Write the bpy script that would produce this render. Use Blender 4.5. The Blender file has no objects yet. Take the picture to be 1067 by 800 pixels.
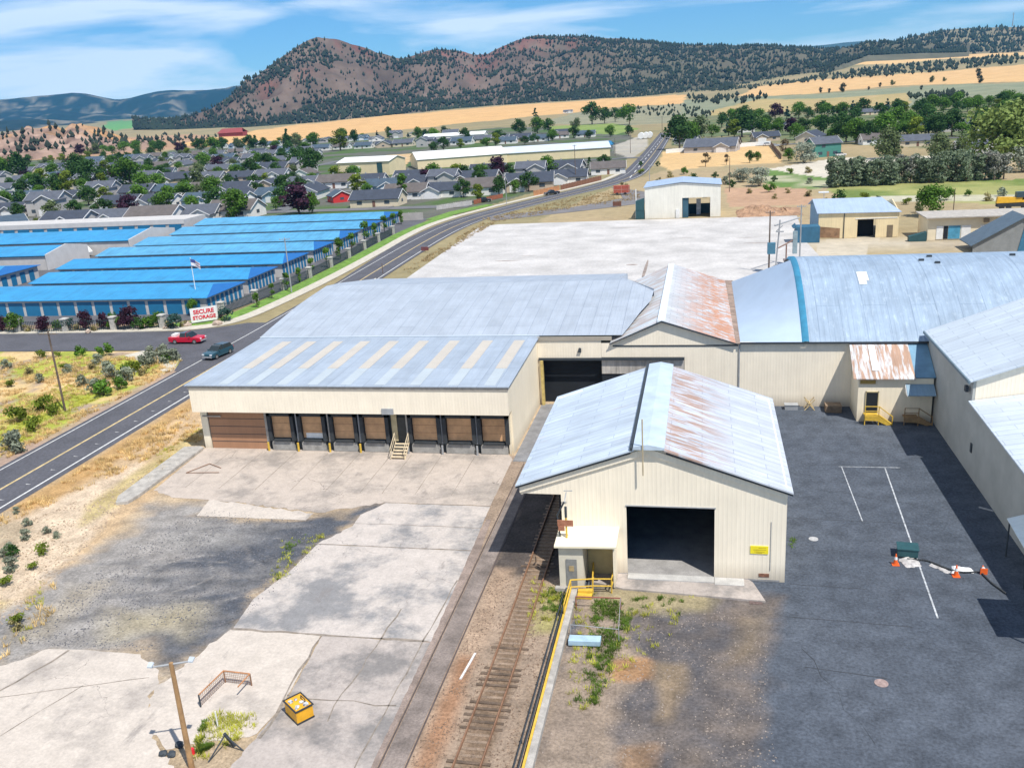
import bpy, bmesh, math, random
import numpy as np
from mathutils import Vector, Matrix
random.seed(7); RNG=np.random.default_rng(11)
SC=bpy.context.scene; COL=SC.collection
R_=math.radians
# ------------------------------------------------------------------ camera
F_PX,PITCH,ROLL,YAW,H=940.0,.3035,-.062,-.218,33.0
cy,sy=math.cos(YAW),math.sin(YAW)
FW=np.array([sy*math.cos(PITCH),cy*math.cos(PITCH),-math.sin(PITCH)])
RT=np.array([cy,-sy,0.]); UP=np.cross(RT,FW)
c_,s_=math.cos(ROLL),math.sin(ROLL)
RT,UP=c_*RT+s_*UP,-s_*RT+c_*UP
cd=bpy.data.cameras.new('camera'); cam=bpy.data.objects.new('camera',cd); COL.objects.link(cam)
cd.sensor_width=36; cd.lens=F_PX/1067*36; cd.clip_start=.5; cd.clip_end=40000
cam.matrix_world=Matrix(((RT[0],UP[0],-FW[0],0),(RT[1],UP[1],-FW[1],0),(RT[2],UP[2],-FW[2],H),(0,0,0,1)))
SC.camera=cam
# ------------------------------------------------------------------ light
SUN=Vector((.45,-.42,1.0)).normalized()
sl=bpy.data.lights.new('sun','SUN'); sl.energy=5.0; sl.angle=R_(.55); sl.color=(1,.955,.88)
so=bpy.data.objects.new('sun',sl); COL.objects.link(so)
so.rotation_euler=SUN.to_track_quat('Z','Y').to_euler(); so.location=(30,-30,80)
W=bpy.data.worlds.new('World'); SC.world=W; W.use_nodes=True
nt=W.node_tree; nt.nodes.clear()
def wn(t,**k):
    n=nt.nodes.new(t)
    for a,b in k.items(): setattr(n,a,b)
    return n
sky=wn('ShaderNodeTexSky',sky_type='NISHITA'); sky.sun_disc=False
sky.sun_elevation=math.asin(SUN.z); sky.sun_rotation=math.atan2(SUN.x,SUN.y)
sky.air_density=1.0; sky.dust_density=.25; sky.ozone_density=2.2; sky.altitude=1000
tc=wn('ShaderNodeTexCoord'); sep=wn('ShaderNodeSeparateXYZ'); nt.links.new(tc.outputs['Generated'],sep.inputs[0])
mp=wn('ShaderNodeMapping'); mp.inputs['Scale'].default_value=(2.6,2.6,17.0); mp.inputs['Rotation'].default_value=(0,R_(-14),R_(10)); mp.inputs['Location'].default_value=(.3,.1,.25)
nt.links.new(tc.outputs['Generated'],mp.inputs[0])
cn=wn('ShaderNodeTexNoise'); cn.inputs['Scale'].default_value=1.5; cn.inputs['Detail'].default_value=7; cn.inputs['Roughness'].default_value=.52; cn.inputs['Distortion'].default_value=.4
nt.links.new(mp.outputs[0],cn.inputs['Vector'])
def wmath(op,a,b=None,clamp=False):
    m=wn('ShaderNodeMath',operation=op,use_clamp=clamp)
    for i,v in enumerate((a,b)):
        if v is None: continue
        if hasattr(v,'node'): nt.links.new(v,m.inputs[i])
        else: m.inputs[i].default_value=v
    return m.outputs[0]
# cloud sheet is thick to the west (-x), thinning to clear sky in the east
bias=wmath('MULTIPLY',sep.outputs['X'],-.42); bias=wmath('ADD',bias,.06)
msk=wmath('ADD',wmath('MULTIPLY',wmath('SUBTRACT',cn.outputs['Fac'],.5),2.0),bias); msk=wmath('ADD',msk,.5); msk=wmath('SUBTRACT',msk,.53); msk=wmath('MULTIPLY',msk,2.6,True)
msk=wmath('MULTIPLY',msk,.80)
tint=wn('ShaderNodeMix',data_type='RGBA',blend_type='MULTIPLY'); tint.inputs['Factor'].default_value=1; tint.inputs['B'].default_value=(1.02,1.60,2.10,1)
nt.links.new(sky.outputs[0],tint.inputs['A'])
mx=wn('ShaderNodeMix',data_type='RGBA'); mx.inputs['B'].default_value=(19.5,20.8,22.0,1)
nt.links.new(msk,mx.inputs['Factor']); nt.links.new(tint.outputs['Result'],mx.inputs['A'])
bg=wn('ShaderNodeBackground'); bg.inputs['Strength'].default_value=.050
wo=wn('ShaderNodeOutputWorld'); nt.links.new(mx.outputs['Result'],bg.inputs[0]); nt.links.new(bg.outputs[0],wo.inputs[0])
SC.view_settings.view_transform='Standard'; SC.view_settings.look='None'; SC.view_settings.gamma=1
SC.view_settings.use_curve_mapping=False; SC.view_settings.exposure=.19
SC.render.engine='CYCLES'; SC.cycles.volume_bounces=1
# ------------------------------------------------------------------ measuring helpers (photo measurement -> metres)
def ray(px,py): return (px-533.5)/F_PX*RT-(py-400)/F_PX*UP+FW
def G(px,py,z=0.):
    d=ray(px,py); t=(z-H)/d[2]; return (float(t*d[0]),float(t*d[1]))
def at_r(px,py,r):
    d=ray(px,py); t=r/math.hypot(d[0],d[1]); return (float(t*d[0]),float(t*d[1]),float(H+t*d[2]))
def proj(x,y,z=0.):
    v=np.array([x,y,z-H]); w=v@FW; return 533.5+F_PX*(v@RT)/w, 400-F_PX*(v@UP)/w
# ------------------------------------------------------------------ numpy noise
def vnoise(x,y,s,seed=0):
    g=np.random.default_rng(seed).random((257,257))
    u=np.asarray(x)/s+37.3; v=np.asarray(y)/s+11.7
    i=np.floor(u).astype(int); j=np.floor(v).astype(int); a=u-i; b=v-j
    a=a*a*(3-2*a); b=b*b*(3-2*b); i%=256; j%=256
    return (g[i,j]*(1-a)+g[i+1,j]*a)*(1-b)+(g[i,j+1]*(1-a)+g[i+1,j+1]*a)*b
def fbm(x,y,s,seed=0,o=4):
    t=0;w=0
    for k in range(o): t=t+vnoise(x,y,s/2**k,seed+k)*.55**k; w+=.55**k
    return t/w
def inpoly(x,y,poly):
    x=np.asarray(x);y=np.asarray(y); c=np.zeros(x.shape,bool); n=len(poly)
    for i in range(n):
        x1,y1=poly[i];x2,y2=poly[(i+1)%n]
        if y1==y2: continue
        m=((y1>y)!=(y2>y))&(x<(x2-x1)*(y-y1)/(y2-y1)+x1); c^=m
    return c
def polydist(x,y,poly):   # signed distance, + inside
    d=np.full(np.shape(x),1e9); n=len(poly)
    for i in range(n):
        ax,ay=poly[i];bx,by=poly[(i+1)%n]; vx,vy=bx-ax,by-ay; L=vx*vx+vy*vy+1e-9
        t=np.clip(((x-ax)*vx+(y-ay)*vy)/L,0,1); d=np.minimum(d,np.hypot(x-ax-t*vx,y-ay-t*vy))
    return np.where(inpoly(x,y,poly),d,-d)
# ------------------------------------------------------------------ materials
MATS={}
def newmat(name):
    m=bpy.data.materials.new(name); m.use_nodes=True; n=m.node_tree; n.nodes.clear()
    o=n.nodes.new('ShaderNodeOutputMaterial'); b=n.nodes.new('ShaderNodeBsdfPrincipled'); n.links.new(b.outputs[0],o.inputs[0])
    return m,n,b
def nd(n,t,**k):
    q=n.nodes.new(t)
    for a,b in k.items(): setattr(q,a,b)
    return q
def noise(n,scale,vec,detail=5,rough=.6):
    q=nd(n,'ShaderNodeTexNoise'); q.inputs['Scale'].default_value=scale; q.inputs['Detail'].default_value=detail; q.inputs['Roughness'].default_value=rough
    n.links.new(vec,q.inputs['Vector']); return q.outputs['Fac']
def pos(n,scale=(1,1,1),obj=False):
    g=nd(n,'ShaderNodeTexCoord') if obj else nd(n,'ShaderNodeNewGeometry')
    m=nd(n,'ShaderNodeMapping'); m.inputs['Scale'].default_value=scale
    n.links.new(g.outputs['Object' if obj else 'Position'],m.inputs[0]); return m.outputs[0]
def ramp(n,fac,a,b,p0=.35,p1=.65):
    r=nd(n,'ShaderNodeMapRange'); r.inputs['From Min'].default_value=p0; r.inputs['From Max'].default_value=p1
    r.inputs['To Min'].default_value=a; r.inputs['To Max'].default_value=b; n.links.new(fac,r.inputs['Value']); return r.outputs[0]
def mixc(n,fac,a,b,blend='MIX'):
    m=nd(n,'ShaderNodeMix',data_type='RGBA',blend_type=blend)
    for s,v in (('Factor',fac),('A',a),('B',b)):
        if hasattr(v,'node'): n.links.new(v,m.inputs[s])
        elif isinstance(v,(int,float)): m.inputs[s].default_value=v
        else: m.inputs[s].default_value=(*v,1)
    return m.outputs['Result']
def mth(n,op,a,b=0.,clamp=False):
    m=nd(n,'ShaderNodeMath',operation=op,use_clamp=clamp)
    for i,v in enumerate((a,b)):
        if hasattr(v,'node'): n.links.new(v,m.inputs[i])
        else: m.inputs[i].default_value=v
    return m.outputs[0]
def bump(n,b,h,strength=.3,dist=.05):
    q=nd(n,'ShaderNodeBump'); q.inputs['Strength'].default_value=strength; q.inputs['Distance'].default_value=dist
    n.links.new(h,q.inputs['Height']); n.links.new(q.outputs[0],b.inputs['Normal'])
def M(name,col,rough=.7,var=.15,scale=1.5,metal=0.,grain=0.,alpha=None,obj=False):
    """plain surface with mottling"""
    if name in MATS: return MATS[name]
    m,n,b=newmat(name)
    p=pos(n,obj=obj); f=noise(n,scale,p,6,.62); v=ramp(n,f,1-var,1+var)
    c=mixc(n,1.,col,(1,1,1),'MULTIPLY')
    if grain:
        f2=noise(n,scale*14,p,3,.7); v=mth(n,'MULTIPLY',v,ramp(n,f2,1-grain,1+grain))
    cmb=nd(n,'ShaderNodeCombineXYZ')
    for i in range(3): n.links.new(v,cmb.inputs[i])
    c=mixc(n,1.,col,cmb.outputs[0],'MULTIPLY')
    n.links.new(c,b.inputs['Base Color']); b.inputs['Roughness'].default_value=rough; b.inputs['Metallic'].default_value=metal
    MATS[name]=m; return m
def Mribs(name,col,pitch=.32,axis='xy',rough=.55,metal=0.,var=.08,streak=.08,bs=.5,panel=None,rust=None,rustw=.5,fade=None,dirt=0.):
    """ribbed sheet metal: ribs real bump, mottled, optional sheet-to-sheet difference and rust"""
    if name in MATS: return MATS[name]
    m,n,b=newmat(name)
    g=nd(n,'ShaderNodeNewGeometry'); s=nd(n,'ShaderNodeSeparateXYZ'); n.links.new(g.outputs['Position'],s.inputs[0])
    u={'xy':mth(n,'ADD',s.outputs[0],s.outputs[1]),'x':s.outputs[0],'y':s.outputs[1]}[axis]
    w=mth(n,'SINE',mth(n,'MULTIPLY',u,2*math.pi/pitch))
    rib=ramp(n,w,0,1,.2,.8)
    stre={'xy':(3,3,.25),'x':(2.2,.16,.16),'y':(.16,2.2,.16)}[axis]
    f1=noise(n,1.,pos(n,stre),5,.6); f2=noise(n,.35,pos(n),6,.6)
    v=mth(n,'MULTIPLY',ramp(n,f1,1-streak,1+streak),ramp(n,f2,1-var,1+var))
    c=col
    if panel:
        cw,ch,am=panel   # width across ribs, length along ribs
        br=nd(n,'ShaderNodeTexBrick'); br.offset=.5; br.inputs['Scale'].default_value=1; br.inputs['Brick Width'].default_value=ch; br.inputs['Row Height'].default_value=cw
        br.inputs['Mortar Size'].default_value=.035; br.inputs['Mortar Smooth'].default_value=.3; br.inputs['Bias'].default_value=0
        br.inputs['Color1'].default_value=(1-am,)*3+(1,); br.inputs['Color2'].default_value=(1+am*.6,)*3+(1,); br.inputs['Mortar'].default_value=(.70,.72,.76,1)
        cb=nd(n,'ShaderNodeCombineXYZ')
        if axis=='x': n.links.new(s.outputs[1],cb.inputs[0]); n.links.new(s.outputs[0],cb.inputs[1])
        else: n.links.new(s.outputs[0],cb.inputs[0]); n.links.new(s.outputs[1],cb.inputs[1])
        n.links.new(cb.outputs[0],br.inputs['Vector']); pnl=br.outputs['Fac']; c=mixc(n,1.,col,br.outputs['Color'],'MULTIPLY')
    if rust:
        rf=noise(n,1.,pos(n,rust[1]),6,.65); rr=ramp(n,rf,0,1,rust[2],rust[2]+.12)
        if fade:    # axis, centre, half width
            q=mth(n,'ABSOLUTE',mth(n,'SUBTRACT',s.outputs[fade[0]],fade[1])); q=ramp(n,q,1,0,fade[2]*.35,fade[2]); 
            rr=mth(n,'MULTIPLY',rr,q,True)
        rr=mth(n,'MULTIPLY',rr,rustw,True)
        c=mixc(n,rr,c,rust[0])
    cmb=nd(n,'ShaderNodeCombineXYZ')
    for i in range(3): n.links.new(v,cmb.inputs[i])
    c=mixc(n,1.,c,cmb.outputs[0],'MULTIPLY')
    if dirt:
        c=mixc(n,ramp(n,s.outputs[2],dirt,0,0,1.4),c,(.2,.15,.1))
    n.links.new(c,b.inputs['Base Color']); b.inputs['Roughness'].default_value=rough; b.inputs['Metallic'].default_value=metal
    bump(n,b,rib,bs,.03)
    MATS[name]=m; return m
def Mattr(name,fine=3.,amt=.25,rough=.95,coarse=.25,bs=0.):
    if name in MATS: return MATS[name]
    m,n,b=newmat(name)
    a=nd(n,'ShaderNodeAttribute'); a.attribute_name='Col'
    p=pos(n); v=mth(n,'MULTIPLY',ramp(n,noise(n,fine,p,8,.7),1-amt,1+amt,.3,.7),ramp(n,noise(n,coarse,p,6,.65),1-amt*.7,1+amt*.7,.3,.7))
    cmb=nd(n,'ShaderNodeCombineXYZ')
    for i in range(3): n.links.new(v,cmb.inputs[i])
    n.links.new(mixc(n,1.,a.outputs['Color'],cmb.outputs[0],'MULTIPLY'),b.inputs['Base Color']); b.inputs['Roughness'].default_value=rough
    b.inputs['Specular IOR Level'].default_value=.2
    if bs: bump(n,b,noise(n,fine*1.5,p,8,.75),bs,.15)
    MATS[name]=m; return m
# ------------------------------------------------------------------ mesh builder
class MB:
    def __init__(s): s.v=[]; s.f=[]
    def poly(s,pts):
        i=len(s.v); s.v+=[tuple(map(float,p)) for p in pts]; s.f.append(tuple(range(i,i+len(pts)))); return s
    def box(s,x0,x1,y0,y1,z0,z1):
        i=len(s.v); s.v+=[(x,y,z) for z in (z0,z1) for y in (y0,y1) for x in (x0,x1)]
        s.f+=[tuple(i+k for k in q) for q in ((0,2,3,1),(4,5,7,6),(0,1,5,4),(2,6,7,3),(0,4,6,2),(1,3,7,5))]; return s
    def prism(s,pts,vec):     # extrude closed 3D outline along vec
        n=len(pts); i=len(s.v); v=Vector(vec)
        s.v+=[tuple(map(float,p)) for p in pts]+[tuple(Vector(p)+v) for p in pts]
        s.f.append(tuple(range(i+n-1,i-1,-1))); s.f.append(tuple(range(i+n,i+2*n)))
        for k in range(n): a=i+k;b=i+(k+1)%n; s.f.append((a,b,b+n,a+n))
        return s
    def tube(s,p0,p1,r0,r1=None,n=8,cap=True):
        r1=r0 if r1 is None else r1; p0=Vector(p0);p1=Vector(p1); d=(p1-p0).normalized()
        u=d.orthogonal().normalized(); w=d.cross(u); i=len(s.v)
        for p,r in ((p0,r0),(p1,r1)):
            for k in range(n):
                a=2*math.pi*k/n; s.v.append(tuple(p+u*r*math.cos(a)+w*r*math.sin(a)))
        for k in range(n): s.f.append((i+k,i+(k+1)%n,i+n+(k+1)%n,i+n+k))
        if cap: s.f.append(tuple(range(i+n-1,i-1,-1))); s.f.append(tuple(range(i+n,i+2*n)))
        return s
    def path(s,pts,r,n=6):
        for a,b in zip(pts,pts[1:]): s.tube(a,b,r,n=n)
        return s
    def slab(s,pts,t):       # thick sheet from a planar outline, t downwards
        return s.prism(pts,(0,0,-t))
    def grid(s,P):           # P[i][j]
        i0=len(s.v); r=len(P); c=len(P[0])
        for row in P: s.v+=[tuple(map(float,p)) for p in row]
        for a in range(r-1):
            for b in range(c-1): k=i0+a*c+b; s.f.append((k,k+1,k+c+1,k+c))
        return s
    def blob(s,c,r,seed=0,n=2,j=.18,zs=1.):
        rg=random.Random(seed); bm=bmesh.new(); bmesh.ops.create_icosphere(bm,subdivisions=n,radius=1)
        i=len(s.v)
        for v in bm.verts:
            k=1+rg.uniform(-j,j); s.v.append((c[0]+v.co.x*r*k,c[1]+v.co.y*r*k,c[2]+v.co.z*r*k*zs))
        for f in bm.faces: s.f.append(tuple(i+v.index for v in f.verts))
        bm.free(); return s
def root(o):
    while o.parent: o=o.parent
    return o
def obj(name,mb,mat,parent=None,smooth=False,label=None):
    me=bpy.data.meshes.new(name); off=Vector(root(parent).location) if parent else Vector((0,0,0))
    me.from_pydata([tuple(Vector(v)-off) for v in mb.v] if parent else mb.v,[],mb.f)
    me.validate(); me.update()
    bm=bmesh.new(); bm.from_mesh(me); bmesh.ops.recalc_face_normals(bm,faces=bm.faces) if mb.f and getattr(mb,'recalc',True) else None; bm.to_mesh(me); bm.free()
    me.materials.append(mat)
    if smooth: me.polygons.foreach_set('use_smooth',[True]*len(me.polygons))
    o=bpy.data.objects.new(name,me); COL.objects.link(o)
    if parent: o.parent=parent
    if label: o['label']=label
    return o
def flat(o):  # sheets must face up
    me=o.data
    for p in me.polygons:
        if p.normal.z<0: p.flip()
    me.update(); return o
def thing(name,label,cat,loc=(0,0,0),rz=0,group=None):
    o=bpy.data.objects.new(name,None); COL.objects.link(o); o.location=loc; o.rotation_euler=(0,0,rz); o.empty_display_size=.3
    o['label']=label; o['category']=cat
    if group: o['group']=group
    return o
def tag(o,label,cat,group=None,kind=None):
    o['label']=label; o['category']=cat
    if group: o['group']=group
    if kind: o['kind']=kind
    return o
def struct(name,mb,mat,label=None,cat=None,smooth=False,fl=False):
    o=obj(name,mb,mat,smooth=smooth); o['kind']='structure'
    if label: o['label']=label
    if cat: o['category']=cat
    if fl: flat(o)
    return o
def dup(src,loc,rz=0,sc=1.,label=None,group=None,mats=None):
    r=src.copy(); COL.objects.link(r); r.location=loc; r.rotation_euler=(0,0,rz); r.scale=(sc,sc,sc) if not isinstance(sc,tuple) else sc
    if label: r['label']=label
    if group: r['group']=group
    for ch in KIDS.get(src.name,list(src.children)):
        c=ch.copy(); COL.objects.link(c); c.parent=r
        for gch in ch.children:
            d=gch.copy(); COL.objects.link(d); d.parent=c
    return r
KIDS={}
class Kind:
    """first use moves the original, later uses copy it"""
    def __init__(s,o): s.o=o; s.used=False; s.kids=[(c,list(c.children)) for c in o.children]
    def put(s,loc,rz=0,sc=1.,label=None,group=None,cat=None):
        if not s.used: s.used=True; r=s.o
        else:
            r=s.o.copy(); COL.objects.link(r)
            for ch,gs in s.kids:
                c=ch.copy(); COL.objects.link(c); c.parent=r
                for g in gs: d=g.copy(); COL.objects.link(d); d.parent=c
        r.location=loc; r.rotation_euler=(0,0,rz); r.scale=(sc,sc,sc) if not isinstance(sc,tuple) else sc
        if label: r['label']=label
        if group: r['group']=group
        if cat: r['category']=cat
        return r
ORD='first second third fourth fifth sixth seventh eighth ninth tenth eleventh twelfth thirteenth fourteenth fifteenth sixteenth seventeenth eighteenth nineteenth twentieth twenty-first twenty-second twenty-third twenty-fourth twenty-fifth twenty-sixth twenty-seventh twenty-eighth twenty-ninth thirtieth thirty-first thirty-second thirty-third thirty-fourth thirty-fifth thirty-sixth thirty-seventh thirty-eighth thirty-ninth fortieth'.split()
def colattr(me,cols):
    a=me.color_attributes.new('Col','FLOAT_COLOR','POINT'); c=np.ones((len(me.vertices),4),np.float32); c[:,:3]=cols; a.data.foreach_set('color',c.ravel())
def gridmesh(name,X,Y,Z,cols,mat,smooth=True):
    r,c=X.shape; V=np.stack([X,Y,Z],-1).reshape(-1,3).astype(np.float32)
    a=(np.arange(r-1)[:,None]*c+np.arange(c-1)[None,:]).ravel(); Fc=np.stack([a,a+1,a+c+1,a+c],-1).astype(np.int32)
    me=bpy.data.meshes.new(name); me.vertices.add(len(V)); me.vertices.foreach_set('co',V.ravel())
    me.loops.add(Fc.size); me.loops.foreach_set('vertex_index',Fc.ravel()); me.polygons.add(len(Fc)); me.polygons.foreach_set('loop_start',np.arange(0,Fc.size,4,dtype=np.int32))
    me.update(calc_edges=True)
    if me.polygons[0].normal.z<0: me.flip_normals()
    colattr(me,cols.reshape(-1,3)); me.materials.append(mat)
    if smooth: me.polygons.foreach_set('use_smooth',[True]*len(me.polygons))
    o=bpy.data.objects.new(name,me); COL.objects.link(o); return o
# ================================================================== TERRAIN (far ground, polar sheet round the camera foot)
def hy(px): return 137.7-.0618*px
CTRL=[ # px column: [(distance, photo row of the ground there)] beyond the flat plain
 (-500,[(2500,None),(3500,168),(6000,166)]),
 (0,[(1500,None),(3000,146.5),(6000,137)]),
 (150,[(1500,None),(3000,136),(5000,124),(7000,121)]),
 (300,[(1000,None),(1800,140),(2600,131),(3500,129)]),
 (500,[(1000,None),(1800,124.5),(2500,112),(3500,108)]),
 (700,[(1000,None),(1500,113),(2500,100),(3500,97)]),
 (850,[(900,None),(1500,100.5),(2000,91),(2600,81),(3200,68),(4000,62)]),
 (1067,[(650,None),(1000,101),(1500,86.5),(2000,76),(2600,66.5),(3200,57),(4500,54)]),
 (1500,[(650,None),(1000,74.5),(1500,60),(2000,49.5),(2600,40),(3200,31),(4500,27)])]
def zprofile(px,ctrl,R):
    d=ray(px,300.); rs=[];zs=[]
    for r,y in ctrl:
        z=0. if y is None else at_r(px,y,r)[2]
        rs.append(r); zs.append(z)
    rs+= [rs[-1]*1.5,40000]; zs+=[zs[-1],zs[-1]]
    return np.interp(R,[0]+rs,[0]+zs)
def az_of(px):
    d=ray(px,hy(px)); return math.atan2(d[0],d[1])
CA=[az_of(p) for p,_ in CTRL]
RR=np.concatenate([np.geomspace(18,250,40)[:-1],np.geomspace(250,1000,110)[:-1],np.geomspace(1000,3500,130)[:-1],np.geomspace(3500,30000,24)])
AZ=np.linspace(az_of(-420),az_of(1500),620)
prof=np.array([zprofile(p,c,RR) for p,c in CTRL])
ZZ=np.zeros((len(RR),len(AZ)))
for i in range(len(RR)): ZZ[i]=np.interp(AZ,CA,prof[:,i])
def smooth1(a,k):
    p=np.pad(a,((0,0),(k,k)),'edge'); return np.mean([p[:,i:i+a.shape[1]] for i in range(2*k+1)],0)
ZZ=smooth1(ZZ,22)
AX,RX=np.meshgrid(AZ,RR); XX=RX*np.sin(AX); YY=RX*np.cos(AX)
ZZ=ZZ+np.where(RX>900,(fbm(XX,YY,260,5)-.5)*np.clip((RX-900)/900,0,1)*7,0)-.06
def terr_z(x,y):
    r=math.hypot(x,y); a=math.atan2(x,y); i=np.interp(r,RR,np.arange(len(RR))); j=np.interp(a,AZ,np.arange(len(AZ)))
    i0=min(int(i),len(RR)-2); j0=min(int(j),len(AZ)-2); u=i-i0; v=j-j0
    return float((ZZ[i0,j0]*(1-u)+ZZ[i0+1,j0]*u)*(1-v)+(ZZ[i0,j0+1]*(1-u)+ZZ[i0+1,j0+1]*u)*v)
def hit(px,py):   # where the sight line meets the terrain
    d=ray(px,py); d=d/np.linalg.norm(d); t=30.
    while t<25000:
        p=d*t; z=H+p[2]
        if z<=terr_z(p[0],p[1])+.06: break
        t*=1.004
    return float(p[0]),float(p[1]),terr_z(p[0],p[1])
# photo coordinates of every vertex decide which field it belongs to
dv=np.stack([XX,YY,ZZ-H],-1); wv=dv@FW; wv=np.where(wv>1,wv,1); PX_=533.5+F_PX*(dv@RT)/wv; PY_=400-F_PX*(dv@UP)/wv
PXj=PX_+(fbm(XX,YY,60,31)-.5)*6; PYj=PY_+(fbm(XX,YY,60,41)-.5)*2.2
cols=np.zeros(XX.shape+(3,)); 
n1=fbm(XX,YY,90,3)[...,None]; n2=fbm(XX,YY,25,9)[...,None]
C=lambda *a:np.array(a)
cols[:]=C(.20,.19,.10)*(1-n1)+C(.36,.27,.15)*n1          # plain: dry olive ground
town=[(-420,300),(-420,196),(-50,168),(60,166),(150,160),(230,152),(320,148),(420,143),(520,133),(640,132),(672,150),(640,178),(560,200),(470,226),(400,236),(250,300)]
def paint(poly,a,b,nz=n2,soft=None):
    m=inpoly(PXj,PYj,poly); cols[m]=(C(*a)*(1-nz)+C(*b)*nz)[m]
lawn=np.clip((n2-.45)*6,0,1)
paint(town,(.12,.12,.10),(.07,.12,.035),lawn)
paint([(-500,168),(0,148),(60,141),(140,143),(200,140),(240,145),(220,152),(150,158),(60,166),(-60,172)],(.34,.20,.12),(.42,.27,.16))
paint([(180,152),(205,146),(240,140.5),(300,131.5),(400,121),(530,110),(640,103),(700,99),(716,99),(712,108),(640,112),(600,117),(500,127),(400,137),(300,147),(230,153)],(.56,.33,.14),(.62,.39,.17))
paint([(106,134),(112,126),(178,124.5),(176,128),(150,132),(120,136)],(.10,.26,.09),(.13,.30,.10))
paint([(700,128),(712,104),(760,103),(850,98),(960,90),(1067,86),(1300,70),(1300,95),(1067,112),(940,116),(860,120),(760,128)],(.17,.20,.13),(.27,.27,.17))
paint([(600,118),(712,108),(705,128),(640,132),(560,128)],(.20,.21,.14),(.30,.27,.17))
paint([(740,116),(790,104),(860,103),(946,97),(950,108),(900,112),(800,119),(740,121)],(.30,.27,.11),(.46,.32,.16))
paint([(700,132),(720,122),(800,117),(940,112),(1067,106),(1300,96),(1300,150),(1067,160),(880,150),(800,150),(700,152)],(.12,.15,.07),(.22,.20,.11),lawn)
paint([(770,100),(790,90),(850,83),(930,78),(1067,67.5),(1400,47),(1400,66),(1067,85),(998,87.5),(920,90),(868,96),(790,101)],(.56,.34,.15),(.60,.40,.19))
paint([(860,67.5),(856,58),(946,56),(1067,54),(1400,34),(1400,40),(1067,57.5),(998,61),(930,67),(876,68)],(.60,.38,.17),(.62,.42,.20))
paint([(690,158),(806,150),(815,165),(812,170),(760,172),(700,178),(688,172)],(.54,.35,.16),(.60,.42,.21))
paint([(690,178),(760,172),(860,168),(1067,168),(1200,168),(1200,260),(1067,262),(660,300),(560,230),(650,190)],(.40,.30,.18),(.30,.25,.14))
paint([(860,198),(870,190),(1200,185),(1200,212),(1067,214),(880,206)],(.14,.19,.05),(.30,.30,.11),lawn)
paint([(795,178),(830,172),(862,176),(866,196),(820,198),(795,190)],(.12,.20,.05),(.40,.38,.26),lawn)
paint([(800,176),(870,165),(1067,160),(1067,166),(900,172),(866,178),(862,186),(835,182)],(.50,.45,.36),(.58,.53,.45))
paint([(905,205),(960,203),(1067,202),(1067,208),(960,210),(900,211)],(.50,.47,.38),(.40,.38,.26))
paint([(755,196),(840,196),(850,214),(760,216)],(.38,.24,.15),(.45,.29,.19))
paint([(570,132),(640,129),(668,135),(640,140),(580,140)],(.16,.26,.05),(.25,.28,.10))
paint([(378,165),(432,160),(420,176),(380,180)],(.50,.34,.18),(.55,.40,.22))
paint([(640,152),(672,140),(676,150),(660,166),(640,160)],(.30,.29,.27),(.45,.40,.30))
paint([(820,250),(880,240),(960,246),(940,262),(860,268)],(.50,.44,.35),(.42,.37,.28))
paint([(940,262),(950,252),(1067,252),(1067,262)],(.34,.29,.22),(.42,.36,.27))
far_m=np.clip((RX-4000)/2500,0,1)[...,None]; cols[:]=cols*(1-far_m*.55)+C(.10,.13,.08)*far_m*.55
ground=gridmesh('ground',XX,YY,ZZ,cols,Mattr('dry_ground',.35,.18,coarse=.03)); ground['kind']='structure'
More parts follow.
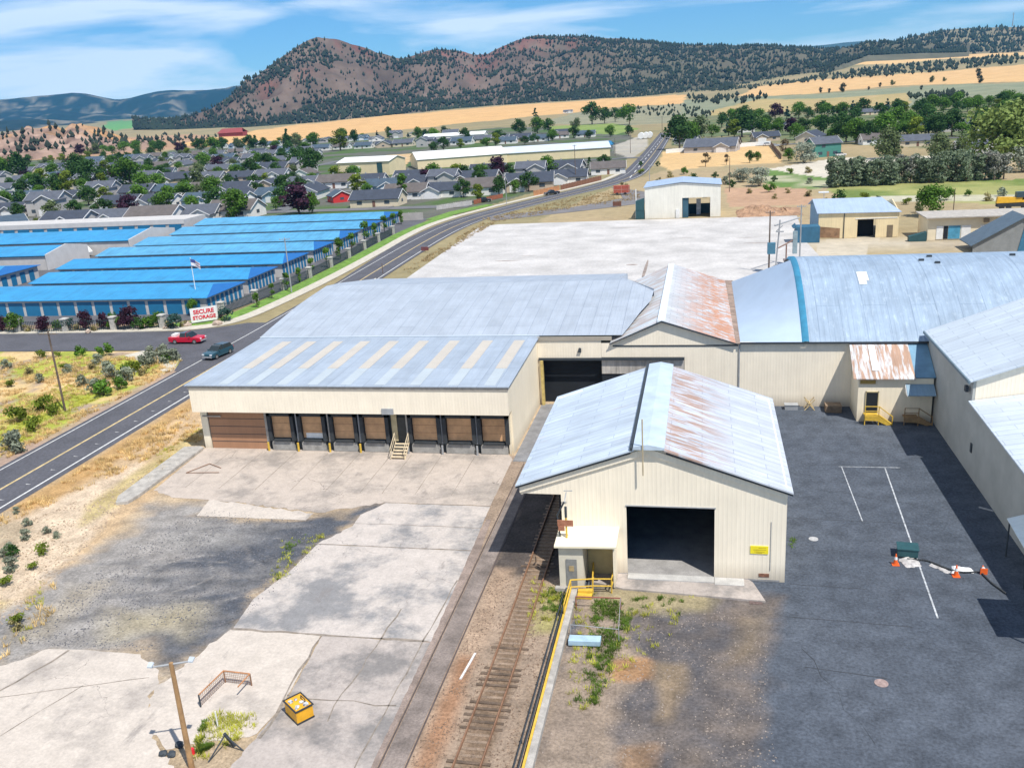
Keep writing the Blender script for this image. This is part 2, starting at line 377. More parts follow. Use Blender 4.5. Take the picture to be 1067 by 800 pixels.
# ================================================================== NEAR GROUND (soft-edged dirt, gravel, grass round the yards)
def near_cols(X,Y):
    n=fbm(X,Y,7,51); n_=fbm(X,Y,2.2,52); e=(fbm(X,Y,3.5,53)-.5)*3.2
    c=np.zeros(X.shape+(3,)); t=lambda a:np.array(a)
    def mixin(w,a,b=None,q=n):
        nonlocal c
        a=np.array(a); k=a if b is None else a*(1-q[...,None])+np.array(b)*q[...,None]
        c=c*(1-w[...,None])+k*w[...,None]
    def zone(poly,a,b=None,soft=1.,q=n,am=1.,je=1.):
        d=polydist(X,Y,poly)+e*je; mixin(np.clip(d/soft+.5,0,1)*am,a,b,q)
    mixin(np.ones_like(X),(.36,.27,.17),(.45,.35,.24))
    # verge along the road
    zone([(-62.5,20),(-62.5,170),(-52,170),(-52,80),(-49,60),(-49,20)],(.42,.30,.18),(.50,.36,.22),1)
    zone([(-62.3,20),(-62.3,100),(-60.4,100),(-58.6,60),(-57,20)],(.45,.27,.11),(.38,.26,.13),1.2,je=.5)
    zone([(-61,60),(-56,76),(-54.5,74),(-50,56),(-47,44),(-54,42)],(.54,.42,.30),(.60,.48,.35),1.6)     # pale dirt track
    zone([(-55.5,86),(-53.4,86),(-51.5,70),(-52.8,62),(-55,66)],(.40,.31,.14),(.47,.38,.20),1.,je=.5)
    zone([(-62,64),(-57,62),(-53,50),(-55,35),(-64,35)],(.36,.27,.18),(.44,.36,.25),2)
    zone([(-60,52),(-50,50),(-48,44),(-50,35),(-66,35)],(.42,.31,.10),(.44,.36,.16),2,q=n_)
    zone([(-61,175),(-61,98),(-52.3,80),(-52.3,170)],(.44,.31,.17),(.50,.38,.22),1)
    # dark gravel yard
    gp=[(-49.5,66.5),(-43.6,67.8),(-43.0,64.6),(-33,64.6),(-27.5,68.3),(-29,62),(-31,55),(-31.2,48),(-32.6,43.6),(-36,44.4),(-42.5,44.6),(-46,41),(-50,46),(-48.5,56),(-47.5,62)]
    st_=fbm(X*.5+Y*.2,Y*2.2-X*.5,2.6,57); q1=np.clip((fbm(X,Y,9,58)-.32)*2.2+(st_-.5)*1.5+np.clip((-38-X)/14,-.25,.45),0,1)
    d_=polydist(X,Y,gp)+e*1.0+(st_-.5)*2.6+(fbm(X,Y,1.1,59)-.5)*1.2; mixin(np.clip(d_/2.0+.5,0,1),(.085,.092,.108),(.29,.27,.25),q1)
    sw=np.sin(np.hypot((X+38)/1.15,(Y-54))*3.1)*.5+.5
    inner=np.clip(polydist(X,Y,[(-45,60),(-34,62),(-32.5,50),(-41,48)])/3+.5,0,1)
    mixin(inner*np.clip(sw*1.6-1.0,0,1)*.45*np.clip(n_*2-.5,0,1),(.34,.31,.28))
    for (ax,ay,ar,aw) in ((-37,55,4.6,.16),(-37,55,6.0,.14),(-38,52,7.6,.16),(-33,58,5,.14),(-44,56,8,.2),(-44,56,9.6,.2)): mixin(np.clip(1-np.abs(np.hypot(X-ax,(Y-ay)*1.5)-ar)/aw,0,1)*np.clip(polydist(X,Y,gp)+.5,0,1)*np.clip((fbm(X,Y,3,int(ar*9))-.4)*4,0,1)*.55,(.36,.33,.30))
    zone([(-41,49.5),(-35,50.5),(-34,47),(-39,46.3)],(.33,.28,.20),(.38,.33,.22),2.4,am=.85)
    zone([(-43,61),(-38,62.5),(-34,60.5),(-40,58.5)],(.26,.25,.24),(.19,.19,.19),3,am=.7)
    zone([(-46.5,52),(-44.5,52.5),(-44,46),(-46.5,45)],(.35,.30,.23),(.28,.25,.2),1.5,am=.7)
    # railway corridor
    zone([(-18.9,20),(-18.4,80),(-8.9,80),(-8.9,20)],(.25,.19,.14),(.37,.28,.21),.3,je=0)
    zone([(-15.4,57),(-15.4,78),(-9.4,78),(-9.4,57)],(.07,.06,.055),(.11,.09,.08),.8,je=.3)  # bay ground painted dark to deepen the shed's shadow over the rails
    zone([(-15.1,20),(-15.1,58),(-13.6,58),(-13.2,20)],(.33,.235,.165),(.41,.30,.215),1,je=.3)
    zone([(-14.6,20),(-14.8,47),(-13.8,47),(-13.2,20)],(.32,.15,.07),(.26,.15,.09),.8,je=.3,am=.8)
    zone([(-12.4,20),(-12.5,80),(-11.1,80),(-11.0,20)],(.18,.125,.08),(.24,.17,.12),.4,je=.1)
    zone([(-10.7,50),(-9.2,50),(-9.2,56),(-10.7,56)],(.30,.28,.10),(.36,.30,.16),1,je=.3)
    # right-hand asphalt yard
    mixin(np.clip((X+8.6)/.3,0,1),(.066,.080,.103),(.100,.114,.138))
    zone([(-8.6,20),(-8.6,56.5),(-1,57),(5.3,56),(4.8,50),(3.2,45),(4.5,20)],(.10,.095,.10),(.19,.155,.13),1.2,je=.9,q=np.clip((fbm(X,Y,1.6,91)-.3)*1.6+(n-.5),0,1))
    zone([(-8.6,20),(-8.6,55),(-5.6,55),(-4,48),(-4.4,40),(-5.6,20)],(.22,.175,.14),(.34,.265,.20),1.2,je=1.,q=n_)
    zone([(-7.6,56.6),(1,57),(.5,53.6),(-7,52.8)],(.30,.26,.15),(.36,.29,.18),1.2,je=.5,am=.9)
    zone([(2.2,53),(4.4,54),(4,49),(1.6,48)],(.30,.22,.13),(.14,.12,.1),1.2,je=1.,am=.6,q=n_)
    zone([(-5.2,47.3),(-3.4,47.6),(-3.2,46.2),(-4.8,46)],(.42,.20,.07),(.30,.19,.1),.8,je=.9,am=.7,q=n_)
    zone([(-2.5,47.5),(-1,47.5),(-1,42),(-2.8,42)],(.30,.22,.12),(.28,.2,.13),.8,je=.6,am=.6)
    zone([(-4,40),(-2.6,40),(-3,37),(-4.5,36)],(.38,.20,.08),(.30,.2,.12),.8,je=.6,am=.6)
    return c
def near_patch(x0,x1,y0,y1,st,z):
    xs=np.arange(x0,x1+st/2,st); ys=np.arange(y0,y1+st/2,st); X,Y=np.meshgrid(xs,ys)
    return X,Y,np.full(X.shape,z)
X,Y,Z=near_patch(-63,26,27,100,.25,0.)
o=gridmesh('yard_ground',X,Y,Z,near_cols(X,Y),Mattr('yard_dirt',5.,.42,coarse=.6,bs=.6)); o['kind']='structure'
# left grass field between the two roads and the ground behind the warehouse
fx=[(-72.2,60),(-72.6,113),(-79,118.0),(-160,117.5),(-160,60)]
xs=np.arange(-160,-71,.6); ys=np.arange(56,119,.6); X,Y=np.meshgrid(xs,ys); n=fbm(X,Y,9,61); q=fbm(X,Y,3,62)[...,None]; g=np.clip((n-.47)*8+ .5,0,1)[...,None]
c=(C(.52,.36,.17)*(1-q)+C(.62,.46,.24)*q)*(1-g)+(C(.26,.31,.04)*(1-q)+C(.42,.42,.08)*q)*g
pur=np.clip((fbm(X,Y,6,63)-.56)*9,0,1)[...,None]; c=c*(1-pur)+C(.33,.25,.19)*pur
edge=np.clip((X+73.6)/1.4,0,1)[...,None]*.9; c=c*(1-edge)+C(.36,.26,.20)*edge
o=gridmesh('field',X,Y,np.full(X.shape,.0),c,Mattr('field_ground',2.,.25,coarse=.3,bs=.5)); o['kind']='structure'
# ------------------------------------------------------------------ roads
ASPH=M('asphalt_road',(.085,.085,.098),.9,.14,.25,grain=.22); WHITE=M('road_white',(.62,.62,.60),.8,.2,2.); YEL=M('road_yellow',(.52,.40,.20),.8,.25,2.)
def ribbon(mb,L,Rr,z):
    for a,b,c2,d in zip(L,L[1:],Rr[1:],Rr): mb.poly([(*a,z),(*d,z),(*c2,z),(*b,z)])
    return mb
def chaikin(p,k=2):
    for _ in range(k):
        q=[p[0]]
        for a,b in zip(p,p[1:]): q+=[(a[0]*.75+b[0]*.25,a[1]*.75+b[1]*.25),(a[0]*.25+b[0]*.75,a[1]*.25+b[1]*.75)]
        p=q+[p[-1]]
    return p
def offset(p,d):
    r=[]
    for i,(x,y) in enumerate(p):
        a=p[max(0,i-1)];b=p[min(len(p)-1,i+1)]; tx,ty=b[0]-a[0],b[1]-a[1]; l=math.hypot(tx,ty) or 1; r.append((x+ty/l*d,y-tx/l*d))
    return r
cen=chaikin([(-66.7,20),(-66.9,100),(-67.5,150),(-69.0,188),(-70.0,225),(-69.3,250),(-66,270),(-59,292),(-50,318),(-40,343),(-31.5,372),(-28,400),(-27.6,450),(-27.4,525),(-28,640),(-29,790)],3)
wl=[4.35 if y<170 else min(6.4,4.35+(y-170)/22) for x,y in cen]
Lr=[(x-w_,y) for (x,y),w_ in zip(cen,wl)]; Rr=[(x+4.35,y) for x,y in cen]
Lr=[(a[0],a[1]) for a in Lr]
struct('road',ribbon(MB(),Lr,Rr,.012),ASPH,fl=True)
mk=MB(); ribbon(mk,offset(cen,.0),offset(cen,.28),.018); struct('road_yellow_line',mk,YEL,fl=True)
mk=MB(); ribbon(mk,offset(cen,3.35),offset(cen,3.55),.018); ribbon(mk,offset(cen,-3.75),offset(cen,-3.6),.018)
for y in np.arange(52,104,3.6): mk.poly([(-64.9,y,.0185),(-64.75,y,.0185),(-64.3,y+.05,.0185),(-64.9,y+.12,.0185)])
for y in np.arange(380,700,26): mk.poly([(-29.6,y,.0185),(-29.2,y,.0185),(-29.2,y+12,.0185),(-29.6,y+12,.0185)])
struct('road_white_line',mk,WHITE,fl=True)
side=[(-175,124.5),(-83,125.6),(-78,125.6)]
mk=MB(); mk.poly([(-180,118.2,.014),(-84,118.8,.014),(-79,117.5,.014),(-74.5,114.5,.014),(-71.8,108,.014),(-70,108,.014),(-70,136,.014),(-75,136,.014),(-79,133,.014),(-83.5,130.6,.014),(-180,128.4,.014)])
struct('side_street',mk,ASPH,fl=True)
mk=MB(); mk.poly([(-83.5,118.8,.03),(-79,117.5,.03),(-74.5,114.5,.03),(-72.2,108,.03),(-73.9,108,.03),(-76.5,112,.03),(-81,113.4,.03),(-85,116,.03)]); SIDE=M('sidewalk_concrete',(.50,.46,.38),.9,.12,1.)
struct('sidewalk_corner',mk,SIDE,fl=True)
def kerbstrip(name,inner,outer,mat,h=.13):
    mb=MB()
    for a,b,c2,d in zip(inner,inner[1:],outer[1:],outer): mb.prism([(*a,0),(*d,0),(*c2,0),(*b,0)],(0,0,h))
    return struct(name,mb,mat)
# far pavement of the side street, bending north along the main road
inn=chaikin([(-180,128.4),(-120,129.6),(-86,130.4),(-79.5,132.6),(-76.2,138),(-75.2,150),(-74.6,175),(-75.4,205),(-76.9,235),(-76.4,255),(-73,273)],2)
kerbstrip('pavement',inn,offset(inn,-2.6),SIDE)
inn2=[(-73,273),(-66.3,296),(-57,322),(-47,347),(-38.7,372),(-35,400)]; kerbstrip('pavement_north',inn2,offset(inn2,-2.2),SIDE)
GRASS=M('lawn',(.13,.24,.035),.95,.3,.6,grain=.3)
lawn_in=offset(inn,-2.62); i0=[i for i,p in enumerate(lawn_in) if p[0]>-93][0]
li=lawn_in[i0:]; lo=offset(li,-3.3); lo[0]=li[0]
kerbstrip('lawn_strip',li,lo,GRASS,.10)
kerbstrip('planted_bed',[(-180,130.5),(-120,131.7),(-93,132.4)],[(-180,135),(-120,135.6),(-92,136.5)],M('bed_soil',(.24,.17,.11),.95,.3,.8,grain=.3),.08)
# storage yard asphalt
mk=MB(); mk.poly([(-240,136,.006),(-93,136,.006),(-84,140,.006),(-81,160,.006),(-82,270,.006),(-240,270,.006)]); struct('storage_yard',mk,M('asphalt_dark',(.10,.10,.11),.9,.15,.3,grain=.15),fl=True)
# rear concrete lot
CONW=M('bleached_concrete',(.48,.46,.44),.9,.16,.12,grain=.10)
mk=MB(); mk.poly([(-57.4,131,.03),(24,131,.03),(22.7,186,.03),(22,205,.03),(24,247.5,.03),(-13,249.6,.03),(-56.5,250,.03),(-61,246,.03)]); struct('rear_concrete_lot',mk,CONW,fl=True)
mk=MB(); CR=M('old_stain',(.27,.22,.19),.95,.3,.6)
for (x,y,w,h) in ((-42,190,7,1.0),(-38,196,5,.5),(-11,176,.8,30),(12,205,9,.8),(10,213,6,.5),(-20,235,12,.5),(-50,170,16,.8),(-5,215,10,.4),(-14,182,3,1.6)):
    r_=random.Random(x*7+y); k=9
    mk.poly([(x+w*.5*math.cos(a*2*math.pi/k)*r_.uniform(.6,1),y+h*.5*math.sin(a*2*math.pi/k)*r_.uniform(.6,1),.036) for a in range(k)])
struct('concrete_stain',mk,CR,fl=True)
mk=MB(); mk.poly([(-60,258,.01),(-35,275,.01),(-14,292,.01),(-14,312,.01),(-24,330,.01),(-34,345,.01),(-30,330,.01),(-26,305,.01),(-40,285,.01),(-64,268,.01)]); struct('driveway',mk,M('asphalt_faded',(.17,.16,.16),.9,.15,.2),fl=True)
# town streets
mk=MB(); ST=M('town_street',(.14,.14,.145),.9,.12,.2)
for a,b,w_ in (((-420,318),(-77,300),8),((-420,392),(-95,372),8),((-430,480),(-200,465),8),((-450,590),(-190,575),9),((-240,250),(-250,640),8),((-150,300),(-170,470),8),((-110,300),(-112,460),7),((-80,500),(-30,500),8),((0,560),(230,520),8),((-330,250),(-370,900),8)):
    v=Vector((b[0]-a[0],b[1]-a[1],0)).normalized(); p=Vector((-v.y,v.x,0))*w_/2; z=.05
    mk.poly([(a[0]-p.x,a[1]-p.y,z),(a[0]+p.x,a[1]+p.y,z),(b[0]+p.x,b[1]+p.y,z),(b[0]-p.x,b[1]-p.y,z)]); 
for k in range(len(mk.v)): mk.v[k]=(mk.v[k][0],mk.v[k][1],.05+(k//4)*.01)
struct('town_streets',mk,ST,fl=True)
# ------------------------------------------------------------------ near concrete slabs
def Mconc(name,col,stain,lo=.52):
    m,n,b=newmat(name); p=pos(n); c=mixc(n,ramp(n,noise(n,.16,p,8,.68),0,1,lo,lo+.12),col,stain)
    c=mixc(n,mth(n,'MULTIPLY',ramp(n,noise(n,.55,pos(n,(1,.35,1)),8,.7),0,1,.60,.68),.55),c,(.20,.18,.17))
    g=noise(n,5,p,5,.7); cmb=nd(n,'ShaderNodeCombineXYZ'); v=mth(n,'MULTIPLY',ramp(n,g,.86,1.12,.3,.7),ramp(n,noise(n,.9,p,6,.65),.88,1.1,.3,.7))
    for i in range(3): n.links.new(v,cmb.inputs[i])
    vo=nd(n,'ShaderNodeTexVoronoi',feature='DISTANCE_TO_EDGE'); vo.inputs['Scale'].default_value=.17
    wv_=nd(n,'ShaderNodeTexNoise'); wv_.inputs['Scale'].default_value=.6; wv_.inputs['Detail'].default_value=5; n.links.new(p,wv_.inputs['Vector'])
    ad=nd(n,'ShaderNodeVectorMath',operation='MULTIPLY_ADD'); n.links.new(wv_.outputs['Color'],ad.inputs[0]); ad.inputs[1].default_value=(2.2,2.2,0); n.links.new(p,ad.inputs[2]); n.links.new(ad.outputs[0],vo.inputs['Vector'])
    cr=mth(n,'MULTIPLY',ramp(n,vo.outputs[0],1,0,.0005,.004),ramp(n,noise(n,.12,p,2,.5),0,.8,.5,.6),True)
    c=mixc(n,cr,c,(.14,.12,.11)); c=mixc(n,1.,c,cmb.outputs[0],'MULTIPLY')
    n.links.new(c,b.inputs['Base Color']); b.inputs['Roughness'].default_value=.92; b.inputs['Specular IOR Level'].default_value=.25; bump(n,b,g,.25,.02); return m
CA_=Mconc('apron_concrete',(.46,.395,.34),(.30,.265,.235),.50); CB=Mconc('patch_concrete',(.52,.46,.40),(.36,.32,.285),.54); CC=Mconc('grey_concrete',(.42,.37,.335),(.22,.205,.195),.47); CD=Mconc('worn_concrete',(.49,.44,.40),(.24,.235,.235),.46)
def slab(name,pts,mat,z=.02):
    q=[]; rr=random.Random(int(pts[0][0]*10)); n_=len(pts)
    for i in range(n_):
        a,b=pts[i],pts[(i+1)%n_]; L=math.hypot(b[0]-a[0],b[1]-a[1]); k=max(1,int(L/.45)); st=abs(b[1]-a[1])<.6 or abs(b[0]-a[0])<1.2; am=.035 if st else .22
        for j in range(k): t=j/k; w_=0 if j==0 else am; q.append((a[0]+(b[0]-a[0])*t+rr.uniform(-w_,w_),a[1]+(b[1]-a[1])*t+rr.uniform(-w_,w_)))
    bm=bmesh.new(); f=bm.faces.new([bm.verts.new((x,y,z)) for x,y in q]); bmesh.ops.triangulate(bm,faces=[f]); me=bpy.data.meshes.new(name); bm.to_mesh(me); bm.free(); me.materials.append(mat); o=bpy.data.objects.new(name,me); COL.objects.link(o); o['kind']='structure'; return flat(o)
slab('concrete_apron',[(-51.3,80.4),(-18.6,80.4),(-17.9,79),(-17.75,68.6),(-27.3,68.6),(-32.5,66.1),(-43.85,67.95),(-47.4,68.1),(-50.6,69.5)],CA_)
slab('concrete_apron',[(-43.9,67.9),(-32.9,66.0),(-33,64.6),(-43.3,64.65)],CB,.024)
slab('concrete_apron',[(-27.2,68.5),(-17.75,68.5),(-17.45,60.6),(-30.2,60.6),(-28.5,63.8),(-28.6,66),(-27.6,67.6)],CD,.021)
slab('concrete_apron',[(-30.2,60.5),(-17.45,60.5),(-17.1,48.25),(-31.1,48.25),(-31.5,52),(-30.6,56)],CD,.022)
slab('concrete_apron',[(-31.2,48.15),(-24.7,48.15),(-24.05,40.9),(-24.4,38.4),(-28.9,36.5),(-31.5,38.2),(-32.8,41.5)],CB,.021)
slab('concrete_apron',[(-24.6,48.15),(-17.1,48.15),(-16.9,20),(-25.6,20),(-24.3,38.4),(-23.95,40.9)],CC,.02)
slab('concrete_apron',[(-42.6,44.6),(-40.5,44.75),(-35.85,44.75),(-33.6,43.3),(-32.2,40.0),(-29.2,36.4),(-25.7,34),(-25.7,20),(-52,20),(-52,38),(-47.0,40.2),(-44.3,42.6)],CB,.019)
# narrow dark joints
jm=MB(); r_=random.Random(3)
def joint(a,b,w=.05,z=.027,wob=.06):
    k=max(3,int(math.hypot(b[0]-a[0],b[1]-a[1])/1.2)); pl=[]
    for i in range(k+1):
        t=i/k; pl.append((a[0]+(b[0]-a[0])*t+r_.uniform(-wob,wob),a[1]+(b[1]-a[1])*t+r_.uniform(-wob,wob)))
    ww=[w*r_.uniform(.4,1.5) for _ in pl]; o_=[(x,y) for (x,y) in offset(pl,1)]
    for i in range(k):
        a0,a1=pl[i],pl[i+1]; nx,ny=o_[i][0]-a0[0],o_[i][1]-a0[1]; mx_,my_=o_[i+1][0]-a1[0],o_[i+1][1]-a1[1]
        jm.poly([(a0[0]-nx*ww[i],a0[1]-ny*ww[i],z),(a0[0]+nx*ww[i],a0[1]+ny*ww[i],z),(a1[0]+mx_*ww[i+1],a1[1]+my_*ww[i+1],z),(a1[0]-mx_*ww[i+1],a1[1]-my_*ww[i+1],z)])
joint((-30.5,60.55),(-17.5,60.55),.04); joint((-31.2,48.2),(-17.2,48.2),.09,wob=.1); joint((-24.65,48.1),(-24.0,38),.09,wob=.12); joint((-17.9,36),(-17.4,56),.05); joint((-20.2,52),(-20.9,40),.05,wob=.2); joint((-28.6,64.4),(-17.6,64.4),.03); joint((-24,41.8),(-17.2,41.6),.05,wob=.2); joint((-27.4,68.5),(-17.8,68.5),.035)
joint((-43.5,39),(-33.8,42.5),.03); joint((-41,44.6),(-44,36),.07,wob=.15); joint((-37.5,41.2),(-40.5,33.5),.03)
for x in (-47.9,-44.4,-40.7,-37.2,-33.8,-30.4,-28.3,-25.2,-21.8): joint((x,79.6),(x+.1,70.4),.028,wob=.02)
struct('slab_joints',jm,M('joint_dirt',(.23,.195,.16),.95,.3,2.),fl=True)
# tyre-worn oil marks on the right yard and painted bay lines
mk=MB(); lw=.09
def line2(mb,a,b,w,z=.012): 
    v=Vector((b[0]-a[0],b[1]-a[1],0)).normalized(); p=Vector((-v.y,v.x,0))*w/2
    mb.poly([(a[0]-p.x,a[1]-p.y,z),(a[0]+p.x,a[1]+p.y,z),(b[0]+p.x,b[1]+p.y,z),(b[0]-p.x,b[1]-p.y,z)])
line2(mk,(12.0,79.0),(17.2,79.05),lw); line2(mk,(12.25,78.9),(12.33,68),lw); line2(mk,(15.9,78.9),(14.75,54.4),lw*1.25)
struct('bay_lines',mk,M('worn_white_paint',(.40,.42,.44),.85,.45,3.),fl=True)
mk=MB(); line2(mk,(5.6,53.6),(13,53.2),.06); line2(mk,(6,48.2),(10.5,47.6),.06); line2(mk,(5.9,68.2),(17.5,67.9),.05); line2(mk,(6,57.8),(11,57.6),.05)
struct('asphalt_seams',mk,M('seam',(.045,.05,.06),.9,.2,3.),fl=True)
# ================================================================== HILLS
FOREST_V=[];FOREST_F=[]
def hill(name,ridge,foot,rf,rr,relief,colfn,mat,step=4,rows=46,label=None,jag=0.,seed=5):
    px=np.arange(ridge[0][0],ridge[-1][0]+1,step); ry=np.interp(px,[p[0] for p in ridge],[p[1] for p in ridge]); fy=np.interp(px,[p[0] for p in foot],[p[1] for p in foot])
    rf_=np.interp(px,*zip(*rf)) if isinstance(rf,list) else np.full(px.shape,float(rf)); rr_=np.interp(px,*zip(*rr)) if isinstance(rr,list) else np.full(px.shape,float(rr))
    if jag: ry=ry+(fbm(px*1.,px*0.,9,seed,3)-.5)*jag
    T=np.concatenate([np.linspace(-.06,1,rows),[1.08,1.25,1.6]]); X=np.zeros((len(T),len(px)));Y=X.copy();Z=X.copy()
    for j,p in enumerate(px):
        for i,t in enumerate(T):
            tt=max(0,min(t,1)); y=fy[j]+(ry[j]-fy[j])*tt; r=rf_[j]+(rr_[j]-rf_[j])*tt
            x_,y_,z_=at_r(p,y,r)
            if t<0: z_-=25; r*=.985; x_*=.985; y_*=.985
            if t>1: k=1+(t-1)*.6*(rr_[j]-rf_[j])/rr_[j]; base=at_r(p,fy[j],rf_[j])[2]; z_=base+(z_-base)*max(0,1-(t-1)*1.7)-8; x_*=k; y_*=k
            X[i,j],Y[i,j],Z[i,j]=x_,y_,z_
    env=np.clip(np.sin(np.clip(T,0,1)*math.pi),0,1)[:,None]**.7
    nz=fbm(X,Y,relief[1],seed,5); rid=1-np.abs(2*fbm(X,Y,relief[1]*.6,seed+9,4)-1)*2
    Z=Z+env*((nz-.5)*relief[0]*1.3+(rid-.5)*relief[0]*.6)
    col=colfn(X,Y,Z,np.broadcast_to(T[:,None],X.shape),np.broadcast_to(px[None,:],X.shape))
    o=gridmesh(name,X,Y,Z,col,mat); o['kind']='structure'
    return dict(X=X,Y=Y,Z=Z,px=px,T=T)
def plant(hd,n,hgt,dens,seed=1,trange=(0,1)):
    rg=np.random.default_rng(seed); X,Y,Z,T=hd['X'],hd['Y'],hd['Z'],hd['T']; r,c=X.shape; k=0; tries=0
    while k<n and tries<n*14:
        tries+=1
        i=rg.random()*(r-5); j=rg.random()*(c-2); a,b=int(i),int(j); u,v=i-a,j-b; t=T[a]*(1-u)+T[a+1]*u
        if t<trange[0] or t>trange[1]: continue
        w=lambda A:(A[a,b]*(1-u)+A[a+1,b]*u)*(1-v)+(A[a,b+1]*(1-u)+A[a+1,b+1]*u)*v
        x,y,z=w(X),w(Y),w(Z); px=hd['px'][b]
        if rg.random()>dens(x,y,t,px): continue
        h=hgt*rg.uniform(.4,1.45); s=h*rg.uniform(.26,.42); i0=len(FOREST_V); tw=rg.random()*6
        FOREST_V.append((x,y,z+h))
        for q in range(5): an=tw+q*1.2566; rr=s*rg.uniform(.7,1.2); FOREST_V.append((x+rr*math.cos(an),y+rr*math.sin(an),z+h*rg.uniform(.22,.5)))
        FOREST_V.append((x,y,z-.3))
        for q in range(5): FOREST_F.append((i0,i0+1+q,i0+1+(q+1)%5)); FOREST_F.append((i0+6,i0+1+(q+1)%5,i0+1+q))
        k+=1
def c_butte(X,Y,Z,T,P):
    n=fbm(X,Y,70,71)[...,None]; m=fbm(X,Y,240,72)[...,None]
    c=C(.080,.058,.046)*(1-n)+C(.19,.14,.11)*n
    red=np.clip((T[...,None]-.40)*3,0,1)*np.clip((m-.44)*7,0,1)*np.clip((fbm(X,Y,45,77)[...,None]-.42)*6,0,1); c=c*(1-red*.7)+C(.20,.065,.05)*red*.7
    gr=np.clip((P[...,None]-540)/150,0,1)*.75; c=c*(1-gr)+C(.10,.10,.065)*gr; fo=np.clip((.20-T[...,None])*6,0,1); return c*(1-fo*.4)+C(.13,.13,.09)*fo*.4
MH=Mattr('hill_ground',.02,.22,coarse=.006)
ridge1=[(140,134),(175,131),(200,124),(222,112),(240,100),(252,89),(256,81),(262,84),(275,74),(290,62),(305,52),(318,44),(330,39),(340,40),(352,41.5),(365,46),(380,50),(392,55),(405,58),(418,61.5),(430,58),(442,54),(455,51.5),(470,52),(484,54),(494,58),(506,57),(520,50),(535,44),(548,39.5),(560,37),(580,38),(600,38),(625,39.5),(650,40),(680,44),(720,47),(760,47),(800,48.5),(850,50),(905,52.5),(960,53),(1010,54)]
foot1=[(140,136),(180,137),(240,141),(300,132),(400,121.5),(530,110.5),(700,100),(716,103),(760,103.5),(800,97),(840,86),(862,78),(878,68),(905,58),(960,55.5),(1010,55)]
h1=hill('butte_hill',ridge1,foot1,[(140,3100),(240,2700),(700,2780),(760,2300),(840,2500),(905,3300),(1010,3400)],[(140,3300),(240,3050),(335,3250),(420,3500),(560,3900),(700,4100),(905,4300),(1010,4300)],(75,300),c_butte,MH,3,54,jag=2.)
def dens1(x,y,t,px):
    f=float(fbm(np.array([x]),np.array([y]),150,75,3)[0]); d=.34+.9*max(0,(.30-t)/.30)+(f-.46)*1.5
    if px>540: d+=min(1,(px-540)/160)
    return max(.05,min(1,d))
plant(h1,21000,10.8,dens1,2)
ridge2=[(860,54),(905,53),(918,48.5),(930,44.5),(945,40),(958,36.5),(975,33.5),(990,31),(1010,29.5),(1030,29),(1067,28),(1150,26),(1400,18)]
foot2=[(860,57.5),(905,57.5),(946,56.5),(1067,54.5),(1400,34)]
h2=hill('plateau_hill',ridge2,foot2,3900,5000,(30,420),lambda X,Y,Z,T,P:(C(.26,.20,.13)*(1-fbm(X,Y,90,80)[...,None])+C(.15,.15,.09)*fbm(X,Y,90,80)[...,None]),MH,5,24,jag=1.2)
plant(h2,3600,16,lambda x,y,t,px:.9,4)
def c_far(X,Y,Z,T,P):
    n=np.clip((fbm(X,Y,150,82,5)-.57)*7,0,.8)[...,None]; return C(.009,.026,.030)*(1-n)+C(.20,.18,.14)*n*1.0
ridge3=[(-400,128),(-150,112),(0,104),(25,102),(45,100),(60,98.5),(75,97),(90,98.5),(108,102),(122,104),(135,102.5),(150,98.5),(163,95.5),(178,94),(195,94.5),(215,94),(235,92),(262,88),(300,88),(340,95)]
h3=hill('far_blue_hills',ridge3,[(-400,162),(0,137),(100,131),(200,126),(340,118)],7600,9800,(150,1300),c_far,MH,5,30)
h3b=hill('far_blue_hills',[(-420,150),(0,126),(40,124),(90,127),(130,131)],[(-420,166),(0,140),(130,133)],5200,6000,(40,600),c_far,MH,5,16,seed=15)
hill('distant_ridge',[(700,60),(860,47),(880,44.5),(900,43),(915,43.5),(930,44),(960,50)],[(700,80),(960,60)],13000,14000,(60,1500),lambda X,Y,Z,T,P:np.broadcast_to(C(.05,.07,.05),X.shape+(3,)),MH,6,12)
def c_rock(X,Y,Z,T,P):
    n=np.clip((fbm(X,Y,18,85)[...,None]-.3)*2.2,0,1); m=np.clip((fbm(X,Y,90,86)-.45)*6,0,1)[...,None]*np.clip(T*3-1.7,0,1)[...,None]
    return (C(.17,.11,.085)*(1-n)+C(.42,.29,.22)*n)*(1-m)+C(.55,.30,.11)*m
h4=hill('rock_outcrop',[(-300,158),(-120,146),(-40,144),(0,140),(18,137),(28,131),(36,136),(48,131.5),(58,130),(66,135),(74,129),(84,128.5),(92,132),(103,134),(112,139),(128,143),(150,147),(170,149)],[(-300,182),(0,163),(60,160),(110,155),(150,152),(170,150)],[(-300,1150),(170,1350)],[(-300,1450),(170,1600)],(13,60),c_rock,Mattr('rock_ground',.06,.25,coarse=.02),2.5,30,jag=5.)
plant(h4,420,8,lambda x,y,t,px:.7,6)
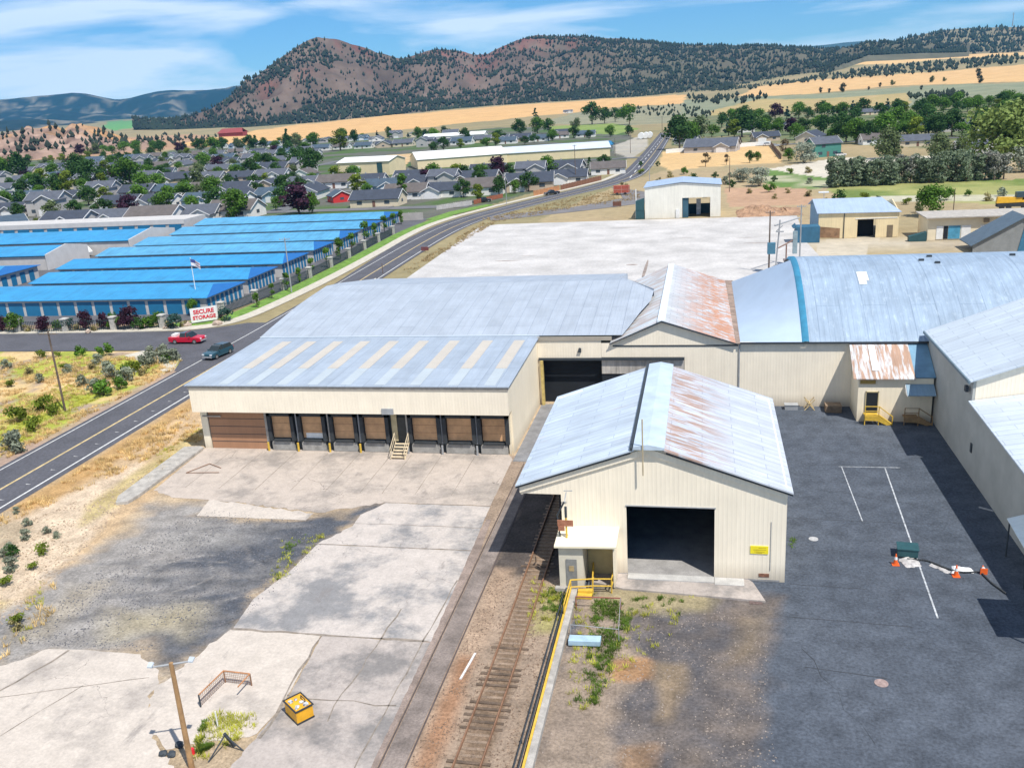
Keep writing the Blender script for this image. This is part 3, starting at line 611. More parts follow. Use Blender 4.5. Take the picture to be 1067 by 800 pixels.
# juniper belts that follow the fields on the right and the foot of the butte (too many and too small to count)
def belt(poly,n,h,seed):
    rg=np.random.default_rng(seed); xs=[p[0] for p in poly]; ys=[p[1] for p in poly]; k=0; tries=0
    while k<n and tries<n*30:
        tries+=1
        px=rg.uniform(min(xs),max(xs)); py=rg.uniform(min(ys),max(ys))
        if not inpoly(np.array([px]),np.array([py]),poly)[0]: continue
        x,y,z=hit(px,py); hh=h*rg.uniform(.6,1.3); s=hh*rg.uniform(.3,.5); i0=len(FOREST_V); tw=rg.random()*6
        FOREST_V.append((x,y,z+hh))
        for q in range(5): an=tw+q*1.2566; rr=s*rg.uniform(.7,1.2); FOREST_V.append((x+rr*math.cos(an),y+rr*math.sin(an),z+hh*rg.uniform(.25,.55)))
        FOREST_V.append((x,y,z-.3))
        for q in range(5): FOREST_F.append((i0,i0+1+q,i0+1+(q+1)%5)); FOREST_F.append((i0+6,i0+1+(q+1)%5,i0+1+q))
        k+=1
belt([(770,96),(862,79),(900,72),(1000,64),(1067,57),(1120,52),(1120,60),(1067,66),(1000,73),(930,80),(862,84),(790,92)],430,11,21)
belt([(716,101),(800,100),(803,105),(760,110),(720,108)],70,9,22)
belt([(946,100),(1000,96),(1010,101),(950,104)],60,6,23)
belt([(655,113),(712,110),(745,118),(735,124),(660,120)],80,5,24)
belt([(170,140),(235,143),(200,150),(150,152)],60,7,25)
belt([(100,148),(160,146),(170,152),(110,156)],40,7,26)
fm=bpy.data.meshes.new('juniper_woods'); fm.from_pydata(FOREST_V,[],FOREST_F); fm.update()
fm.materials.append(M('juniper_foliage',(.022,.034,.020),.95,.45,.02))
fo=bpy.data.objects.new('juniper_woods',fm); COL.objects.link(fo); tag(fo,'dark juniper woodland dotted over the butte and the far ridges','woodland',kind='stuff')
# ================================================================== THE SITE BUILDINGS
CREAM=Mribs('cream_ribbed',(.87,.775,.62),.30,'xy',.6,0,.04,.035,.28,dirt=.5)
CREAM2=Mribs('cream_side',(.86,.765,.59),.45,'xy',.6,0,.04,.03,.2,dirt=.4)
DARKIN=M('dark_interior',(.010,.014,.020),.95,.2,.5)  # near-black colour stands in for the shade inside doorways and the shed
TRIM=M('dark_trim',(.035,.045,.055),.7,.1,2.); BROWN=M('brown_door',(.36,.19,.10),.75,.15,1.2); BROWN2=M('tan_door',(.56,.33,.17),.75,.15,1.2)
BLACKR=M('dock_seal',(.03,.035,.04),.8,.2,3.); CONCW=M('dock_concrete',(.30,.29,.27),.9,.2,1.5,grain=.15); CONCL=M('pale_kerb_concrete',(.38,.355,.32),.9,.22,1.5,grain=.2)
YELL=M('safety_yellow',(.62,.40,.05),.6,.15,3.); WHITEP=M('white_paint',(.72,.72,.70),.6,.08,2.); GREYP=M('grey_paint',(.32,.33,.34),.6,.1,2.)
GALV=Mribs('galvanised_roof',(.36,.405,.465),.40,'x',.55,.0,.07,.05,.35,panel=(1.75,6.0,.05))
GALVR=Mribs('galvanised_roof_front',(.335,.39,.46),.40,'x',.55,.0,.07,.05,.35,panel=(1.9,3.6,.05))
# --- dock warehouse
t=thing('dock_warehouse','long cream warehouse with grey metal roof and row of brown loading dock doors','warehouse',(-34,88,0))
mb=MB(); mb.box(-51.35,-51.15,80.5,135,0,7.2)                       # west wall
mb.poly([(-18,79.0,4.55),(-18,79.0,7.35),(-18,96,7.7),(-18,96,0),(-18,80.5,0),(-18,80.5,4.55)]); 
mb2=MB(); mb2.prism([(-18.0,79.02,4.55),(-18.0,79.02,7.33),(-18.0,95.9,7.72),(-18.0,95.9,0),(-18.0,80.5,0),(-18.0,80.5,4.55)],(-.2,0,0)); mb2.box(-51.2,-51.0,80.6,135,0,7.3)
mb2.box(-51.25,-50.5,80.3,80.9,0,4.5); mb2.box(-18.45,-18.203,80.3,80.9,0,4.5)
obj('wall',mb2,CREAM2,t)
mb=MB(); w=obj('fascia',MB().box(-51.25,-17.98,78.98,79.12,4.5,7.32),CREAM,t)
obj('fascia_soffit',MB().box(-51.2,-18.21,79.13,80.45,4.45,4.55),TRIM,t)
obj('fascia_lip',MB().box(-51.35,-17.9,78.90,78.975,7.0,7.30),M('fascia_lip',(.33,.30,.26),.8,.2,2.),t)
mb=MB(); mb.slab([(-51.6,78.8,7.42),(-17.8,78.8,7.42),(-17.8,96.1,7.80),(-51.6,96.1,7.80)],.09)
rf=obj('front_roof',mb,GALVR,t)
SKY1=M('skylight_tan',(.50,.455,.39),.5,.05,.4,grain=.04); SKY2=M('skylight_pale',(.42,.47,.50),.5,.05,.4)
for i,x in enumerate((-48.0,-44.9,-41.6,-38.3,-34.85,-31.3,-27.7,-23.9,-20.3)):
    zf=lambda y:7.42+(y-78.8)*.38/17.3
    obj('roof_skylight',MB().slab([(x-.02,84.4,zf(84.4)+.03),(x+1.15,84.4,zf(84.4)+.03),(x+1.15,94.4,zf(94.4)+.03),(x-.02,94.4,zf(94.4)+.03)],.025),SKY1,rf)
    obj('roof_skylight',MB().slab([(x,79.2,zf(79.2)+.02),(x+1.1,79.2,zf(79.2)+.02),(x+1.1,84.38,zf(84.38)+.02),(x,84.38,zf(84.38)+.02)],.015),SKY2,rf)
prof_=[(96.05,7.86),(99,8.28),(103,8.75),(107,9.2),(111,9.6),(116,10.0)]
P=[[(-51.7,y,z),(-30,y,z),(-18,y,z),(-9.3,y,z)] for y,z in prof_[:-2]]+[[(-51.5,111,9.6),(-30,111,9.6),(-18,111,9.6),(-8.2,111,9.6)],[(-51.2,116,10.),(-30,116,10),(-18,116,10),(-9.3,116,10.)],[(-51.2,121,9.4),(-30,121,9.4),(-18,121,9.4),(-11,121,9.4)],[(-51,134,7.4),(-30,134,7.4),(-18,134,7.4),(-11,134,7.4)]]
P=[[(a if k<3 else min(-4.6,[-8.6,-7.9,-7.1,-6.1,-5.9,-9.2,-11,-11][i]),b,c_) for k,(a,b,c_) in enumerate(row)] for i,row in enumerate(P)]
mb=MB(); mb.grid(P); o=obj('main_roof',mb,GALV,t)
mb=MB(); mb.poly([(-9.2,116,10),(-5.9,111,9.82),(-5.9,111,6),(-9.2,116,6)]); mb.poly([(-9.2,116,10),(-9.2,116,6),(-11,134,5),(-11,134,7.4),(-11,121,9.4)]); obj('gable_flashing',mb,GALV,t)
obj('gutter',MB().box(-51.7,-17.9,96.08,96.2,7.80,7.93),M('gutter_pale',(.60,.66,.70),.4,.05,1.),t)
# recessed wall over the yard door
mb=MB(); mb.box(-17.98,-10.9,95.5,95.7,5.3,7.68); mb.box(-17.98,-17.7,95.4,95.72,0,5.3); obj('recessed_wall',mb,CREAM,t)
obj('recessed_fascia',MB().box(-18.0,-9.7,95.38,95.49,7.45,7.86),M('fascia_drab',(.36,.32,.26),.8,.1,1.),t)  # fascia band in a darker tan than the wall below
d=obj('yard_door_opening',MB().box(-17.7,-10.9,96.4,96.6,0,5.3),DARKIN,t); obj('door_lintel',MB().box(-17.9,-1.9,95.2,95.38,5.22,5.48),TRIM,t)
obj('door_jamb',MB().box(-17.68,-17.4,95.0,95.5,0,5.2),M('mustard_paint',(.52,.40,.14),.7,.2,2.),t)
obj('wall_lamp',MB().prism([(-13.5,95.3,6.1),(-13.1,95.3,6.1),(-13.1,95.3,6.55),(-13.35,95.3,6.6)],(0,.2,0)),TRIM,t)
# docks
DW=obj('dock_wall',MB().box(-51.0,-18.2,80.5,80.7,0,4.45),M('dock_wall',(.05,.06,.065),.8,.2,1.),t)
bd=obj('garage_door',MB().box(-50.4,-44.1,80.38,80.49,0,4.15),Mribs('brown_garage',(.38,.20,.11),.01,'x',.7,0,.1,.05,.0),t)
mb=MB()
for z in (.8,1.6,2.45,3.3): mb.box(-50.4,-44.1,80.35,80.379,z,z+.04)
obj('door_groove',mb,TRIM,bd); obj('door_frame',MB().box(-44.08,-43.85,80.3,80.48,0,4.3),CONCL,t)
sg=obj('clearance_bar',MB().box(-51.0,-48.9,80.18,80.3,3.55,3.68),CONCL,t)
for i,(a,b) in enumerate(((-43.25,-41.2),(-39.95,-37.75),(-36.5,-34.35),(-33.2,-31.0),(-28.15,-25.65),(-24.6,-22.1),(-21.05,-18.75))):
    dk=obj('dock_door',MB().box(a,b,80.36,80.47,1.35,3.75),BROWN2,t)
    obj('door_groove',MB().box(a,b,80.34,80.358,2.1,2.13).box(a,b,80.34,80.358,2.9,2.93),BROWN,dk)
    if i==1: obj('door_patch',MB().box(a+.3,b,80.33,80.355,1.35,1.9),WHITEP,dk)
    mb=MB(); mb.box(a-.42,a-.04,80.0,80.49,1.1,4.1).box(b+.04,b+.42,80.0,80.49,1.1,4.1).box(a-.42,b+.42,80.0,80.49,3.78,4.12); obj('dock_seal',mb,BLACKR,t)
    obj('dock_plate',MB().box(a+.1,b-.1,79.95,80.34,1.05,1.22),BLACKR,t)
    obj('dock_bumper',MB().box(a-.2,b+.2,80.12,80.34,.05,.98),CONCW,t)
    mb=MB(); mb.tube((a-.55,79.9,0),(a-.55,79.9,.95),.11); obj('bollard',mb,YELL if i in(0,1,2,3) else GREYP,t)
    obj('jamb_post',MB().box(a-.66,a-.5,80.2,80.36,1.0,4.3),CONCL if i in (0,2,4) else GREYP,t)
pd=obj('pedestrian_door',MB().box(-29.75,-28.8,80.36,80.49,1.2,3.7),M('dark_door',(.05,.05,.045),.8,.2,2.),t); obj('door_frame',MB().box(-30.35,-29.77,80.30,80.48,1.2,4.4),M('cream_trim',(.50,.42,.25),.8,.1,2.),t)
obj('wall_vent',MB().box(-30.7,-29.5,78.86,78.975,4.5,5.1),GREYP,t)
st=thing('dock_stairs','pale metal stairs with two handrails up to the dock side door','stairs',(-29.3,79.5,0))
WOOD=M('pale_wood',(.58,.48,.33),.85,.15,2.)
for k in range(5): obj('step',MB().box(-30,-28.6,78.35+k*.33,78.65+k*.33,.18+k*.22,.24+k*.22),WOOD,st)
for x in (-30.02,-28.6): obj('stringer',MB().prism([(x,78.2,0),(x,78.45,0),(x,80.15,1.15),(x,79.95,1.2)],(.05,0,0)),WOOD,st); mb=MB().tube((x,78.3,.1),(x,78.3,1.1),.035).tube((x,80.0,1.2),(x,80.0,2.2),.035).tube((x,78.3,1.1),(x,80.0,2.2),.04).tube((x,78.3,.6),(x,80,1.7),.03); obj('handrail',mb,WOOD,st)
# ramp between warehouse and recessed door
struct('yard_ramp',MB().prism([(-17.8,78.5,0.0),(-10.5,78.5,0),(-10.5,95.4,0),(-17.8,95.4,0)],(0,0,.03)),M('ramp_asphalt',(.20,.20,.205),.9,.2,.8,grain=.2))
# --- rusty gabled warehouse (behind)
RUSTR=Mribs('rusty_galvanised',(.49,.505,.52),.40,'y',.5,0,.08,.10,.35,panel=(.9,1.4,.07),rust=((.48,.20,.08),(.9,1.6,.9),.415),rustw=.85,fade=(0,3.3,7.0))
RUSTL=Mribs('rusty_galvanised_left',(.56,.62,.66),.40,'y',.5,0,.08,.10,.35,rust=((.40,.25,.17),(.4,1.6,.4),.42),rustw=.6)
t=thing('gabled_warehouse','cream gabled warehouse with rust streaked metal roof behind the railway shed','warehouse',(-3,96,0))
mb=MB().prism([(-9.9,95.5,0),(3.75,95.5,0),(3.75,95.5,6.95),(-4.35,95.5,9.4),(-9.9,95.5,6.95)],(0,.2,0)); mb.v=[v for v in mb.v]; 
mb=MB().prism([(-10.88,95.5,5.5),(-1.9,95.5,5.5),(-1.9,95.5,0),(3.82,95.5,0),(3.82,95.5,6.9),(-4.35,95.5,9.35),(-9.7,95.5,7.1),(-10.88,95.5,7.1)],(0,.2,0)); obj('front_wall',mb,CREAM,t)
obj('wall_joint',MB().box(-9.6,3.7,95.44,95.497,6.72,6.86),TRIM,t); obj('downpipe',MB().tube((3.85,95.42,0),(3.85,95.42,7),.08),GREYP,t)
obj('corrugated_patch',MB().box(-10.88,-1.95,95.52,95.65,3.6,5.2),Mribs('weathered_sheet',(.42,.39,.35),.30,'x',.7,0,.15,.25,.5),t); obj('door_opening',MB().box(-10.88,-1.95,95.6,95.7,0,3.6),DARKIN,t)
mb=MB(); mb.slab([(-4.3,95.2,9.62),(3.55,95.2,7.05),(3.2,129,7.05),(-4.3,129,9.62)],.12); obj('right_roof',mb,RUSTR,t)
mb=MB(); mb.slab([(-9.9,95.2,7.12),(-4.3,95.2,9.62),(-4.3,129,9.62),(-10.3,129,6.95)],.12); obj('left_roof',mb,RUSTL,t)
mb=MB().box(-4.75,-3.95,95.15,129,9.45,9.66); obj('ridge_cap',mb,M('ridge_cap',(.70,.76,.80),.4,.08,1.),t)
mb=MB().prism([(-9.95,95.1,7.0),(-9.95,95.1,7.12),(-4.3,95.1,9.64),(3.6,95.1,7.07),(3.6,95.1,6.93),(-4.3,95.1,9.45)],(0,.08,0)); obj('gable_trim',mb,TRIM,t)
mb=MB(); r_=random.Random(5); row0=[];row1=[]
for k in range(35): y=95.2+k; row0.append((3.0-.01*k,y,7.12)); row1.append((4.05+r_.uniform(-.12,.18),y,7.02))
mb.grid([row0,row1]); obj('valley_gutter',mb,M('rusty_brown',(.27,.20,.16),.9,.3,1.,grain=.3),t)
# --- arched warehouse with the curved transition roof
t=thing('arched_warehouse','cream warehouse under a curved blue-grey metal roof with skylight patches','warehouse',(20,96,0))
arc=[]; zr,yr=13.0,111.5
for k in range(15): a=k/14; yy=95.2+(yr-95.2)*a; zz=7.2+(zr-7.2)*math.sin(a*math.pi/2)**.93; arc.append((yy,zz))
arcb=arc+[(yr+(yr-y),z) for y,z in arc[::-1][1:]]
GALB=Mribs('blue_grey_roof',(.29,.37,.465),.50,'x',.42,.0,.10,.10,.6,panel=(2.4,50,.0),rust=((.58,.68,.76),(2.6,.9,.9),.55),rustw=.28)
mb=MB(); mb.grid([[(10.9,y,z) ,(30,y,z),(75,y,z)] for y,z in arcb]); obj('curved_roof',mb,GALB,t,smooth=True)
mb=MB(); mb.grid([[(10.15,y,z-.25),(10.4,y,z+.05),(10.9,y,z+.06)] for y,z in arcb]); obj('roof_edge_band',mb,M('blue_band',(.04,.22,.36),.5,.15,1.),t,smooth=True)
sd=MB(); rows=[]
for k,(y,z) in enumerate(arc):
    a=k/14; y0=95.2+a*33; row=[]
    for q in range(9): s=q/8; row.append((3.95+(10.2-3.95)*s, y0*(1-s)+y*s, 7.05*(1-s)+(z-.1)*s if True else 0))
    rows.append(row)
sd.grid(rows); obj('sloping_roof',sd,M('smooth_roof',(.43,.53,.66),.38,.05,.4),t,smooth=True)
mb=MB().box(3.9,15.0,95.5,95.7,0,7.1).box(15,75,95.5,95.7,0,7.15); obj('front_wall',mb,CREAM,t)
obj('eave_trim',MB().box(3.9,75,95.1,95.2,7.0,7.2),TRIM,t)
mb=MB(); mb.prism([(75,y,z-.1) for y,z in arcb]+[(75,arcb[-1][0],0),(75,95.6,0)],(-.2,0,0)); obj('end_wall',mb,CREAM2,t)
def arc_z(y): return float(np.interp(y,[a[0] for a in arc],[a[1] for a in arc]))
mb=MB(); mb.grid([[(16.9,y,arc_z(y)+.05),(18.0,y,arc_z(y)+.05)] for y in (104.2,105.2,106.2)]); mb.grid([[(16.9,y,arc_z(y)+.05),(17.7,y,arc_z(y)+.05)] for y in (103.5,104.2)]); obj('skylight_patch',mb,WHITEP,t)
for x,y in ((25.3,110.9),(24.1,109.2),(25.6,108.2),(34,110.6)): obj('roof_vent',MB().box(x,x+.55,y,y+.3,arc_z(y),arc_z(y)+.22),TRIM,t)
# --- lean-to office
t=thing('lean_to_office','cream lean-to with rust striped roof and open door against the arched warehouse','lean-to',(17.5,92,0))
mb=MB().prism([(15.3,91.0,0),(22.3,91.0,0),(22.3,91.0,4.55),(15.3,91.0,4.55)],(0,.15,0)); mb.prism([(15.3,91.15,0),(15.3,91.15,4.6),(15.3,95.45,6.8),(15.3,95.45,0)],(.15,0,0)); obj('wall',mb,CREAM2,t)
RUSTS=Mribs('rust_striped_roof',(.56,.585,.61),.42,'x',.6,0,.12,.12,.5,rust=((.36,.19,.10),(2.6,.35,.4),.43),rustw=.85)
mb=MB().slab([(14.75,90.6,4.62),(20.55,90.6,4.62),(20.55,95.35,7.0),(14.9,95.35,7.0)],.08); rf=obj('roof',mb,RUSTS,t)
obj('roof_skylight',MB().slab([(16.65,91.6,5.19),(17.3,91.6,5.19),(17.3,95,6.9),(16.65,95,6.9)],.02),WHITEP,rf)
mb=MB().slab([(20.56,90.9,4.7),(22.45,90.9,4.7),(22.45,95.4,6.95),(20.56,95.4,6.95)],.08); obj('side_roof',mb,M('blue_roof',(.16,.30,.42),.6,.15,.8),t)
dr=obj('doorway',MB().box(16.1,17.2,90.93,90.99,.9,3.1),DARKIN,t); obj('door_frame',MB().box(16.02,16.1,90.9,90.99,.9,3.2).box(17.2,17.28,90.9,90.99,.9,3.2).box(16.02,17.28,90.9,90.99,3.1,3.2),M('cream_trim',(.6,.5,.35),.8),dr)
obj('name_board',MB().box(15.45,16.9,90.9,90.97,4.0,4.38),M('ochre_board',(.42,.28,.08),.8,.2,2.),t)
aw=thing('entrance_awning','small blue-grey awning on the wall beside the lean-to','awning',(20.7,90.9,3))
obj('awning_sheet',MB().slab([(19.7,89.6,3.25),(22.3,89.6,3.25),(22.3,90.9,4.0),(19.7,90.9,4.0)],.08),Mribs('awning_blue',(.22,.33,.42),.25,'x',.6),aw); obj('awning_cheek',MB().prism([(19.7,89.6,3.15),(19.7,90.9,3.15),(19.7,90.9,3.95)],(-.06,0,0)),WHITEP,aw)
def yellow_stairs(name,label,x0,x1,y,h,mat):
    t=thing(name,label,'stairs',((x0+x1)/2,y,0)); 
    obj('landing',MB().box(x0,x0+1.3,y-1.1,y-.02,h-.08,h),mat,t); mb=MB()
    for k in range(4): mb.box(x0+1.3+k*.3,x0+1.6+k*.3,y-1.05,y-.1,h-.25-k*.22,h-.2-k*.22)
    obj('steps',mb,mat,t)
    for yy in (y-1.08,):
        mb=MB().tube((x0,yy,0),(x0,yy,h+1),.05).tube((x0+1.3,yy,0),(x0+1.3,yy,h+1),.05).tube((x0,yy,h+1),(x0+1.3,yy,h+1),.04).tube((x0,yy,h+.5),(x0+1.3,yy,h+.5),.04).tube((x0+1.3,yy,h+1),(x0+2.6,yy,.9),.05).tube((x0+2.6,yy,0),(x0+2.6,yy,.95),.05).tube((x0+1.3,yy,h+.1),(x0+2.6,yy,.1),.09); obj('handrail',mb,mat,t)
    obj('side_board',MB().prism([(x0,y-1.12,h-.45),(x0,y-1.12,h+.05),(x0+1.2,y-1.12,h+.05),(x0+2.6,y-1.12,.1),(x0+2.1,y-1.12,.0),(x0+1.2,y-1.12,h-.5)],(0,-.03,0)),mat,t)
    return t
yellow_stairs('entrance_stairs','yellow wooden stairs below the open door of the lean-to',15.9,17.2,91,.95,YELL)
yellow_stairs('entrance_stairs','brown wooden stairs in shadow under the blue awning',19.6,22,91,.8,M('brown_wood',(.30,.19,.09),.8,.2,2.))
# --- side warehouse (right edge)
t=thing('side_warehouse','cream and grey side warehouse with pale metal roofs along the asphalt yard','warehouse',(26,80,0))
mb=MB(); pk=32.0
mb.prism([(22.5,95.0,0),(22.5,95.0,8.2),(22.5,79.0,8.1),(22.5,79.0,0)],(.2,0,0)); mb.prism([(22.5,78.98,6.3),(22.5,55,5.5),(22.5,55,0),(22.5,78.98,0)],(.2,0,0)); obj('long_wall',mb,M('pale_plaster',(.40,.40,.37),.85,.1,.4),t)
mb=MB().prism([(22.72,79.0,0),(41.5,79.0,0),(41.5,79.0,8.1),(pk,79.0,11.6),(22.72,79.0,8.15)],(0,.2,0)); obj('gable_wall',mb,CREAM,t)
ROOFW=Mribs('pale_roof',(.50,.56,.62),.40,'y',.45,0,.06,.06,.3,panel=(.9,3.2,.05))
mb=MB().slab([(22.15,78.6,8.18),(pk,78.6,11.85),(pk,95.6,11.85),(22.15,95.6,8.18)],.12); obj('left_roof',mb,ROOFW,t)
mb=MB().slab([(pk,78.6,11.84),(41.9,78.6,8.18),(41.9,95.6,8.18),(pk,95.6,11.84)],.12); obj('right_roof',mb,ROOFW,t)
mb=MB().slab([(22.2,54.5,5.6),(41.5,54.5,8.6),(41.5,78.9,9.2),(22.2,78.9,6.35)],.12); obj('lower_roof',mb,ROOFW,t)
obj('eave_trim',MB().box(22.0,22.14,78.6,95.6,7.95,8.2),M('slate_trim',(.14,.20,.24),.6),t)
obj('rooftop_duct',MB().prism([(22.35,79.6,6.9),(22.1,79.6,6.9),(22.1,79.6,7.4),(22.35,79.6,7.4)],(0,.5,0)),TRIM,t)
obj('louvre',MB().box(22.42,22.49,77.6,78.0,2.1,2.9),TRIM,t)
t=thing('corrugated_porch','white corrugated porch roof on the grey side wall','porch',(21.8,60,0))
obj('porch_roof',MB().slab([(20.9,58.2,2.75),(22.48,58.2,3.2),(22.48,63.4,3.3),(21.1,63.4,2.85)],.06),Mribs('porch_sheet',(.72,.78,.78),.45,'y',.5,0,.05,.05,.8),t); obj('post',MB().tube((21,58.6,0),(21,58.6,2.75),.06),TRIM,t); obj('post',MB().tube((21.2,63.1,0),(21.2,63.1,2.85),.06),TRIM,t)
t=thing('corrugated_porch','grey flat canopy on the side wall near the bottom corner of the yard','porch',(21.5,52,0)); obj('porch_roof',MB().box(20.0,23.5,50.6,55.0,4.9,5.05),ROOFW,t); obj('post',MB().tube((20.3,51,0),(20.3,51,4.9),.07),TRIM,t)
# --- railway shed (centre)
t=thing('railway_shed','cream gabled shed with weathered roof and large open door beside the rails','shed',(-3.5,60,0))
XL,XR,YF,YB,PKX,PKZ=-12.75,5.65,58.0,76.5,-3.7,10.1
mb=MB(); zt=lambda x:(7.15+(PKZ-7.15)*(x-XL)/(PKX-XL)) if x<PKX else (7.15+(PKZ-7.15)*(XR-x)/(XR-PKX))
def panel(pts): mb.prism([(x,YF,z-(.12 if z>6 else 0)) for x,z in pts],(0,.18,0))
panel([(XL,6.3),(-9.8,6.3),(-9.8,zt(-9.8)),(XL,zt(XL))]); panel([(-9.8,0),(-5.2,0),(-5.2,zt(-5.2)),(-9.8,zt(-9.8))]); panel([(-5.2,5.45),(.87,5.45),(.87,zt(.87)),(PKX,PKZ),(-5.2,zt(-5.2))]); panel([(.87,0),(XR,0),(XR,zt(XR)),(.87,zt(.87))])
mb.prism([(XR,YF+.18,0),(XR,YF+.18,7.1),(XR,YB,7.1),(XR,YB,0)],(-.18,0,0)); mb.box(XL,XL+.18,YF+.18,YB,6.0,7.05)
mb.prism([(XL,YB,0),(XR,YB,0),(XR,YB,7.1),(PKX,YB,PKZ-.05),(XL,YB,7.1)],(0,.18,0)); obj('wall',mb,CREAM,t)
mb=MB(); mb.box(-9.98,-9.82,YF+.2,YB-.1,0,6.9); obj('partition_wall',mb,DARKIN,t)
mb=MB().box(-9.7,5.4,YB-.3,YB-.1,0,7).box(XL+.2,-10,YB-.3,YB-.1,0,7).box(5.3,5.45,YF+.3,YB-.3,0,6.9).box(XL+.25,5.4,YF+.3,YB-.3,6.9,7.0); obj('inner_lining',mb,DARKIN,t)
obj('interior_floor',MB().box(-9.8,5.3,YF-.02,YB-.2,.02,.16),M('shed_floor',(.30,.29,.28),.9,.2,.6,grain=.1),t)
obj('interior_lamp',MB().box(-3.6,-2.9,66,66.15,3.4,3.55),WHITEP,t)
SHL=Mribs('shed_roof_left',(.50,.57,.65),.75,'y',.45,0,.10,.12,.25,panel=(.85,4.2,.12),rust=((.60,.40,.32),(.22,2.2,.4),.62),rustw=.55)
SHR=Mribs('shed_roof_right',(.50,.53,.58),.75,'y',.45,0,.08,.08,.25,panel=(.85,4.4,.07),rust=((.38,.21,.125),(.42,2.5,.4),.45),rustw=.85,fade=(0,-1.8,4.2))
mb=MB().slab([(-12.98,57.6,6.98),(-4.55,57.6,9.88),(-4.55,77.4,9.88),(-12.98,77.4,6.98)],.12); obj('left_roof',mb,SHL,t)
mb=MB().slab([(-2.55,57.6,9.88),(6.0,57.6,6.95),(6.0,77.4,6.95),(-2.55,77.4,9.88)],.12); obj('right_roof',mb,SHR,t)
mb=MB().prism([(-4.65,57.55,9.86),(-4.6,57.55,10.06),(-3.6,57.55,10.24),(-2.5,57.55,10.02),(-2.5,57.55,9.86)],(0,20,0)); obj('ridge_cap',mb,M('ridge_cap_pale',(.48,.57,.66),.4,.12,.6),t)
obj('ridge_dark_strip',MB().box(-4.85,-4.66,57.58,77.5,9.76,9.99),TRIM,t)  # dark strip along the left edge of the ridge cap
mb=MB().prism([(-13.0,56.92,6.98),(-13.0,56.92,6.75),(PKX,56.92,9.98),(5.98,56.92,6.75),(5.98,56.92,6.98),(PKX,56.92,10.2)],(0,.06,0)) 
mb=MB().prism([(-13.0,57.7,6.85),(-13.0,57.7,6.68),(-4.8,57.7,9.5),(-4.8,57.7,9.72)],(0,.08,0)).prism([(6.0,57.7,6.84),(6.0,57.7,6.66),(-2.4,57.7,9.5),(-2.4,57.7,9.72)],(0,.08,0)); obj('barge_trim',mb,TRIM,t)
mb=MB().prism([(-12.75,57.86,6.3),(-12.75,57.86,6.86),(PKX,57.86,9.86),(5.65,57.86,6.86),(5.65,57.86,6.4),(PKX,57.86,9.4)],(0,.13,0)); obj('overhang',mb,CREAM,t)
obj('vent_pipe',MB().tube((-3.95,57.5,8.0),(-3.95,57.5,12.1),.05),M('tan_pipe',(.45,.37,.24),.7),t)
obj('conduit',MB().tube((4.65,YF-.03,.9),(4.65,YF-.03,4.6),.02),GREYP,t); obj('door_rail',MB().box(-5.25,.95,YF-.06,YF-.005,5.45,5.53),GREYP,t)
sg=obj('yellow_notice',MB().box(3.3,4.5,YF-.05,YF-.01,2.15,2.75),M('notice_yellow',(.85,.70,.02),.6,.05,2.),t)
mb=MB()
for z,a,b in ((2.58,3.85,4.35),(2.44,3.5,4.35),(2.30,3.55,4.25),(2.22,3.7,4.1)): mb.box(a,b,YF-.056,YF-.051,z,z+.035)
obj('notice_lines',mb,M('notice_ink',(.40,.28,.02),.8),sg)
obj('rust_mark',MB().box(3.9,4.6,YF-.03,YF-.003,.35,.62),M('rust_mark',(.22,.10,.06),.9,.4,6.),t)
mb=MB().box(-9.75,-5.4,YF-.03,YF-.003,0,.0)
# guard room on its left front
t=thing('guard_room','small cream guard room with flat roof and grey door at the shed corner','guard room',(-9,56.6,0))
mb=MB().box(-9.75,-8.05,55.6,57.98,.25,3.35); obj('wall',mb,M('cream_block',(.62,.57,.46),.8,.08,1.),t)
obj('roof',MB().slab([(-10.0,55.3,3.5),(-5.7,55.3,3.62),(-5.7,57.98,3.85),(-10.0,57.98,3.75)],.14),M('cream_roof',(.80,.73,.55),.6,.06,.8),t)
d=obj('door',MB().box(-9.25,-8.5,55.54,55.59,.3,2.4),M('grey_door',(.22,.22,.21),.7,.15,3.),t); obj('door_window',MB().box(-9.05,-8.7,55.51,55.535,1.5,1.9),M('brown_glass',(.40,.30,.16),.4),d)
obj('plinth',MB().box(-10.05,-7.9,55.2,55.59,0,.28),CONCL,t); obj('side_screen',MB().box(-6.0,-5.9,55.9,57.97,.15,3.4),CREAM2,t); obj('back_board',MB().box(-8.0,-6.02,57.8,57.96,.15,3.4),M('yellowed_board',(.55,.44,.22),.8,.1,1.),t)
t=thing('signal_post','yellow post with red-brown sign box and lamp arm on the guard room roof','post',(-9.3,56.6,3.7))
obj('post',MB().tube((-9.25,56.4,3.6),(-9.25,56.4,5.2),.07),YELL,t); obj('pipe',MB().tube((-9.25,56.4,5.2),(-9.25,56.4,6.0),.09).tube((-9.9,56.6,5.2),(-9.35,56.5,6.3),.06).tube((-9.75,56.6,3.6),(-9.9,56.6,5.3),.05),TRIM,t)
obj('sign_box',MB().box(-9.85,-8.75,56.30,56.36,4.55,5.0).box(-9.8,-9.35,56.25,56.3,4.2,4.55),M('red_brown',(.34,.14,.08),.7,.2,4.),t); obj('lamp_arm',MB().tube((-9.5,57.5,6.7),(-8.9,57.5,6.72),.04).tube((-9.35,56.6,6.2),(-9.3,57.3,6.7),.04),GREYP,t)
struct('loading_slab',MB().prism([(-7.6,56.6,0),(-5.4,55.9,0),(4.2,55.2,0),(3.5,57.6,0),(3.2,57.96,0),(-9.7,57.96,0)],(0,0,.13)),CC)
struct('door_threshold',MB().box(-5.15,.87,57.2,57.97,.13,.2).box(.9,2.9,57.0,57.97,0,.17),M('pale_slab',(.44,.43,.41),.9,.15,1.,grain=.1))
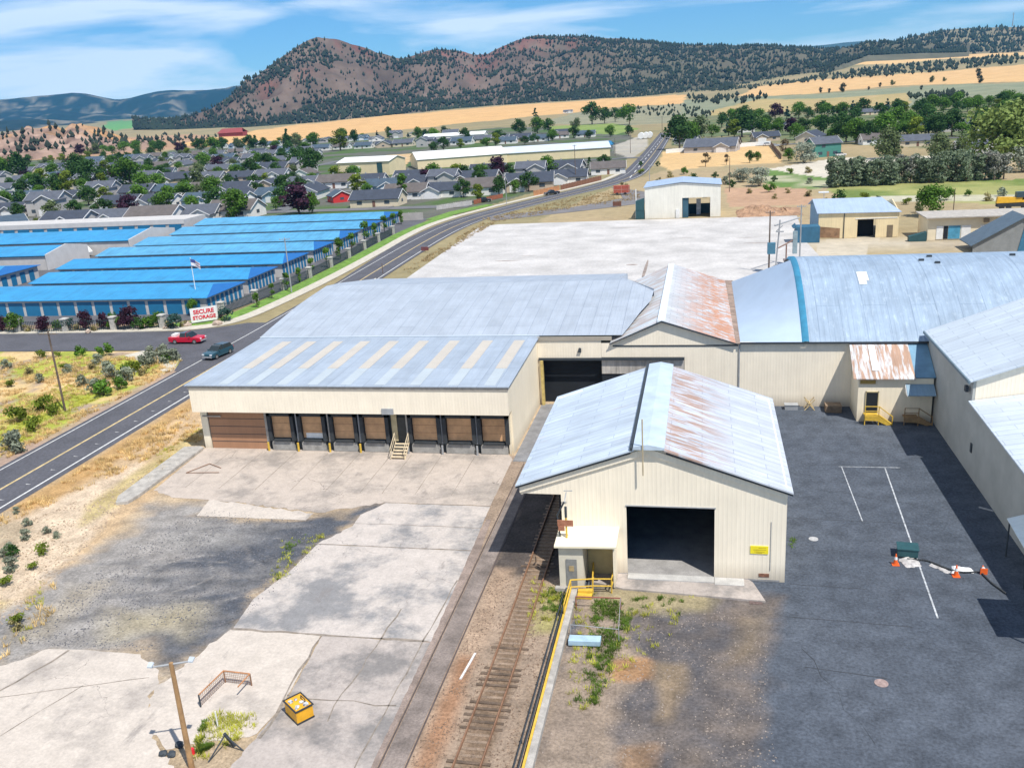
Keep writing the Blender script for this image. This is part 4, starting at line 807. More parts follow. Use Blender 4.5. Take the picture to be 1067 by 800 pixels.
struct('drain_cover',MB().box(3.15,4.0,54.9,55.5,0,.03),M('drain',(.13,.09,.08),.8,.4,5.))
struct('manhole',MB().tube((10.1,47.1,0),(10.1,47.1,.03),.38,n=20),M('manhole',(.30,.22,.20),.8,.3,6.)); struct('manhole',MB().tube((8.3,64.7,0),(8.3,64.7,.03),.35,n=20),M('manhole2',(.40,.40,.40),.8,.2,5.))
# ================================================================== RAILWAY
RAILM=M('rusty_rail',(.24,.13,.075),.6,.2,3.); TIEM=M('weathered_tie',(.12,.085,.06),.95,.35,1.5,grain=.3)
TIED=M('dusty_tie',(.24,.175,.125),.95,.3,1.5,grain=.3)
tr=thing('railway_track','rusty railway track on weathered wooden ties running into the railway shed','railway track',(-11.85,50,0))
mb=MB()
def railx(y,o): return -11.85+o*.7175-(.0 if y>45 else (45-y)*.012)
for o_ in (-1,1):
    mb=MB()
    for y0,y1 in ((20,33),(33,45),(45,76.2)):
        x0,x1=railx(y0,o_),railx(y1,o_); mb.prism([(x0-.05,y0,.05),(x0+.05,y0,.05),(x0+.035,y0,.2),(x0-.035,y0,.2)],(x1-x0,y1-y0,0))
    obj('rail',mb,RAILM,tr)
r_=random.Random(8); y=26.
while y<75.5:
    cov=.5+.5*math.sin(y*.9)+r_.uniform(-.3,.3); bare=(40.2<y<42.2 or 43.6<y<46.2 or y<37.2 or r_.random()<.08); half=1.28 if bare else r_.uniform(.78,1.15)
    z=.07 if (cov>.3) else .035; x=-11.85-(0 if y>45 else (45-y)*.012)
    a=r_.uniform(-.03,.03); hx=half*r_.uniform(.9,1.03)
    if len([c for c in tr.children if c.name.startswith('tie')])<96: obj('tie',MB().prism([(x-hx,y-a,0),(x+hx,y+a,0),(x+hx,y+.2+a,0),(x-hx,y+.2-a,0)],(0,0,z if bare else .022)),TIEM if bare else TIED,tr)
    y+=.55
tr2=thing('embedded_track','disused rails sunk flush in the dirt beside the concrete apron','railway track',(-16,50,0))
for x in (-16.6,-15.17): obj('rail',MB().box(x-.045,x+.045,22,78,0,.035),M('dark_rail',(.09,.07,.065),.7,.2,3.),tr2)
EDG=struct('track_edge_slab',MB().prism([(-18.2,22,0),(-16.7,22,0),(-16.7,60,0),(-17.1,66,0),(-17.5,66,0)],(0,0,.017)),M('dusty_slab',(.25,.195,.165),.95,.3,.6,grain=.2))
struct('track_edge_slab',MB().box(-16.5,-15.27,22,78,0,.015),M('dusty_slab2',(.20,.165,.145),.95,.35,.5,grain=.2))
# curb with yellow rails right of the track
kb=thing('loading_kerb','pale concrete kerb with yellow and dark pipe rails beside the railway track','kerb',(-8.8,46,0))
obj('kerb_wall',MB().box(-8.85,-8.45,26,55.2,0,.38),CONCL,kb); obj('yellow_edge',MB().box(-9.0,-8.86,26,55.2,.30,.40),YELL,kb)
obj('pipe_rail',MB().tube((-9.5,26,.30),(-9.35,54.2,.30),.04),TRIM,kb); obj('pipe_rail',MB().tube((-9.22,26,.36),(-9.1,55.0,.36),.045),TRIM,kb)
mb=MB()
for y in np.arange(27,55,2.5): mb.box(-9.5,-9.42,y,y+.08,0,.3)
obj('rail_peg',mb,TRIM,kb)
# yellow guard railing by the guard room
yr=thing('guard_railing','yellow pipe railing and steps in front of the guard room','railing',(-7.6,55.5,0))
mb=MB()
for x,y in ((-8.9,55.0),(-7.4,55.3),(-6.1,55.4),(-8.9,51.8),(-7.6,57.6),(-6.0,57.4)): mb.tube((x,y,0),(x,y,1.1),.05)
for z in (.55,1.1): mb.tube((-8.9,51.8,z),(-8.9,55.0,z),.05).tube((-8.9,55,z),(-7.4,55.3,z),.05).tube((-7.4,55.3,z),(-6.1,55.4,z),.05).tube((-7.6,57.6,z),(-7.4,55.3,z),.05).tube((-6.1,55.4,z),(-6.0,57.4,z),.05)
obj('pipe_railing',mb,YELL,yr); obj('steps',MB().box(-8.4,-7.4,54.4,54.9,.02,.18).box(-8.4,-7.4,54.9,55.3,.02,.36),YELL,yr)
fr=thing('weed_barrier','rusty and white pipe frame standing in the weeds beside the kerb','barrier',(-7,51,0))
obj('frame',MB().tube((-8.3,53.2,0),(-8.3,53.2,.9),.04).tube((-8.3,53.2,.9),(-5.3,53.3,.9),.045).tube((-5.3,53.3,0),(-5.3,53.3,.9),.04),M('rust_pipe',(.25,.08,.06),.7,.2,4.),fr)
obj('frame',MB().tube((-5.3,53.3,.9),(-5.1,49.6,.9),.02).tube((-5.1,49.6,0),(-5.1,49.6,.9),.025).tube((-5.1,49.6,.9),(-8.2,49.8,.9),.025).tube((-8.2,49.8,0),(-8.2,49.8,.9),.025),GREYP,fr)
bx=thing('metal_trough','pale blue metal trough lying beside the yellow kerb','trough',(-7.3,49.2,0)); obj('tub',MB().prism([(-8.2,48.7,.1),(-6.2,48.8,.1),(-6.2,49.5,.1),(-8.2,49.4,.1)],(0,0,.32)),M('pale_blue',(.36,.50,.60),.5,.1,2.),bx); obj('skid',MB().box(-8.15,-8.0,48.7,49.4,0,.1).box(-6.4,-6.25,48.8,49.45,0,.1),TRIM,bx)
tag(obj('plank',MB().prism([(-14.25,44.6,0),(-14.12,44.6,0),(-13.85,47.3,0),(-13.98,47.3,0)],(0,0,.07)),M('white_plank',(.62,.60,.58),.8,.15,3.)),'white painted plank lying on the ballast beside the rusty track','plank')
# retaining wall at the west end of the apron
rw=MB().prism([(-53.0,67.6,0),(-52.3,66.2,0),(-51.3,66.5,0),(-51.1,68,0),(-51.25,79.9,0),(-51.9,80.2,0),(-53.5,79.9,0)],(0,0,.28))
tag(obj('retaining_wall',rw,CONCL),'broad pale concrete retaining wall along the west edge of the apron','retaining wall')
tag(obj('barrier_bar',MB().path([(-49.6,73.6,.1),(-48.4,76.0,.1),(-46.6,75.0,.1)],.035).tube((-49.6,73.6,.1),(-46.2,73.9,.1),.035),RAILM),'bent rusty bars lying on the apron beside the retaining wall','scrap bar')
# ================================================================== YARD PROPS
def cone(px,py,label,lying=False):
    x,y=G(px,py); t=thing('traffic_cone',label,'traffic cone',(x,y,0),group='traffic cones round the yard hole')
    ORG=M('cone_orange',(.80,.13,.02),.5,.05,2.); q=MB()
    if lying:
        obj('body',MB().tube((x,y,.16),(x+.15,y+.8,.2),.16,.05,12),ORG,t); obj('base_plate',MB().box(x-.24,x+.22,y-.06,y-.01,0,.44),ORG,t); obj('reflective_band',MB().tube((x+.06,y+.3,.175),(x+.10,y+.5,.185),.135,.107,12),WHITEP,t)
    else:
        obj('body',MB().tube((x,y,.04),(x,y,.85),.17,.035,14),ORG,t); obj('base_plate',MB().box(x-.24,x+.24,y-.24,y+.24,0,.05),ORG,t); obj('reflective_band',MB().tube((x,y,.42),(x,y,.62),.115,.085,14),WHITEP,t)
cone(933,588,'orange traffic cone standing beside the dark green crate'); cone(996,600,'orange traffic cone standing in front of the white plastic sheet'); cone(1025,598,'faded orange cone lying at the edge of the wall shadow',True)
cr=thing('utility_crate','dark green utility crate standing by the traffic cone on the asphalt','crate',(14.6,63,0)); x,y=G(946,580)
TEAL=M('dark_teal',(.02,.075,.085),.6,.15,3.); obj('box',MB().prism([(x-.75,y-.2,.12),(x+.6,y-.35,.12),(x+.75,y+.75,.12),(x-.6,y+.9,.12)],(0,0,.55)),TEAL,cr); obj('lid',MB().prism([(x-.8,y-.25,.67),(x+.65,y-.4,.67),(x+.8,y+.8,.67),(x-.65,y+.95,.67)],(0,0,.06)),TEAL,cr); obj('skid',MB().box(x-.7,x+.6,y-.15,y+.0,0,.12).box(x-.6,x+.7,y+.6,y+.75,0,.12),BLACKR,cr)
def crumple(name,label,pts,h,mat,cat,seed=1):
    rg=random.Random(seed); n=7; a,b,c,d=[Vector((*G(*p),0)) for p in pts]; g=[]
    for i in range(n+1):
        r=[]
        for j in range(n+1):
            u,v=i/n,j/n; p=(a*(1-u)+b*u)*(1-v)+(d*(1-u)+c*u)*v; e=min(i,j,n-i,n-j); r.append((p.x+rg.uniform(-.06,.06),p.y+rg.uniform(-.06,.06),.02+(h*rg.uniform(.2,1) if e else .0)))
        g.append(r)
    return tag(obj(name,MB().grid(g),mat),label,cat)
GREYC=M('broken_concrete',(.46,.44,.43),.9,.2,3.,grain=.2)
crumple('broken_slab','broken grey concrete lifted round the hole beside the first cone',[(936,583),(950,578),(961,590),(945,592)],.18,GREYC,'concrete',2)
crumple('plastic_sheet','white crumpled sheet lying on the asphalt beside the middle cone',[(992,590),(1012,592),(1015,597),(991,597)],.16,M('white_sheet',(.75,.76,.78),.5,.05,3.),'sheet',3)
crumple('pale_board','pale broken board lying between the two standing cones',[(968,589),(970,587),(991,596),(988,598)],.06,GREYC,'board',4)
hs=MB(); pts=[G(*p) for p in ((945,583),(955,584),(964,584),(975,588),(984,592),(991,594),(1000,597),(1012,597),(1021,596),(1026,601),(1034,609),(1040,613),(1048,619))]; hs.path([(x,y,.07) for x,y in chaikin(pts,2)],.065,6)
tag(obj('black_hose',hs,BLACKR,smooth=True),'black hose snaking over the asphalt past the traffic cones','hose')
tag(obj('pipe_length',MB().tube((*G(1020,529),.06),(*G(1035,533),.06),.07),GREYP),'grey pipe lying in the shadow of the side warehouse wall','pipe')
# clutter by the lean-to
pl=thing('pallet_stack','weathered wooden pallets piled in shade beside the lean-to','pallet stack',(13.5,93,0)); 
for k in range(5): obj('pallet',MB().box(12.6,14.2,93.4,94.6,.02+k*.16,.05+k*.16).box(12.6,14.2,93.4,93.5,.05+k*.16,.14+k*.16).box(12.6,14.2,94.5,94.6,.05+k*.16,.14+k*.16).box(12.6,14.2,93.4,94.6,.14+k*.16,.155+k*.16),M('pallet_wood',(.24,.17,.11),.9,.2,2.),pl)
tag(obj('wooden_trestle',MB().tube((10.6,94.2,0),(11.6,94.2,1.2),.06).tube((11.6,94.2,0),(10.6,94.2,1.2),.06).tube((10.6,95,0),(11.6,95,1.2),.06).tube((11.6,95,0),(10.6,95,1.2),.06).tube((11.1,94.1,.75),(11.1,95.1,.75),.06),M('trestle_wood',(.50,.38,.20),.8,.2,2.)),'pale wooden trestle leaning at the foot of the cream wall','trestle')
tag(obj('storage_box',MB().box(8.6,9.9,94.2,95.0,0,.5).box(8.55,9.95,94.15,95.05,.5,.56),GREYP),'low grey storage box against the cream wall beside the wooden trestle','box')
# yellow dumpster-like generator
gx,gy=-22.6,40.2; gn=thing('yellow_bin','yellow metal bin full of rubbish standing on the grey concrete','bin',(gx,gy,0),R_(-38))
def lobj(name,mb,mat,t,**k):  # local coordinates
    off=t.location; mb.v=[(v[0]+off.x,v[1]+off.y,v[2]+off.z) for v in mb.v]; return obj(name,mb,mat,t,**k)
YB_=M('bin_yellow',(.72,.36,.02),.5,.12,2.)
mb=MB(); mb.prism([(-.72,-.52,.14),(.72,-.52,.14),(.72,.52,.14),(-.72,.52,.14)],(0,0,.75)); lobj('body',mb,YB_,gn)
lobj('rim',MB().box(-.78,.78,-.58,-.5,.86,.93).box(-.78,.78,.5,.58,.86,.93).box(-.78,-.7,-.5,.5,.86,.93).box(.7,.78,-.5,.5,.86,.93),BLACKR,gn)
mb=MB(); r_=random.Random(4)
for k in range(9): mb.blob((r_.uniform(-.55,.55),r_.uniform(-.35,.35),.93),r_.uniform(.1,.18),k,1,.3,.5)
lobj('rubbish',mb,M('rubbish',(.42,.44,.46),.6,.7,6.),gn); lobj('skid',MB().box(-.75,.75,-.55,.55,.04,.13),BLACKR,gn)
lobj('handle',MB().path([(-.2,.3,.9),(-.2,.3,1.12),(.3,.3,1.12),(.3,.3,.9)],.03),BLACKR,gn)
# barrier cage at weeds
bc=thing('pipe_barrier','rusty pipe barrier round the weedy pit beside the light pole','barrier',(-27,41.5,0))
A_=[(-28.9,40.2),(-28.6,42.6),(-26.8,42.5),(-26.9,41.2)]
obj('top_rail',MB().path([(*p,.85) for p in A_],.045),M('rust_orange',(.42,.19,.08),.7,.2,3.),bc)
obj('post',MB().tube((-28.9,40.2,0),(-28.9,40.2,.85),.05),TRIM,bc);obj('post',MB().tube((-28.6,42.6,0),(-28.6,42.6,.85),.05),RAILM,bc);obj('post',MB().tube((-26.8,42.5,0),(-26.8,42.5,.85),.05),RAILM,bc)
mb=MB(); 
for a,b in zip(A_[:2],A_[1:3]):
    for k in range(14): mb.tube((a[0]+(b[0]-a[0])*k/14,a[1]+(b[1]-a[1])*k/14,.05),(a[0]+(b[0]-a[0])*k/14,a[1]+(b[1]-a[1])*k/14,.82),.009,n=4)
    for k in range(6): mb.tube((*a,.1+k*.13),(*b,.1+k*.13),.009,n=4)
obj('wire_mesh',mb,RAILM,bc)
tag(obj('white_marker_post',MB().tube((-26.9,38.6,0),(-26.9,38.6,1.1),.04),WHITEP),'thin white marker post standing in the weeds','post')
tp=thing('iron_stand','dark iron tripod stand at the corner of the weedy pit','stand',(-25.3,36.9,0)); bx_=(-25.4,36.9)
obj('leg',MB().tube((bx_[0],bx_[1],1.0),(-26.0,35.9,0),.04),TRIM,tp); obj('leg',MB().tube((bx_[0],bx_[1],1.0),(-24.5,37.0,0),.04),TRIM,tp); obj('leg',MB().tube((bx_[0],bx_[1],1.1),(-25.2,37.3,0),.09),TRIM,tp)
for k,(px,py) in enumerate(((170,786),(179,787),(187,777))): x,y=G(px,py); tag(obj('rock',MB().blob((x,y,.1),.24,k,2,.25,.7),TRIM,smooth=False),('dark rock lying left of the other two by the light pole','dark rock between the other two at the pole foot','dark rock closest to the light pole')[k],'rock')
tag(obj('red_can',MB().tube((*G(201,785),0),(*G(201,785),.35),.13,.11,10),M('red_paint',(.6,.02,.03),.5)),'small red can standing on the ground behind the light pole','can')
# ================================================================== POLES
PW=M('pole_wood',(.34,.20,.09),.85,.25,1.5); PWG=M('pole_wood_dark',(.13,.095,.075),.9,.25,1.)
def pole(px,py,h,label,arm=0,r=.13,mat=None,name='utility_pole',armdir=0,lamp=None,cat='utility pole'):
    x,y=G(px,py); t=thing(name,label,cat,(x,y,0)); mat=mat or PWG
    obj('post',MB().tube((x,y,0),(x,y,h),r,r*.7,10),mat,t); c,s=math.cos(armdir),math.sin(armdir)
    if arm:
        obj('crossarm',MB().tube((x-arm/2*c,y-arm/2*s-.1,h-.35),(x+arm/2*c,y+arm/2*s-.1,h-.35),.07,n=4),mat,t)
        mb=MB()
        for q in (-.46,-.2,.2,.46): mb.tube((x+arm*q*c,y+arm*q*s-.1,h-.3),(x+arm*q*c,y+arm*q*s-.1,h-.05),.05,.03,6)
        obj('insulator',mb,GREYP,t)
    return t,(x,y)
t,(x,y)=pole(200,800,6.55,'brown wooden light pole with two floodlights above the concrete yard',0,.16,PW,cat='light pole')
obj('crossarm',MB().tube((x-.95,y-.35,6.45),(x+.95,y+.35,6.5),.05),GREYP,t)
for s in (-1,1): f=obj('floodlight',MB().prism([(x+s*.95-.13,y+s*.35-.12,6.48),(x+s*.95+.13,y+s*.35-.12,6.48),(x+s*.95+.15,y+s*.35+.13,6.6),(x+s*.95-.15,y+s*.35+.13,6.6)],(0,0,.08)),M('lamp_white',(.42,.46,.5),.4),t)
pole(68,428,10.1,'dark wooden utility pole with crossarm in the dry grass field',2.6,.14)
pole(304,305,10.7,'grey utility pole with crossarm at the end of the storage rows',2.2,.13,GREYP)
pole(760,200,10.9,'dark utility pole behind the white metal building',0,.13); pole(993,224,6.4,'brown pole standing behind the long low cream building',0,.12)
pole(857,240,8.8,'pole with flat white lamp beside the small cream shed',0,.09,GREYP,name='lamp_post',cat='lamp post')
x,y=G(857,240); t=bpy.data.objects['lamp_post']; obj('lamp_head',MB().box(x-1.2,x+1.0,y-.4,y+.5,8.6,8.85),WHITEP,t)
pole(600,191,14.9,'tall utility pole by the fence where the road curves',1.6,.16); pole(397,200,9,'slim street pole among the houses beside the storage rows',0,.09)
t,(x,y)=pole(528,213,10.4,'pale street lamp pole on the kerb of the road',0,.10,GREYP,name='street_lamp',cat='street lamp'); obj('lamp_head',MB().box(x-.2,x+1.3,y-.15,y+.15,10.2,10.4),GREYP,t)
t,(x,y)=pole(677,200,9,'pale street lamp behind the white metal building',0,.12,GREYP,name='street_lamp',cat='street lamp'); obj('lamp_head',MB().box(x-.3,x+1.6,y-.15,y+.15,8.8,9.05),GREYP,t)
pole(690,140,14,'utility pole beside the farthest bend of the road',2.2,.2); pole(663,228,8,'short white post beside the corner of the white metal building',0,.2,WHITEP,name='white_post',cat='post')
pole(399,285,2.2,'short brown post at the west edge of the rear lot',0,.1); pole(414,198,6,'slim pole between the houses and the green verge',0,.08); pole(657,160,12,'utility pole left of the far road',1.6,.15); pole(641,163,10,'dark pole in the lot at the end of the cream shed',0,.14)
# transformer frame
t,(x1,y1)=pole(801,284,11.3,'dark timber pole of the transformer frame with crossarm and blue box',1.6,.17)
tf=thing('transformer_frame','tall pole frame with crossbars and transformer boxes behind the rusty gable','transformer frame',(15,175,0))
t,(x2,y2)=pole(833,276,11.3,'grey pole of the transformer frame with insulators at its top',1.6,.16,GREYP)
x1,y1=G(806,284); x2,y2=G(831,276)
obj('beam',MB().tube((x1,y1,8.6),(x2,y2,8.9),.14),GREYP,tf); obj('beam',MB().tube((x1+.5,y1,4.4),(x2-1,y2,4.7),.13),M('brown_pipe',(.22,.13,.1),.7),tf); obj('leg',MB().tube(((x1+x2)/2,(y1+y2)/2,0),((x1+x2)/2,(y1+y2)/2,4.5),.13),M('brown_pipe',(.22,.13,.1),.7),tf)
obj('leg',MB().tube((x1+.3,y1,0),(x1+.9,y1,9.6),.13),GREYP,tf); obj('transformer_box',MB().box(x1-1.2,x1+.2,y1-.5,y1+.5,3.5,5.5),M('blue_box',(.06,.18,.26),.6,.1,2.),tf); obj('fuse_rack',MB().box(x1+.2,x1+1.6,y1-.3,y1+.1,7.4,7.6).tube((x1+.3,y1,7.6),(x1+1.4,y1,8.6),.08),GREYP,tf); obj('switch_box',MB().box(x2-1.0,x2-.2,y2-.4,y2+.4,2.2,6.4),M('grey_blue_box',(.25,.33,.36),.6),tf)
tag(obj('brown_shed_roof',MB().box(13.6,20.5,155,159,0,4.4).box(13.4,20.7,154.8,159.2,4.4,4.6),M('brown_flat_roof',(.17,.13,.13),.9,.25,.8)),'low dark flat-roofed hut behind the ridge of the arched roof','hut')
# flag and SECURE STORAGE sign
x,y=G(207,322); fl=thing('flagpole','white flagpole with a small flag beside the storage sign','flagpole',(x,y,0)); obj('pole',MB().tube((x,y,0),(x,y,9.5),.09,.06,8),WHITEP,fl)
FLG=MB(); g=[[(x+.1+1.9*u,y-.2+.25*math.sin(u*5),9.3-1.2*v-.75*u) for u in np.linspace(0,1,8)] for v in np.linspace(0,1,5)]; fg=obj('flag',MB().grid(g),M('flag_white',(.70,.68,.70),.8,.05),fl)
mb=MB()
for k in (1,3): mb.grid([[(x+.1+1.9*u,y-.2+.25*math.sin(u*5)-.02,9.3-1.2*v-.75*u) for u in np.linspace(.42,1,6)] for v in (k/5,(k+.5)/5)])
obj('red_stripe',mb,M('flag_red',(.55,.10,.12),.8),fg); obj('blue_canton',MB().grid([[(x+.1+1.9*u,y-.2+.25*math.sin(u*5)-.03,9.3-1.2*v-.75*u) for u in np.linspace(0,.42,5)] for v in (0,.25,.5)]),M('flag_blue',(.05,.07,.22),.8),fg)
xa,ya=G(200,338.5); xb,yb=G(223,334.5); sg=thing('storage_sign','white board sign reading SECURE STORAGE in red letters at the street corner','sign',((xa+xb)/2,(ya+yb)/2,0))
ang=math.atan2(yb-ya,xb-xa)-.12; L_=4.4
def loc(u,v,w): return (xa+u*math.cos(ang)-w*math.sin(ang),ya+u*math.sin(ang)+w*math.cos(ang),v)
obj('board',MB().prism([loc(0,.3,0),loc(L_,.3,0),loc(L_,2.75,0),loc(0,2.75,0)],(.03,.12,0)),WHITEP,sg)
obj('post',MB().tube(loc(.3,0,.2),loc(.3,2.6,.2),.07),GREYP,sg); obj('post',MB().tube(loc(L_-.3,0,.2),loc(L_-.3,2.6,.2),.07),GREYP,sg)
def text(txt,size,cx,cz,mat,parent,par_loc):
    cu=bpy.data.curves.new('lettering','FONT'); cu.body=txt; cu.size=size; cu.align_x='CENTER'; cu.align_y='CENTER'; cu.extrude=.01; cu.offset=.03
    tmp=bpy.data.objects.new('lettering',cu); COL.objects.link(tmp); dg=bpy.context.evaluated_depsgraph_get(); me=bpy.data.meshes.new_from_object(tmp.evaluated_get(dg)); bpy.data.objects.remove(tmp)
    o=bpy.data.objects.new('lettering',me); COL.objects.link(o); me.materials.append(mat); o.parent=parent
    p=Vector(loc(cx,cz,-.04))-Vector(par_loc); o.location=p; o.rotation_euler=(R_(90),0,ang); return o
RED=M('sign_red',(.62,.02,.04),.6,.03); text('SECURE',.98,L_/2,2.02,RED,sg,sg.location); text('STORAGE',.86,L_/2,1.05,RED,sg,sg.location)
# ================================================================== VEHICLES
GLASS=M('car_glass',(.02,.03,.035),.12,.05); TYRE=M('tyre_rubber',(.025,.025,.027),.8,.1,4.); RIM=M('wheel_rim',(.4,.41,.42),.35,.1,4.,metal=.6)
HEADL=M('headlight',(.75,.77,.8),.2); TAILL=M('tail_light',(.45,.02,.02),.3)
def vehicle(name,label,cat,loc_,rz,L,Wd,prof,cab,paint,bed=None,group=None):
    """prof: body outline (x,z); cab: glasshouse outline (x,z) narrower than the body"""
    t=thing(name,label,cat,(0,0,0),0,group); hw=Wd/2
    bm=bmesh.new()
    def loft(outline,secs):
        rings=[]
        for yy,ins in secs:
            cx=sum(p[0] for p in outline)/len(outline); cz=sum(p[1] for p in outline)/len(outline)
            rings.append([bm.verts.new((cx+(p[0]-cx)*(1-ins),yy,cz+(p[1]-cz)*(1-ins*.9))) for p in outline])
        n=len(outline)
        for a,b in zip(rings,rings[1:]):
            for k in range(n): bm.faces.new((a[k],a[(k+1)%n],b[(k+1)%n],b[k]))
        bm.faces.new(rings[0][::-1]); bm.faces.new(rings[-1])
    loft(prof,[(-hw,.06),(-hw*.93,.0),(hw*.93,.0),(hw,.06)])
    bmesh.ops.recalc_face_normals(bm,faces=bm.faces); me=bpy.data.meshes.new('body'); bm.to_mesh(me); bm.free(); me.materials.append(paint); o=bpy.data.objects.new('body',me); COL.objects.link(o); o.parent=t
    zt=max(p[1] for p in cab); zb=min(p[1] for p in cab); xs=[p[0] for p in cab]
    # glasshouse tapering inwards
    mb=MB(); n=len(cab); i=len(mb.v)
    for sgn in (-1,1):
        for p in cab: k=(p[1]-zb)/(zt-zb); mb.v.append((p[0],sgn*(hw*.92-k*.16),p[1]))
    mb.f+=[tuple(range(n)),tuple(range(2*n-1,n-1,-1))]+[(k,(k+1)%n,n+(k+1)%n,n+k) for k in range(n)]
    obj('window_glass',mb,GLASS,t)
    tx=[p[0] for p in cab if p[1]>zt-.06]; a,b=min(tx),max(tx)
    mb=MB().box(a-.03,b+.03,-(hw*.92-.12),(hw*.92-.12),zt,zt+.05)
    for px_ in np.linspace(a,b,3): mb.prism([(px_-.05,-(hw*.92+.005),zb),(px_+.05,-(hw*.92+.005),zb),(px_+.05,-(hw*.92-.155),zt),(px_-.05,-(hw*.92-.155),zt)],(0,.03,0)); mb.prism([(px_-.05,(hw*.92+.005),zb),(px_+.05,(hw*.92+.005),zb),(px_+.05,(hw*.92-.155),zt),(px_-.05,(hw*.92-.155),zt)],(0,-.03,0))
    obj('cab_roof',mb,paint,t)
    for sx in (L*.31,-L*.30):
        for sgn in (-1,1):
            w=obj('wheel',MB().tube((sx,sgn*(hw-.2),.36),(sx,sgn*(hw+.02),.36),.36,n=18),TYRE,t); obj('rim',MB().tube((sx,sgn*(hw+.02),.36),(sx,sgn*(hw+.035),.36),.21,n=12),RIM,w)
    for sgn in (-1,1):
        obj('headlight',MB().box(L/2-.12,L/2+.015,sgn*hw*.72-.2,sgn*hw*.72+.2,.72,.9),HEADL,t); obj('tail_light',MB().box(-L/2-.015,-L/2+.1,sgn*hw*.85-.1,sgn*hw*.85+.1,.8,1.05),TAILL,t)
        obj('side_mirror',MB().box(L*.16,L*.16+.14,sgn*(hw+.08)-.09,sgn*(hw+.08)+.09,1.05,1.22),paint,t)
    obj('bumper',MB().box(L/2-.05,L/2+.06,-hw*.85,hw*.85,.38,.58),GREYP,t)
    if bed: obj('truck_bed',MB().box(-L/2+.12,-L*.12,-hw+.14,hw-.14,1.0,1.06),BLACKR,t)
    t.location=(*loc_,0.02); t.rotation_euler=(0,0,rz); return t
SUVP=lambda L:[(-L/2,.4),(-L/2,.95),(-L/2+.1,1.08),(L*.2,1.06),(L*.45,.98),(L/2,.85),(L/2,.4),(L*.42,.3),(-L*.42,.3)]
CABS=lambda L:[(-L*.46,1.04),(-L*.40,1.62),(-L*.05,1.70),(L*.07,1.64),(L*.23,1.02)]
CABP=lambda L:[(-L*.15,1.04),(-L*.12,1.66),(L*.05,1.72),(L*.12,1.66),(L*.25,1.02)]
CABC=lambda L:[(-L*.34,1.0),(-L*.22,1.42),(L*.02,1.46),(L*.10,1.40),(L*.25,.98)]
CRED=M('red_car_paint',(.50,.008,.035),.25,.03); CBLU=M('dark_blue_paint',(.02,.075,.11),.25,.03); CBLK=M('black_paint',(.02,.022,.025),.25,.03); CWHT=M('white_car_paint',(.7,.7,.7),.3,.03); CSIL=M('silver_paint',(.38,.40,.42),.3,.03)
x,y=G(196,357); vt=vehicle('pickup_truck','red crew cab pickup truck waiting on the side street','pickup truck',(x,y),R_(0),5.5,1.95,SUVP(5.5),CABP(5.5),CRED,bed=True)
lb=obj('bed_load',MB().box(-2.3,-1.5,-.6,.6,1.06,1.45),WHITEP,None); lb.parent=vt
x,y=G(228,371); vehicle('suv_car','dark blue sport utility car driving down the main road','car',(x,y),R_(-100),4.9,1.9,SUVP(4.9),CABS(4.9),CBLU)
x,y=G(575,203); vehicle('pickup_truck','black pickup truck far up the curving road','pickup truck',(x,y),R_(66+150),5.6,2.0,SUVP(5.6),CABP(5.6),CBLK,bed=True)
# red trailer and sign boards beside the white building
x,y=G(648,203); tl=thing('red_trailer','red box trailer parked on the track beside the main road','trailer',(x,y,0)); REDT=M('faded_red',(.36,.08,.05),.7,.15,1.)
obj('box',MB().box(x-2.8,x+2.6,y-1,y+1.2,.7,3.1),REDT,tl); obj('wheel',MB().tube((x-1.5,y-1.05,.45),(x-1.5,y-.8,.45),.45,n=14),TYRE,tl); obj('wheel',MB().tube((x+1.2,y-1.05,.45),(x+1.2,y-.8,.45),.45,n=14),TYRE,tl)
obj('panel_rib',MB().box(x-2.75,x-2.65,y-1.03,y-1.0,.8,3).box(x-.1,x,y-1.03,y-1.0,.8,3).box(x+2.4,x+2.5,y-1.03,y-1.0,.8,3).box(x-2.8,x+2.6,y-1.03,y-1,1.8,1.9),M('pale_rib',(.5,.3,.25),.7),tl)
x,y=G(643,216); sb=thing('brown_sign_board','low dark brown sign board in the dry grass by the driveway','sign board',(x,y,0)); obj('board',MB().box(x-1.3,x+1.3,y-.06,y+.06,.35,1.7),M('dark_brown',(.14,.06,.04),.8),sb); obj('post',MB().box(x-1,x-.9,y-.05,y+.05,0,.35),TRIM,sb); obj('post',MB().box(x+.9,x+1,y-.05,y+.05,0,.35),TRIM,sb)
x,y=G(443,263); sb=thing('brown_sign_board','small dark red sign board at the roadside west of the rear lot','sign board',(x,y,0)); obj('board',MB().box(x-.9,x+.9,y-.06,y+.06,.4,1.3),M('dark_red',(.16,.05,.05),.8),sb); obj('post',MB().box(x-.05,x+.05,y-.05,y+.05,0,.4),TRIM,sb)
